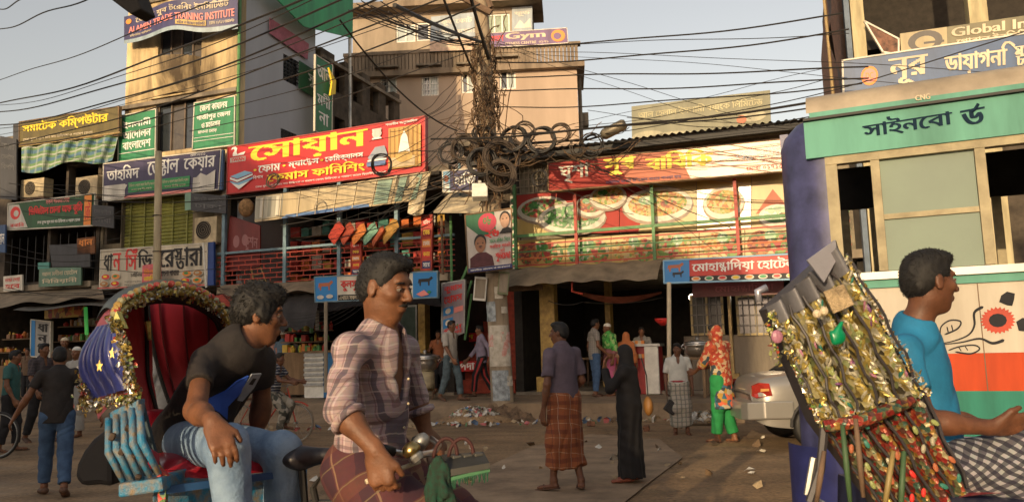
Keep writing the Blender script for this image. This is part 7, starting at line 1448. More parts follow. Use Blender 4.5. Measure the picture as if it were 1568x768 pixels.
    # seat support, mudguard, wheels, chassis (mostly below the view)
    part('mudguard', MB().prism([Q(*q, 3.05) for q in ((172, 655), (156, 660), (140, 672), (126, 690), (116, 710), (113, 730), (122, 744), (150, 742), (172, 745))], V3(0, .14, 0)), M_('mudguard_black', (.012, .011, .012), .7), t, bevel=.02)
    for yy, lbl in ((2.62, 0), (3.6, 1)):
        c = V3(-1.15, yy, .36); w = part('wheel', wheel_mb(c, .35, (1, 0, 0), .018, 40), m_black, t, smooth=True); part('rim', wheel_mb(c, .325, (1, 0, 0), .010, 40), m_steel, w); sk = MB()
        for i in range(24): a = i*2*math.pi/24; sk.tube([c, c+V3(math.cos(a), 0, math.sin(a))*.325], .002, 3, caps=False)
        part('spokes', sk, m_steel, w)
    part('axle', MB().tube([V3(-1.15, 2.6, .36), V3(-1.15, 3.62, .36)], .02, 8), m_rust, t)
    for yy in (2.8, 3.35): part('chassis_bar', MB().tube([V3(-1.2, yy, .5), V3(-.7, yy, .5), V3(-.5, 3.0, .42)], .018, 6), m_turq, t); part('seat_strut', MB().tube([V3(-1.1, yy, .5), Q(250 if yy < 3 else 330, 760, yy)], .016, 6), m_turq, t)
    part('foot_board', MB().box(V3(-.72, 3.05, .52), (.4, .7, .03)), m_turq, t)
    # front half: frame, saddle, fork, front wheel, handlebar with bell, rack and hoops
    sd = Q(462, 700, 2.85)
    s = Sdf(.008); s.ell(sd+V3(-.02, 0, 0), (.055, .075, .035), None, .03); s.cone(sd, sd+V3(.13, 0, .01), .04, .02, .03); s.dis = None; sdf_part('saddle', s, M_('saddle_black', (.02, .018, .022), .4), t)
    part('seat_post', MB().tube([sd-UZ*.03, sd+V3(.03, 0, -.35), V3(-.45, 2.95, .42)], .014, 8), m_black, t); part('saddle_spring', MB().tube([sd+V3(-.05+.012*math.cos(a), .012*math.sin(a), -.04-.006*a) for a in [i*.5 for i in range(20)]], .003, 5), m_steel, t)
    hdp = Q(668, 742, 2.75); bbk = V3(-.42, 2.92, .4); fr = V3(.28, 2.6, .36)
    part('frame_tube', MB().tube([sd+V3(.03, 0, -.16), hdp-UZ*.05], .015, 8), M_('frame_black', (.02, .018, .016), .4), t); part('frame_tube', MB().tube([bbk, hdp-UZ*.12], .016, 8), MATS['frame_black'], t); part('frame_tube', MB().tube([sd+V3(.04, 0, -.1), sd+V3(.1, -.05, -.3)], .012, 8), MATS['frame_black'], t); part('frame_tube', MB().tube([Q(480, 745, 2.8), Q(500, 716, 2.8), Q(520, 770, 2.8)], .010, 6), MATS['frame_black'], t)
    for sg in (-1, 1): part('fork_leg', MB().tube([hdp+V3(0, sg*.03, -.05), hdp+V3(.06, sg*.05, -.3), fr+V3(0, sg*.05, 0)], .012, 7), m_black, t)
    w = part('wheel', wheel_mb(fr, .34, (1, -.1, 0), .018, 40), m_black, t, smooth=True); part('rim', wheel_mb(fr, .315, (1, -.1, 0), .01, 40), m_steel, w)
    part('handlebar', MB().tube([Q(588, 688, 2.55), Q(612, 694, 2.6), Q(640, 697, 2.7), Q(664, 692, 2.8), Q(672, 680, 2.95), Q(660, 671, 3.02), Q(640, 672, 3.1)], .012, 8), m_alu, t, smooth=True)
    part('grip', MB().tube([Q(580, 686, 2.53), Q(602, 691, 2.57)], .017, 8), m_black, t, smooth=True); part('grip', MB().tube([Q(654, 671, 3.03), Q(636, 673, 3.12)], .017, 8), m_black, t, smooth=True)
    part('brake_rod', MB().tube([Q(560, 737, 2.45), Q(600, 722, 2.5), Q(642, 706, 2.6)], [.008, .007, .008], 7), m_cream, t, smooth=True); part('stem', MB().tube([hdp-UZ*.15, Q(660, 698, 2.76)], .014, 8), m_alu, t)
    bl_ = Q(631, 690, 2.55); Mx = rotm(0, -35, 0); part('bell', MB().lathe(bl_, [(.004, .03), (.02, .026), (.03, .01), (.031, -.004), (.026, -.01)], 20, Mx), M_('brass_bell', (.5, .36, .14), .3, metal=1, noise=.2), t, smooth=True); part('bell_base', MB().lathe(bl_, [(.022, -.035), (.026, -.02), (.02, -.01)], 16, Mx), m_steel, t)
    part('lamp_bracket', MB().lathe(Q(643, 678, 2.6), [(.012, -.03), (.024, -.01), (.024, .02), (.012, .035)], 14, rotm(0, 40, 0)), m_steel, t, smooth=True)
    for x, r in ((682, 18), (706, 19)):
        part('cable_hoop', MB().tube([Q(x+r*math.cos(a)*1.0+2*math.sin(a), 700-22*math.sin(a)*1.35, 2.6+.0*a) for a in [math.pi*i/14 for i in range(15)]], .0065, 6), M_('maroon_cable', (.06, .014, .012), .75), t, smooth=True)
    part('metal_basket', MB().prism([Q(676, 705, 2.62), Q(740, 700, 2.62), Q(750, 718, 2.5), Q(690, 728, 2.5)], V3(0, 0, .02)), M_('dark_basket_metal', (.05, .05, .045), .6, metal=.4), t)
    for k in range(3): part('basket_box', MB().box(Q(697+17*k, 708-2*k, 2.6), (.03, .05, .05), rotm(0, 0, 20)), M_('tarnished_box', (.12, .115, .1), .5, metal=.5, noise=.4, scale=20), t, bevel=.003)
    part('green_fringe', MB().prism([Q(690, 730, 2.5), Q(750, 716, 2.5), Q(750, 722, 2.5), Q(690, 737, 2.5)], V3(0, .02, 0)), M_('green_paint_strip', (.04, .18, .07), .6), t)
    s = Sdf(.007); tc_ = Q(674, 728, 2.5)
    for k in range(8): s.cone(tc_+V3(-.02+.005*k, 0, .05-.02*abs(k-4)*.3), tc_+V3(-.045+.012*k, -.014*(k % 3), -.05-.035*(k*7 % 5)/4), .011, .007+.003*(k % 2), .004)
    s.dis = folds(tc_, V3(1, 0, 0), .005, 90, 2); sdf_part('green_tassel_cloth', s, M_('green_glitter_cloth', (.006, .06, .035), .8, noise=.8, scale=70, c2=(.03, .015, .01), bump=.6), t)
    mb = MB()
    for k in range(26): x = 690+k*2.3; a = Q(x, 735-k*.55, 2.5); mb.tube([a, a+V3(random.uniform(-.006, .006), -.003, -.012-.02*random.random())], .0018, 4)
    part('tassel_threads', mb, M_('green_thread', (.02, .10, .05), .8), t, kind='stuff')
    return t
RL = rick_left()
# ------------------------------------------------------------------ right rickshaw: folded hood seen edge on
def rick_right():
    t = thing('cycle_rickshaw', 'ornate cycle rickshaw with folded foil decorated hood at right edge', 'rickshaw', V3(1.6, 2.8, 0))
    YB = 2.25
    top = [(1178, 470), (1200, 452), (1222, 436), (1243, 418), (1262, 398), (1282, 372)]; mid = [(1256, 648), (1286, 644), (1316, 634), (1348, 622), (1378, 612), (1412, 600)]; bot = [(1366, 792), (1388, 786), (1412, 778), (1436, 770), (1460, 760), (1484, 745)]
    m_fa = vor('hood_foil_gold', [(.42, .33, .10), (.4, .38, .28), (.45, .4, .2), (.2, .15, .05), (.42, .4, .33), (.24, .27, .12), (.36, .28, .08), (.07, .06, .04)], 55, .34, .35, .5); m_fb = vor('hood_foil_red', [(.25, .025, .02), (.3, .17, .04), (.12, .13, .06), (.36, .3, .16), (.22, .04, .03), (.05, .10, .07), (.10, .04, .03), (.3, .06, .03)], 75, .38, .25, .5)
    def seg(k, A, B, m, nm, dep, bl, u0=0.0, u1=1.0, n=20, wav=.0):
        a0, a1, b0, b1 = Q(*A[k], YB+.03*(5-k)), Q(*A[k+1], YB+.03*(4-k)), Q(*B[k], YB+.02*(5-k)), Q(*B[k+1], YB+.02*(4-k))
        def f(u, v): v = u0+(u1-u0)*v; l = a0.lerp(b0, v); r = a1.lerp(b1, v); return l.lerp(r, u*.94+.03)+V3(-.012, -bl*math.sin(u*math.pi)**.7+wav*math.sin(v*40+k), .0)+V3(0, dep, 0)
        return part(nm, MB().grid(f, 8, n), m, t, smooth=True), f
    dk = M_('hood_fold_dark', (.05, .045, .05), .5, noise=.3)
    for k in range(5):
        o_, f = seg(k, top, mid, m_fa, 'hood_pleat', 0, .055, .16, 1.0, 24, .004)
        seg(k, top, mid, M_('bare_pleat_end', (.17, .17, .19), .45, noise=.3, scale=10), 'pleat_end', .0, .06, 0, .16, 6)
        # raised foil ornaments on each pleat: petals, leaves and discs
        oc = [M_('petal_cream', (.5, .46, .33), .35, metal=.3), M_('petal_pink', (.42, .18, .26), .45), M_('petal_lime', (.30, .34, .12), .4), M_('petal_gold', (.5, .38, .10), .3, metal=.6, noise=.2), M_('petal_purple', (.16, .05, .16), .45), M_('petal_teal', (.04, .2, .15), .45)]; bym = {}
        for j in range(50):
            v = .03+j*.0193; m = random.choices(oc, (7, .7, 2, 6, .4, .4))[0]; mb = bym.setdefault(m.name, (m, MB()))[1]; u_ = random.uniform(.27, .72); c = f(u_, v)+V3(0, -.003, 0); e1 = (f(u_, v+.02)-f(u_, v)).normalized(); e2 = (f(min(.99, u_+.1), v)-f(max(.01, u_-.1), v)).normalized(); an = random.uniform(-1.2, 1.2); w1 = e1*math.cos(an)+e2*math.sin(an); w2 = e2*math.cos(an)-e1*math.sin(an); r1, r2 = random.uniform(.008, .018), random.uniform(.003, .007); cc = e1.cross(e2).normalized(); cc = cc if cc.y < 0 else -cc
            mb.add([c-w1*r1, c-w1*r1*.4+w2*r2, c+w1*r1*.5+w2*r2*.8, c+w1*r1, c+w1*r1*.5-w2*r2*.8, c-w1*r1*.4-w2*r2, c+cc*.005], [(i, (i+1) % 6, 6) for i in range(6)])
        for m, mb in bym.values(): part('foil_ornament', mb, m, t, kind='stuff')
        seg(k, mid, bot, m_fb, 'lower_pleat', .01, .05, .03, 1.0, 16, .003)
        bym = {}
        for j in range(5):
            v = .08+j*.19; c = Q(*mid[k], YB).lerp(Q(*bot[k], YB), v).lerp(Q(*mid[k+1], YB).lerp(Q(*bot[k+1], YB), v), .5)+V3(0, -.03, 0); m = random.choice([oc[0], oc[3], oc[5], m_inkr, m_inkbr, oc[2]]); mb = bym.setdefault(m.name, (m, MB()))[1]; mb.ell(c+V3(random.uniform(-.02, .02), 0, 0), (.007, .004, .013), rotm(0, -25+random.uniform(-35, 35), 0), n=8, m=5)
        for m, mb in bym.values(): part('foil_ornament', mb, m, t, kind='stuff')
    for k in range(6):
        a, b, c = Q(*top[k], YB-.02+.03*(5-k)), Q(*mid[k], YB-.025+.02*(5-k)), Q(*bot[k], YB-.025+.02*(5-k)); part('fold_edge', MB().tube([a.lerp(b, i/12)+V3(.006*math.sin(i*1.7+k), -.03*math.sin(i/12*3.14), .004*math.sin(i*2.3+k)) for i in range(1, 13)]+[b.lerp(c, i/6)+V3(.006*math.sin(i*1.9+k), 0, 0) for i in range(1, 7)], .0045, 6), dk, t)
    back = MB().prism([Q(1180, 472, YB+.16), Q(1284, 380, YB+.04), Q(1412, 600, YB+.03), Q(1484, 745, YB+.03), Q(1366, 792, YB+.16), Q(1256, 648, YB+.16)], V3(.0, .12, 0)); part('hood_backing', back, dk, t)
    # gold tassel trim along both edges
    def trim(a, b, n, m, w=.008):
        mb = MB()
        for i in range(n):
            p_ = a.lerp(b, (i+random.random())/n)+V3(random.gauss(0, w), random.gauss(0, w)-.02, random.gauss(0, w)); s_ = random.uniform(.003, .008); Mx = rotm(random.uniform(0, 360), random.uniform(0, 360), 0)
            mb.add([p_+Mx @ Vector(q)*s_ for q in ((-1, -.5, 0), (1, -.6, .3), (1.2, .5, -.2), (-.8, .7, .3))], ((0, 1, 2, 3),))
        part('tinsel_trim', mb, m, t, kind='stuff')
    for m in (m_gold, m_foil, m_silverf): trim(Q(1178, 474, YB+.1), Q(1254, 650, YB+.08), 60, m, .005); trim(Q(1290, 395, YB-.02), Q(1415, 602, YB-.02), 60, m, .005); trim(Q(1258, 650, YB), Q(1412, 602, YB-.02), 40, m, .006)
    for m in (m_foil, vor('lime_foil', [(.35, .4, .08), (.5, .45, .2), (.2, .22, .05)], 40, .35)): trim(Q(1172, 480, YB+.12), Q(1190, 560, YB+.1), 30, m, .007)
    part('top_plate', MB().prism([Q(1236, 398, YB-.03), Q(1279, 367, YB-.03), Q(1284, 392, YB-.03), Q(1262, 432, YB-.03)], V3(0, .008, 0)), M_('grey_sheet_metal', (.40, .40, .46), .35, metal=.5, noise=.15), t)
    part('top_plate_side', MB().prism([Q(1280, 367, YB-.028), Q(1290, 400, YB+.04), Q(1280, 430, YB+.04), Q(1262, 433, YB-.028)], V3(.004, .01, 0)), dk, t)
    part('beige_patch', MB().prism([Q(1262, 446, YB-.08), Q(1292, 434, YB-.08), Q(1309, 466, YB-.08), Q(1277, 480, YB-.08)], V3(0, .01, 0)), M_('beige_foam', (.45, .34, .2), .9, noise=.35, scale=20, bump=.6), t, bevel=.003)
    for (x, y) in ((1251, 480), (1262, 476)): part('cord_knot', MB().ell(Q(x, y, YB-.07), (.012, .01, .012), n=8, m=6), m_cream, t)
    s = Sdf(.006); gc = Q(1284, 515, YB-.09); s.ell(gc, (.02, .012, .022), None, .01); s.cone(gc+UZ*.02, gc+V3(.012, 0, .038), .009, .006, .006); s.cone(gc-V3(.012, 0, .015), gc+V3(-.02, 0, .012), .009, .006, .006); sdf_part('green_plastic_knot', s, M_('green_plastic', (.0, .22, .09), .3), t)
    part('red_crossbar', MB().tube([Q(1262, 652, YB-.05), Q(1316, 645, YB-.06), Q(1398, 612, YB-.06)], [.016, .02, .016], 8), m_fb, t, smooth=True)
    for k, (x0, y0, x1, y1, c) in enumerate(((1290, 650, 1302, 770, 0), (1310, 640, 1322, 760, 1), (1368, 690, 1352, 790, 2), (1384, 690, 1378, 800, 0), (1262, 690, 1250, 770, 3))):
        part('painted_stake', MB().tube([Q(x0, y0, YB-.1), Q(x0*.5+x1*.5, y0*.5+y1*.5, YB-.11), Q(x1, y1, YB-.1)], [.006, .008, .006], 7), [M_('dim_green_stake', (.06, .12, .05), .6), m_rust, M_('dim_gold_stake', (.3, .22, .08), .5), m_rust][c], t, smooth=True)
    part('lever', MB().tube([Q(1262, 655, YB-.02), Q(1256, 720, YB-.02), Q(1240, 768, YB-.02)], .012, 6), dk, t); part('lever', MB().tube([Q(1246, 700, YB), Q(1236, 755, YB), Q(1262, 772, YB)], .010, 6), m_steel, t)
    part('grey_hook', MB().tube([Q(1163, 462, YB+.2), Q(1160, 446, YB+.2), Q(1174, 440, YB+.2)], .012, 7), M_('grey_sheet_metal', (.4, .4, .46)), t, smooth=True)
    part('pink_flower', MB().ell(Q(1190, 515, YB+.06), (.018, .01, .02), n=10, m=6), oc[1], t)
    # seat, box, chassis and wheels under the passenger
    part('seat_cushion', MB().grid(lambda a, b: Q(1430+240*a, 742+26*b, 3.0-.3*b)+UZ*.03*math.sin(a*math.pi), 10, 5), m_seatred, t, smooth=True); part('seat_box', MB().prism([Q(1400, 770, 2.6), Q(1700, 770, 2.6), Q(1700, 860, 2.6), Q(1400, 860, 2.6)], V3(0, .6, 0)), M_('dark_blue_box', (.015, .02, .06), .4, noise=.3), t)
    for yy in (2.35, 3.3):
        c = V3(1.5, yy, .36); w = part('wheel', wheel_mb(c, .35, (1, 0, 0), .018, 40), m_black, t, smooth=True); part('rim', wheel_mb(c, .325, (1, 0, 0), .01, 40), m_steel, w)
    part('axle', MB().tube([V3(1.5, 2.33, .36), V3(1.5, 3.32, .36)], .02, 8), m_rust, t)
    for yy in (2.6, 3.1): part('chassis_bar', MB().tube([V3(1.3, yy, .5), V3(2.6, yy, .5)], .018, 6), m_turq, t); part('seat_strut', MB().tube([V3(1.5, yy, .36), V3(1.55, yy, .75)], .018, 6), m_turq, t)
    part('hood_strut', MB().tube([V3(1.45, 2.6, .5), Q(1400, 780, 2.45)], .018, 6), m_turq, t)
    return t
rick_right()
# dim third rickshaw among the crowd at the left edge
r3 = copy_tree(RL); r3['label'] = 'dim red lined rickshaw at the far left edge behind the walking crowd'; r3.location = V3(-9.3, 12.6, 0)
# ================================================================== people
def who(px, fy, ty, z0):
    g = G(px, fy, z0); top = P(px, ty, g.y); return g.x, g.y, (top.z-z0)/1.705
cl_ = lambda n, c, k=.25: M_(n, c, .85, noise=k, scale=7, bump=.35, bscale=15)
# --- the rickshaw puller in the plaid shirt
PLB = [((.9, -.45, 0), 15, .22, 0, (.05, .045, .075), .7), ((.9, -.45, 0), 15, .08, .5, (.62, .50, .48), .7), ((.9, -.45, 0), 30, .10, .2, (.16, .05, .055), .5), ((0, 0, 1), 13, .16, 0, (.09, .05, .06), .5), ((0, 0, 1), 13, .07, .5, (.6, .5, .46), .6), ((0, 0, 1), 26, .08, .3, (.12, .07, .10), .35)]
m_plaid = plaid('plaid_shirt_cloth', (.42, .31, .31), PLB)
m_lungi1 = plaid('maroon_lungi_cloth', (.10, .03, .035), [((.8, -.3, .5), 7, .35, 0, (.05, .018, .03), .8), ((.8, -.3, .5), 7, .05, .6, (.3, .17, .10), .8), ((-.5, .2, .8), 6, .3, .3, (.15, .05, .035), .7), ((-.5, .2, .8), 12, .05, .1, (.22, .16, .08), .7)])
def J_(d): return {k: (P(*v) if not isinstance(v, Vector) else v) for k, v in d.items()}
J = J_(dict(pelvis=(566, 705, 2.86), neck=(582, 521, 2.80), head=(590, 443, 2.78), shR=(533, 534, 2.62), shL=(619, 528, 2.98), elR=(521, 625, 2.50), wrR=(574, 688, 2.44), elL=(636, 612, 3.06), wrL=(652, 660, 3.06),
          hipR=(545, 722, 2.78), hipL=(592, 718, 2.92), knR=(655, 815, 2.55), knL=(690, 800, 2.95), anR=(600, 985, 2.6), anL=(640, 960, 3.0), toeR=(660, 1010, 2.55), toeL=(700, 985, 3.0)))
J.update(hdR=V3(.25, -.12, -1), hnR=V3(-.2, -1, .1), htR=V3(1, 0, -.2), hdL=V3(.5, .1, -.6), hnL=V3(.5, -.5, .7), htL=V3(.5, -.5, 0))
def pull_x(t, J, c):
    for s_ in 'RL':
        a, b = J['el'+s_], J['wr'+s_]; d = (b-a).normalized(); q = a+d*.045; part('rolled_cuff', MB().tube([q+(d.orthogonal().normalized()*math.cos(i*.45)+d.cross(d.orthogonal()).normalized()*math.sin(i*.45))*.05 for i in range(14)], .014, 6, closed=True), m_plaid, t, smooth=True)
    for k in range(4): p_ = c['pv'].lerp(c['nk'], .72-.2*k)+c['Fd']*(.128-.008*abs(k-1)); part('button', MB().ell(p_+c['S']*.012, (.005, .005, .005), n=8, m=5), m_cream, t)
person('young man in open plaid shirt and maroon lungi pedalling the left rickshaw', J, vox=.0065, H=1.04, skin=0, yaw=R(-24), pitch=R(-9), top='shirt', topm=m_plaid, sleeve=1.12, bottom='lungi', botm=m_lungi1, hem=-.07, moustache=True, curl={'R': .9, 'L': 1.5}, seed=4, extra=pull_x, girth=.84)
# --- passenger on the left rickshaw
m_blk = M_('black_tshirt', (.022, .017, .015), .8, noise=.4, scale=8, bump=.5, bscale=13)
m_jean = M_('light_blue_denim', (.24, .34, .46), .85, noise=.35, scale=8, c2=(.08, .15, .27), bump=.5, bscale=22); m_jean2 = M_('dark_denim', (.05, .10, .19), .85, noise=.4, scale=9, c2=(.02, .045, .10)); m_jean3 = M_('grey_denim', (.09, .13, .15), .85, noise=.4, scale=9)
J = J_(dict(pelvis=(290, 664, 3.02), neck=(372, 527, 3.0), head=(397, 484, 3.03), shR=(312, 550, 2.87), shL=(402, 546, 3.08), elR=(300, 628, 2.66), wrR=(326, 645, 2.47), elL=(400, 622, 3.16), wrL=(392, 668, 3.2),
          hipR=(280, 676, 2.93), hipL=(312, 672, 3.11), knR=(346, 682, 2.60), knL=(432, 690, 2.86), anR=(372, 880, 2.62), anL=(432, 880, 2.9), toeR=(430, 900, 2.55), toeL=(480, 900, 2.85)))
J.update(hdR=V3(.35, -.3, -.5), hnR=V3(.2, -.7, .8), htR=V3(1, 0, 0), hdL=V3(0, 0, -1), hnL=V3(0, -1, 0), htL=V3(-1, 0, 0))
def pas_x(t, J, c):
    S, U, Fd = c['S'], c['U'], c['Fd']; ce = c['pv'].lerp(c['nk'], .56)+Fd*.122-S*.045
    def flat(pts, m, nm): return part(nm, MB().prism([ce+S*x+U*y+Fd*(-2.6*(x-.045)**2+.0) for x, y in pts], Fd*.006), m, t)
    flat([(-.07, -.05), (-.02, .02), (.0, .07), (.03, .10), (.04, .03), (.02, -.03), (.05, -.08), (-.0, -.06)], M_('print_blue', (.03, .10, .5), .6), 'shirt_print'); flat([(.035, .05), (.04, .11), (.085, .12), (.09, .06), (.07, .0), (.045, .0)], M_('print_grey', (.28, .3, .33), .7), 'shirt_print'); flat([(-.10, -.09), (-.09, -.06), (-.03, -.075), (.03, -.09), (.02, -.12), (-.08, -.12)], M_('print_grey', (.28, .3, .33)), 'shirt_print'); flat([(.052, .07), (.055, .095), (.072, .098), (.072, .07)], m_blk, 'shirt_print')
person('man in black printed t-shirt and blue jeans seated on the rickshaw looking away', J, vox=.0065, H=.97, girth=.82, skin=0, yaw=R(14), pitch=R(-5), tilt=R(0), top='tee', topm=m_blk, sleeve=.52, bottom='trousers', botm=m_jean, hem=-.08, hair='thick', curl={'R': .55, 'L': .3}, seed=7, extra=pas_x)
# --- man in the blue t-shirt on the right rickshaw
m_cyan = M_('bright_blue_tshirt', (.012, .17, .34), .8, noise=.25, scale=7, bump=.4, bscale=12)
m_check = plaid('grey_check_lungi', (.36, .36, .38), [((.7, .1, .7), 42, .5, 0, (.03, .03, .045), .9), ((-.7, 0, .7), 42, .5, 0, (.02, .02, .04), .75)])
J = J_(dict(pelvis=(1432, 716, 2.98), neck=(1400, 503, 2.95), head=(1423, 433, 2.92), shR=(1384, 532, 2.80), shL=(1408, 532, 3.14), elR=(1416, 644, 2.70), wrR=(1520, 654, 2.68), elL=(1450, 640, 3.2), wrL=(1530, 660, 3.14),
          hipR=(1430, 722, 2.88), hipL=(1440, 718, 3.06), knR=(1586, 708, 2.72), knL=(1596, 704, 3.0), anR=(1600, 880, 2.75), anL=(1610, 880, 3.0), toeR=(1660, 895, 2.7), toeL=(1670, 895, 3.0)))
J.update(hdR=V3(1, -.05, .12), hnR=V3(.0, -.9, -.45), htR=V3(.2, 0, 1), hdL=V3(1, 0, 0), hnL=V3(0, 1, 0), htL=V3(0, 0, 1))
person('man in bright blue t-shirt in profile seated on the ornate rickshaw', J, vox=.0065, H=.99, girth=.88, skin=1, yaw=R(2), pitch=R(-2), top='tee', topm=m_cyan, sleeve=.6, bottom='lungi', botm=m_check, hem=-.02, hair='short', curl={'R': .35, 'L': .5}, seed=9)
# --- lungi man seen from behind
x, y, H = who(868, 747, 491, 0.03)
J = stand(x, y, .03, R(125), H, arms=dict(wrL=(.0, .27, .80), elL=(-.05, .25, 1.06), wrR=(.16, -.2, .95), elR=(.0, -.25, 1.08), anL=(.06, .13, .085), anR=(-.1, -.11, .085), toeL=(.2, .2, .06), toeR=(.04, -.2, .06), hdL=(.15, 0, -1)))
m_lor = plaid('orange_lungi_cloth', (.32, .10, .035), [((0, 0, 1), 7, .3, 0, (.17, .04, .02), .75), ((0, .3, 1), 7, .05, .55, (.5, .33, .2), .8), ((.9, .3, 0), 8, .3, 0, (.19, .055, .02), .6), ((.9, .3, 0), 16, .06, .3, (.08, .03, .03), .7), ((.9, .3, 0), 8, .04, .7, (.5, .35, .25), .7)])
person('man in grey violet shirt and orange checked lungi standing with his back to us', J, vox=.0095, H=H, skin=1, yaw=R(165), top='shirt', topm=cl_('grey_violet_shirt', (.11, .085, .115)), sleeve=.75, bottom='lungi', botm=m_lor, hem=-.03, lunglen=.16, seed=12)
# --- woman in black
x, y, H = who(968, 735, 527, 0.03)
m_bur = M_('black_robe', (.007, .006, .007), .8, noise=.3, scale=6)
def bag_x(t, J, c):
    b = P(993, 621, y-.25); hb = thing('handbag', 'mustard shoulder bag hanging from the woman in black', 'handbag', b); s = Sdf(.009); s.ell(b, (.05, .07, .10), None, .03); s.dis = folds(b, UZ, .003, 50, 3); sdf_part('bag_body', s, M_('mustard_leather', (.2, .09, .018), .6), hb); part('strap', MB().tube([b+UZ*.09, P(990, 575, y-.2), P(982, 548, y-.1)], .007, 6), m_black, hb)
J = stand(x, y, .03, R(155), H, arms=dict(elL=(.16, .24, 1.16), wrL=(.27, .12, 1.40), hdL=(-.1, -.2, 1), hnL=(1, 0, 0), elR=(-.02, -.26, 1.1), wrR=(.08, -.27, .9), anR=(-.02, -.08, .085), anL=(.02, .08, .085)))
person('woman in long black robe and veil holding a hand to her face', J, vox=.0095, H=H, skin=2, yaw=R(172), top='burqa', topm=m_bur, bottom='robe', hair='veil', hairm=m_bur, feet='shoe', shoem=M_('reddish_slipper', (.25, .07, .04), .6), extra=bag_x, seed=3)
# --- boy in white shirt
x, y, H = who(1043, 664, 524, 0)
m_pl = plaid('pale_check_lungi', (.42, .38, .32), [((.9, .1, 0), 16, .3, 0, (.13, .15, .12), .7), ((0, 0, 1), 14, .25, 0, (.15, .14, .13), .6)])
def boy_x(t, J, c):
    part('red_belt', MB().tube([c['pv']+c['U']*.05+(c['Fd']*.125*math.cos(a)+c['S']*.158*math.sin(a))*H for a in [i*.35 for i in range(18)]], .018, 6, closed=True), M_('red_belt_cloth', (.3, .03, .04), .8), t)
    b = P(1028, 623, J['wrR'].y-.05); hb = thing('woven_bag', 'dark woven bag carried by the boy in the white shirt', 'bag', b); Mx = rotm(0, 35, 0); mb = MB(); mb.box(b, (.2, .07, .2), Mx); bo = part('bag_body', mb, plaid('dark_weave', (.02, .018, .018), [((1, 0, 1), 30, .2, 0, (.09, .085, .08), .7), ((-1, 0, 1), 30, .2, 0, (.09, .085, .08), .7)]), hb, bevel=.02); part('bag_handle', MB().tube([b+V3(-.06, 0, .1), J['wrR']-UZ*.08, b+V3(.06, 0, .12)], .008, 6), m_black, hb)
J = stand(x, y, 0, R(-95), H, arms=dict(wrR=(.06, -.24, .86), elR=(-.03, -.23, 1.1), anL=(.05, .12, .085), anR=(0, -.1, .085)))
person('boy in white shirt and pale checked lungi standing at the kerb holding a bag', J, vox=.0105, H=H, skin=1, yaw=R(-115), pitch=R(-5), top='shirt', topm=cl_('white_shirt', (.5, .5, .46), .15), sleeve=.85, bottom='lungi', botm=m_pl, hem=-.04, lunglen=.1, child=1.0, extra=boy_x, seed=15)
# --- woman in red and cream shawl
x, y, H = who(1110, 676, 496, 0)
m_flor = vor('floral_tunic', [(.02, .04, .05), (.5, .1, .04), (.03, .1, .15), (.35, .2, .03), (.03, .04, .05), (.35, .3, .2)], 16, .8, bump=0)
m_shawl = vor('red_shawl', [(.26, .03, .014), (.33, .06, .018), (.34, .2, .1), (.24, .025, .012), (.36, .25, .15)], 24, .85, bump=0)
def shawl_x(t, J, c):
    s = Sdf(.011); pv, nk, U, S, Fd = c['pv'], c['nk'], c['U'], c['S'], c['Fd']; s.ell(pv.lerp(nk, .62), (.145, .19, .27), c['TM'], .05); s.cone(J['shL'], J['shR'], .075, .075, .05); s.cone(J['shL'], J['elL'].lerp(J['wrL'], .2), .075, .07, .05); s.cone(J['shR'], J['elR'], .075, .07, .05); s.cone(pv.lerp(nk, .5)-Fd*.05, pv-Fd*.08-U*.08, .15, .12, .06, (Fd, .6)); s.ell(J['head']-Fd*.05+UZ*.0, (.095, .1, .12), None, .04)
    s.ell(J['head']+V3(math.cos(R(150)), math.sin(R(150)), 0)*.1+UZ*.0, (.075, .075, .085), None, .01, True); s.plane(pv-U*.12, -U); s.dis = folds(pv, U+S*.6, .009, 40, 8); sdf_part('shawl', s, m_shawl, t)
J = stand(x, y, 0, R(130), H, lean=.03, arms=dict(elL=(.12, .24, 1.14), wrL=(.3, .22, 1.02), elR=(.1, -.24, 1.12), wrR=(.22, -.1, 1.1), anL=(.05, .12, .085), anR=(-.08, -.12, .085), toeR=(.07, -.16, .06), hdL=(1, .1, -.2)))
person('woman wrapped in red and cream shawl with floral tunic and bright green trousers', J, vox=.0105, H=H, skin=0, yaw=R(150), top='kameez', topm=m_flor, sleeve=1.3, bottom='salwar', botm=cl_('bright_green_trousers', (.01, .2, .05), .2), hair='short', extra=shawl_x, seed=21)
# --- walkers on the pavement
def walker(lb, px, fy, ty, z0, yaw, topm, botm, vox=.0115, **kw):
    x, y, H = who(px, fy, ty, z0); sk_ = {k: kw.pop(k) for k in ('stride', 'lean', 'arms') if k in kw}; J = stand(x, y, z0, yaw, H, **sk_); return person(lb, J, vox=vox, H=H, topm=topm, botm=botm, face=kw.pop('face', True), **kw)
walker('man in pale shirt and grey jeans striding right past the menu board', 691, 612, 489, .37, R(-35), cl_('pale_shirt', (.42, .38, .33)), m_jean3, stride=.22, sleeve=.9, feet='shoe', seed=31)
walker('man in lilac shirt and black trousers with red side stripe walking left', 739, 606, 496, .38, R(190), cl_('lilac_shirt', (.26, .22, .3)), M_('black_trousers', (.015, .014, .016), .8), stride=.28, sleeve=1.7, feet='shoe', seed=32, extra=lambda t, J, c: [part('red_side_stripe', MB().prism([J['hip'+s]+V3(-.03, -.105, 0), J['hip'+s]+V3(.03, -.105, 0), J['kn'+s]+V3(.02, -.09, 0), J['an'+s]+V3(.02, -.075, .05), J['an'+s]+V3(-.01, -.075, .05), J['kn'+s]+V3(-.02, -.09, 0)], V3(0, .01, 0)), M_('red_stripe', (.4, .03, .03), .8), t) for s in 'LR'])
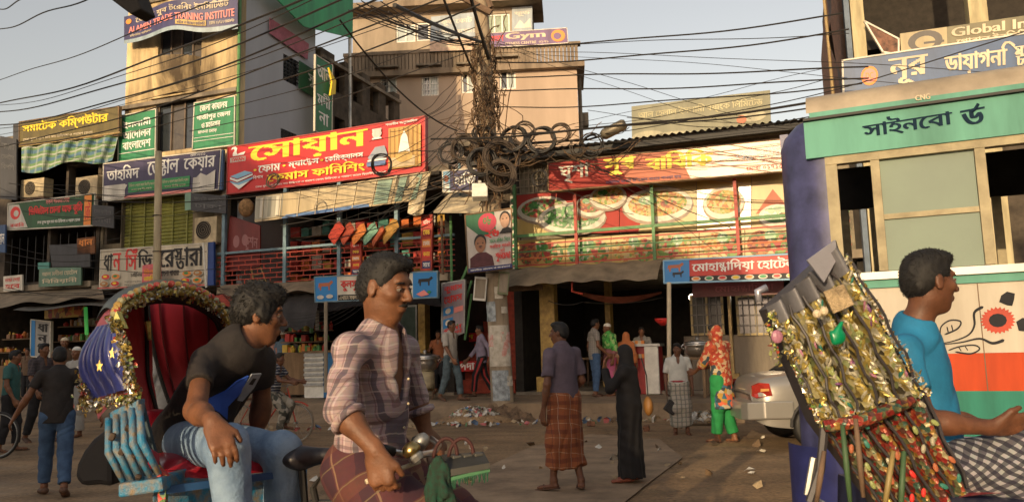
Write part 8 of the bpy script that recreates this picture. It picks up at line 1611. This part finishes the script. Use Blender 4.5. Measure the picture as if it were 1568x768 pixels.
walker('man in grey checked shirt and dark jeans standing by the restaurant column', 913, 607, 487, .37, R(15), plaid('grey_check_shirt', (.3, .27, .23), [((.9, -.3, 0), 22, .2, 0, (.15, .14, .13), .6), ((0, 0, 1), 20, .2, 0, (.16, .15, .14), .5)]), m_jean2, stride=.05, sleeve=.6, feet='shoe', seed=33, arms=dict(wrR=(.2, -.25, .92)))
m_gpr = vor('green_print_shawl', [(.06, .3, .05), (.1, .42, .08), (.04, .2, .04), (.3, .45, .15)], 18, .85, bump=0)
def gsh(m, nm='shawl'):
    def f(t, J, c):
        s = Sdf(.012); s.ell(c['pv'].lerp(c['nk'], .65), (.14, .18, .25), c['TM'], .05); s.cone(J['shL'], J['shR'], .07, .07, .05); s.cone(J['shL'], J['elL'], .07, .075, .05); s.cone(J['shR'], J['elR'], .07, .075, .05); s.cone(c['nk'], c['nk']+UZ*.03, .085, .08, .04); s.dis = folds(c['pv'], c['S']+UZ, .009, 44, 5); sdf_part(nm, s, m, t)
    return f
walker('person in bright green printed shawl and white cap beside the grey shirted man', 936, 606, 494, .37, R(-160), cl_('dull_tunic', (.25, .1, .1)), cl_('pink_trousers', (.45, .1, .2)), top='kameez', sleeve=1.5, bottom='salwar', hair='cap', hairm=m_white, extra=gsh(m_gpr), seed=34)
walker('woman in orange sari behind the woman in black', 962, 606, 508, .37, R(60), cl_('orange_sari', (.5, .16, .05)), cl_('orange_sari', (.5, .16, .05)), top='burqa', bottom='robe', hair='veil', hairm=cl_('orange_sari', (.5, .16, .05)), seed=35, face=False)
walker('counter man in grey shirt behind the glass food showcase', 987, 598, 500, .45, R(-110), cl_('grey_shirt', (.28, .26, .22)), M_('black_trousers', (.015, .014, .016)), sleeve=.6, seed=36)
walker('woman in green headscarf and yellow tunic inside the right restaurant', 1162, 582, 495, .45, R(-100), cl_('yellow_tunic', (.42, .25, .06)), cl_('magenta_trousers', (.35, .04, .14)), top='kameez', sleeve=1.4, bottom='salwar', hair='veil', hairm=cl_('green_scarf', (.08, .3, .1)), seed=37, extra=gsh(cl_('green_scarf', (.08, .3, .1)), 'scarf_drape'))
walker('woman in pink tunic half hidden by the ornate hood inside the restaurant', 1192, 584, 500, .45, R(-80), cl_('pink_tunic', (.5, .12, .22)), cl_('dark_leggings', (.03, .02, .03)), top='kameez', sleeve=1.4, bottom='salwar', hair='veil', hairm=cl_('pink_tunic', (.5, .12, .22)), seed=38, face=False)
walker('man squatting in the dark beside the wooden table', 1092, 592, 530, .40, R(-150), cl_('dark_shirt', (.05, .04, .04)), m_jean2, sleeve=.6, seed=39, face=False)
walker('pot seller in dull orange shirt behind the aluminium pot', 673, 600, 505, .45, R(-100), cl_('rust_shirt', (.3, .1, .04)), M_('black_trousers', (.015, .014, .016)), sleeve=.6, seed=40, arms=dict(elR=(.12, -.24, 1.15), wrR=(.3, -.2, 1.15)))
# --- left middle group
walker('man in pale striped shirt and black trousers seen from behind at the counter', 452, 604, 516, .38, R(95), plaid('fine_stripe_shirt', (.36, .31, .29), [((.9, -.3, 0), 26, .25, 0, (.22, .18, .18), .6)]), M_('black_trousers', (.015, .014, .016)), sleeve=1.6, feet='shoe', seed=41)
walker('man in long blue grey tunic and white cap near the sachet strings', 432, 606, 506, .38, R(70), cl_('blue_grey_tunic', (.12, .19, .27)), cl_('blue_grey_tunic', (.12, .19, .27)), top='kameez', sleeve=1.6, bottom='salwar', hair='cap', hairm=m_white, seed=42)
walker('person in pale pink tunic just behind the striped boy', 417, 606, 514, .38, R(60), cl_('pale_pink_tunic', (.45, .24, .2)), cl_('pale_pink_tunic', (.45, .24, .2)), top='kameez', sleeve=1.6, bottom='salwar', seed=43)
b = P(413, 600, 13.2); J = stand(b.x, 13.35, .02, R(-12), .86, arms=dict(pelvis=(0, 0, .98), hipL=(0, .08, .95), hipR=(0, -.08, .95), knL=(.34, .1, .72), knR=(.3, -.1, .6), anL=(.22, .1, .34), anR=(.2, -.1, .22), toeL=(.36, .1, .32), toeR=(.34, -.1, .2), neck=(.1, 0, 1.46), head=(.15, 0, 1.60), shL=(.1, .16, 1.41), shR=(.1, -.16, 1.41), elL=(.25, .2, 1.2), elR=(.25, -.2, 1.2), wrL=(.48, .2, 1.16), wrR=(.48, -.2, 1.16), hdL=(1, 0, -.2), hdR=(1, 0, -.2)))
person('boy in navy and white striped shirt riding the red bicycle', J, vox=.0115, H=.86, skin=1, top='shirt', topm=plaid('navy_stripe_shirt', (.03, .035, .06), [((0, 0, 1), 22, .3, 0, (.4, .38, .36), .8)]), sleeve=.6, bottom='trousers', botm=vor('camouflage_trousers', [(.05, .05, .04), (.2, .18, .14), (.1, .09, .07), (.3, .27, .22)], 14, .9, bump=0), seed=44)
# --- far left group
walker('man in black t-shirt and faded jeans walking left with his back to us', 82, 757, 528, .0, R(120), m_blk, m_jean2, vox=.0095, stride=.26, sleeve=.6, top='tee', feet='shoe', seed=51, hem=-.1, arms=dict(elR=(.02, -.30, 1.12), wrR=(-.02, -.42, .9), elL=(.02, .30, 1.12), wrL=(.1, .42, .9)))
walker('man in white tunic and white cap among the dark left crowd', 114, 668, 530, .0, R(-100), cl_('white_tunic', (.42, .4, .36), .15), cl_('white_tunic', (.42, .4, .36), .15), top='kameez', sleeve=1.7, bottom='salwar', hair='cap', hairm=m_white, seed=52)
walker('bearded man in white robe seen through the gap in the rickshaw hood', 243, 668, 520, .0, R(170), cl_('white_tunic', (.42, .4, .36)), cl_('white_tunic', (.42, .4, .36)), top='kameez', sleeve=1.7, bottom='salwar', hair='cap', hairm=m_white, seed=53)
walker('man in dark checked shirt walking right at the far left', 58, 676, 524, .0, R(-20), plaid('dark_check_shirt', (.05, .04, .045), [((.9, -.3, 0), 18, .3, 0, (.12, .09, .09), .6), ((0, 0, 1), 18, .25, 0, (.1, .08, .08), .6)]), M_('black_trousers', (.015, .014, .016)), stride=.18, sleeve=.9, feet='shoe', seed=54)
walker('man in teal shirt at the very left edge of the crowd', 12, 690, 535, .0, R(10), cl_('dim_teal_shirt', (.04, .13, .12)), M_('black_trousers', (.015, .014, .016)), stride=.1, sleeve=.6, seed=55)
walker('man with cream turban behind the black shirted walker', 94, 640, 516, .0, R(-60), cl_('brown_shirt', (.16, .1, .06)), M_('black_trousers', (.015, .014, .016)), sleeve=.9, hair='cap', hairm=m_cream, seed=56)
for i, (px, ty, lb) in enumerate(((40, 532, 'dim figure in brown shirt in the shade beside the standing sign'), (150, 536, 'dim figure in dull red shirt behind the blue rickshaw hood'), (375, 524, 'dim figure in grey shirt under the black cloth shade'))):
    walker(lb, px, 612, ty, .38, R(-90+40*i), [cl_('brown_shirt', (.16, .1, .06)), cl_('dull_red_shirt', (.2, .04, .03)), cl_('grey_shirt', (.28, .26, .22))][i], M_('black_trousers', (.015, .014, .016)), vox=.013, sleeve=.6, seed=60+i, face=False)
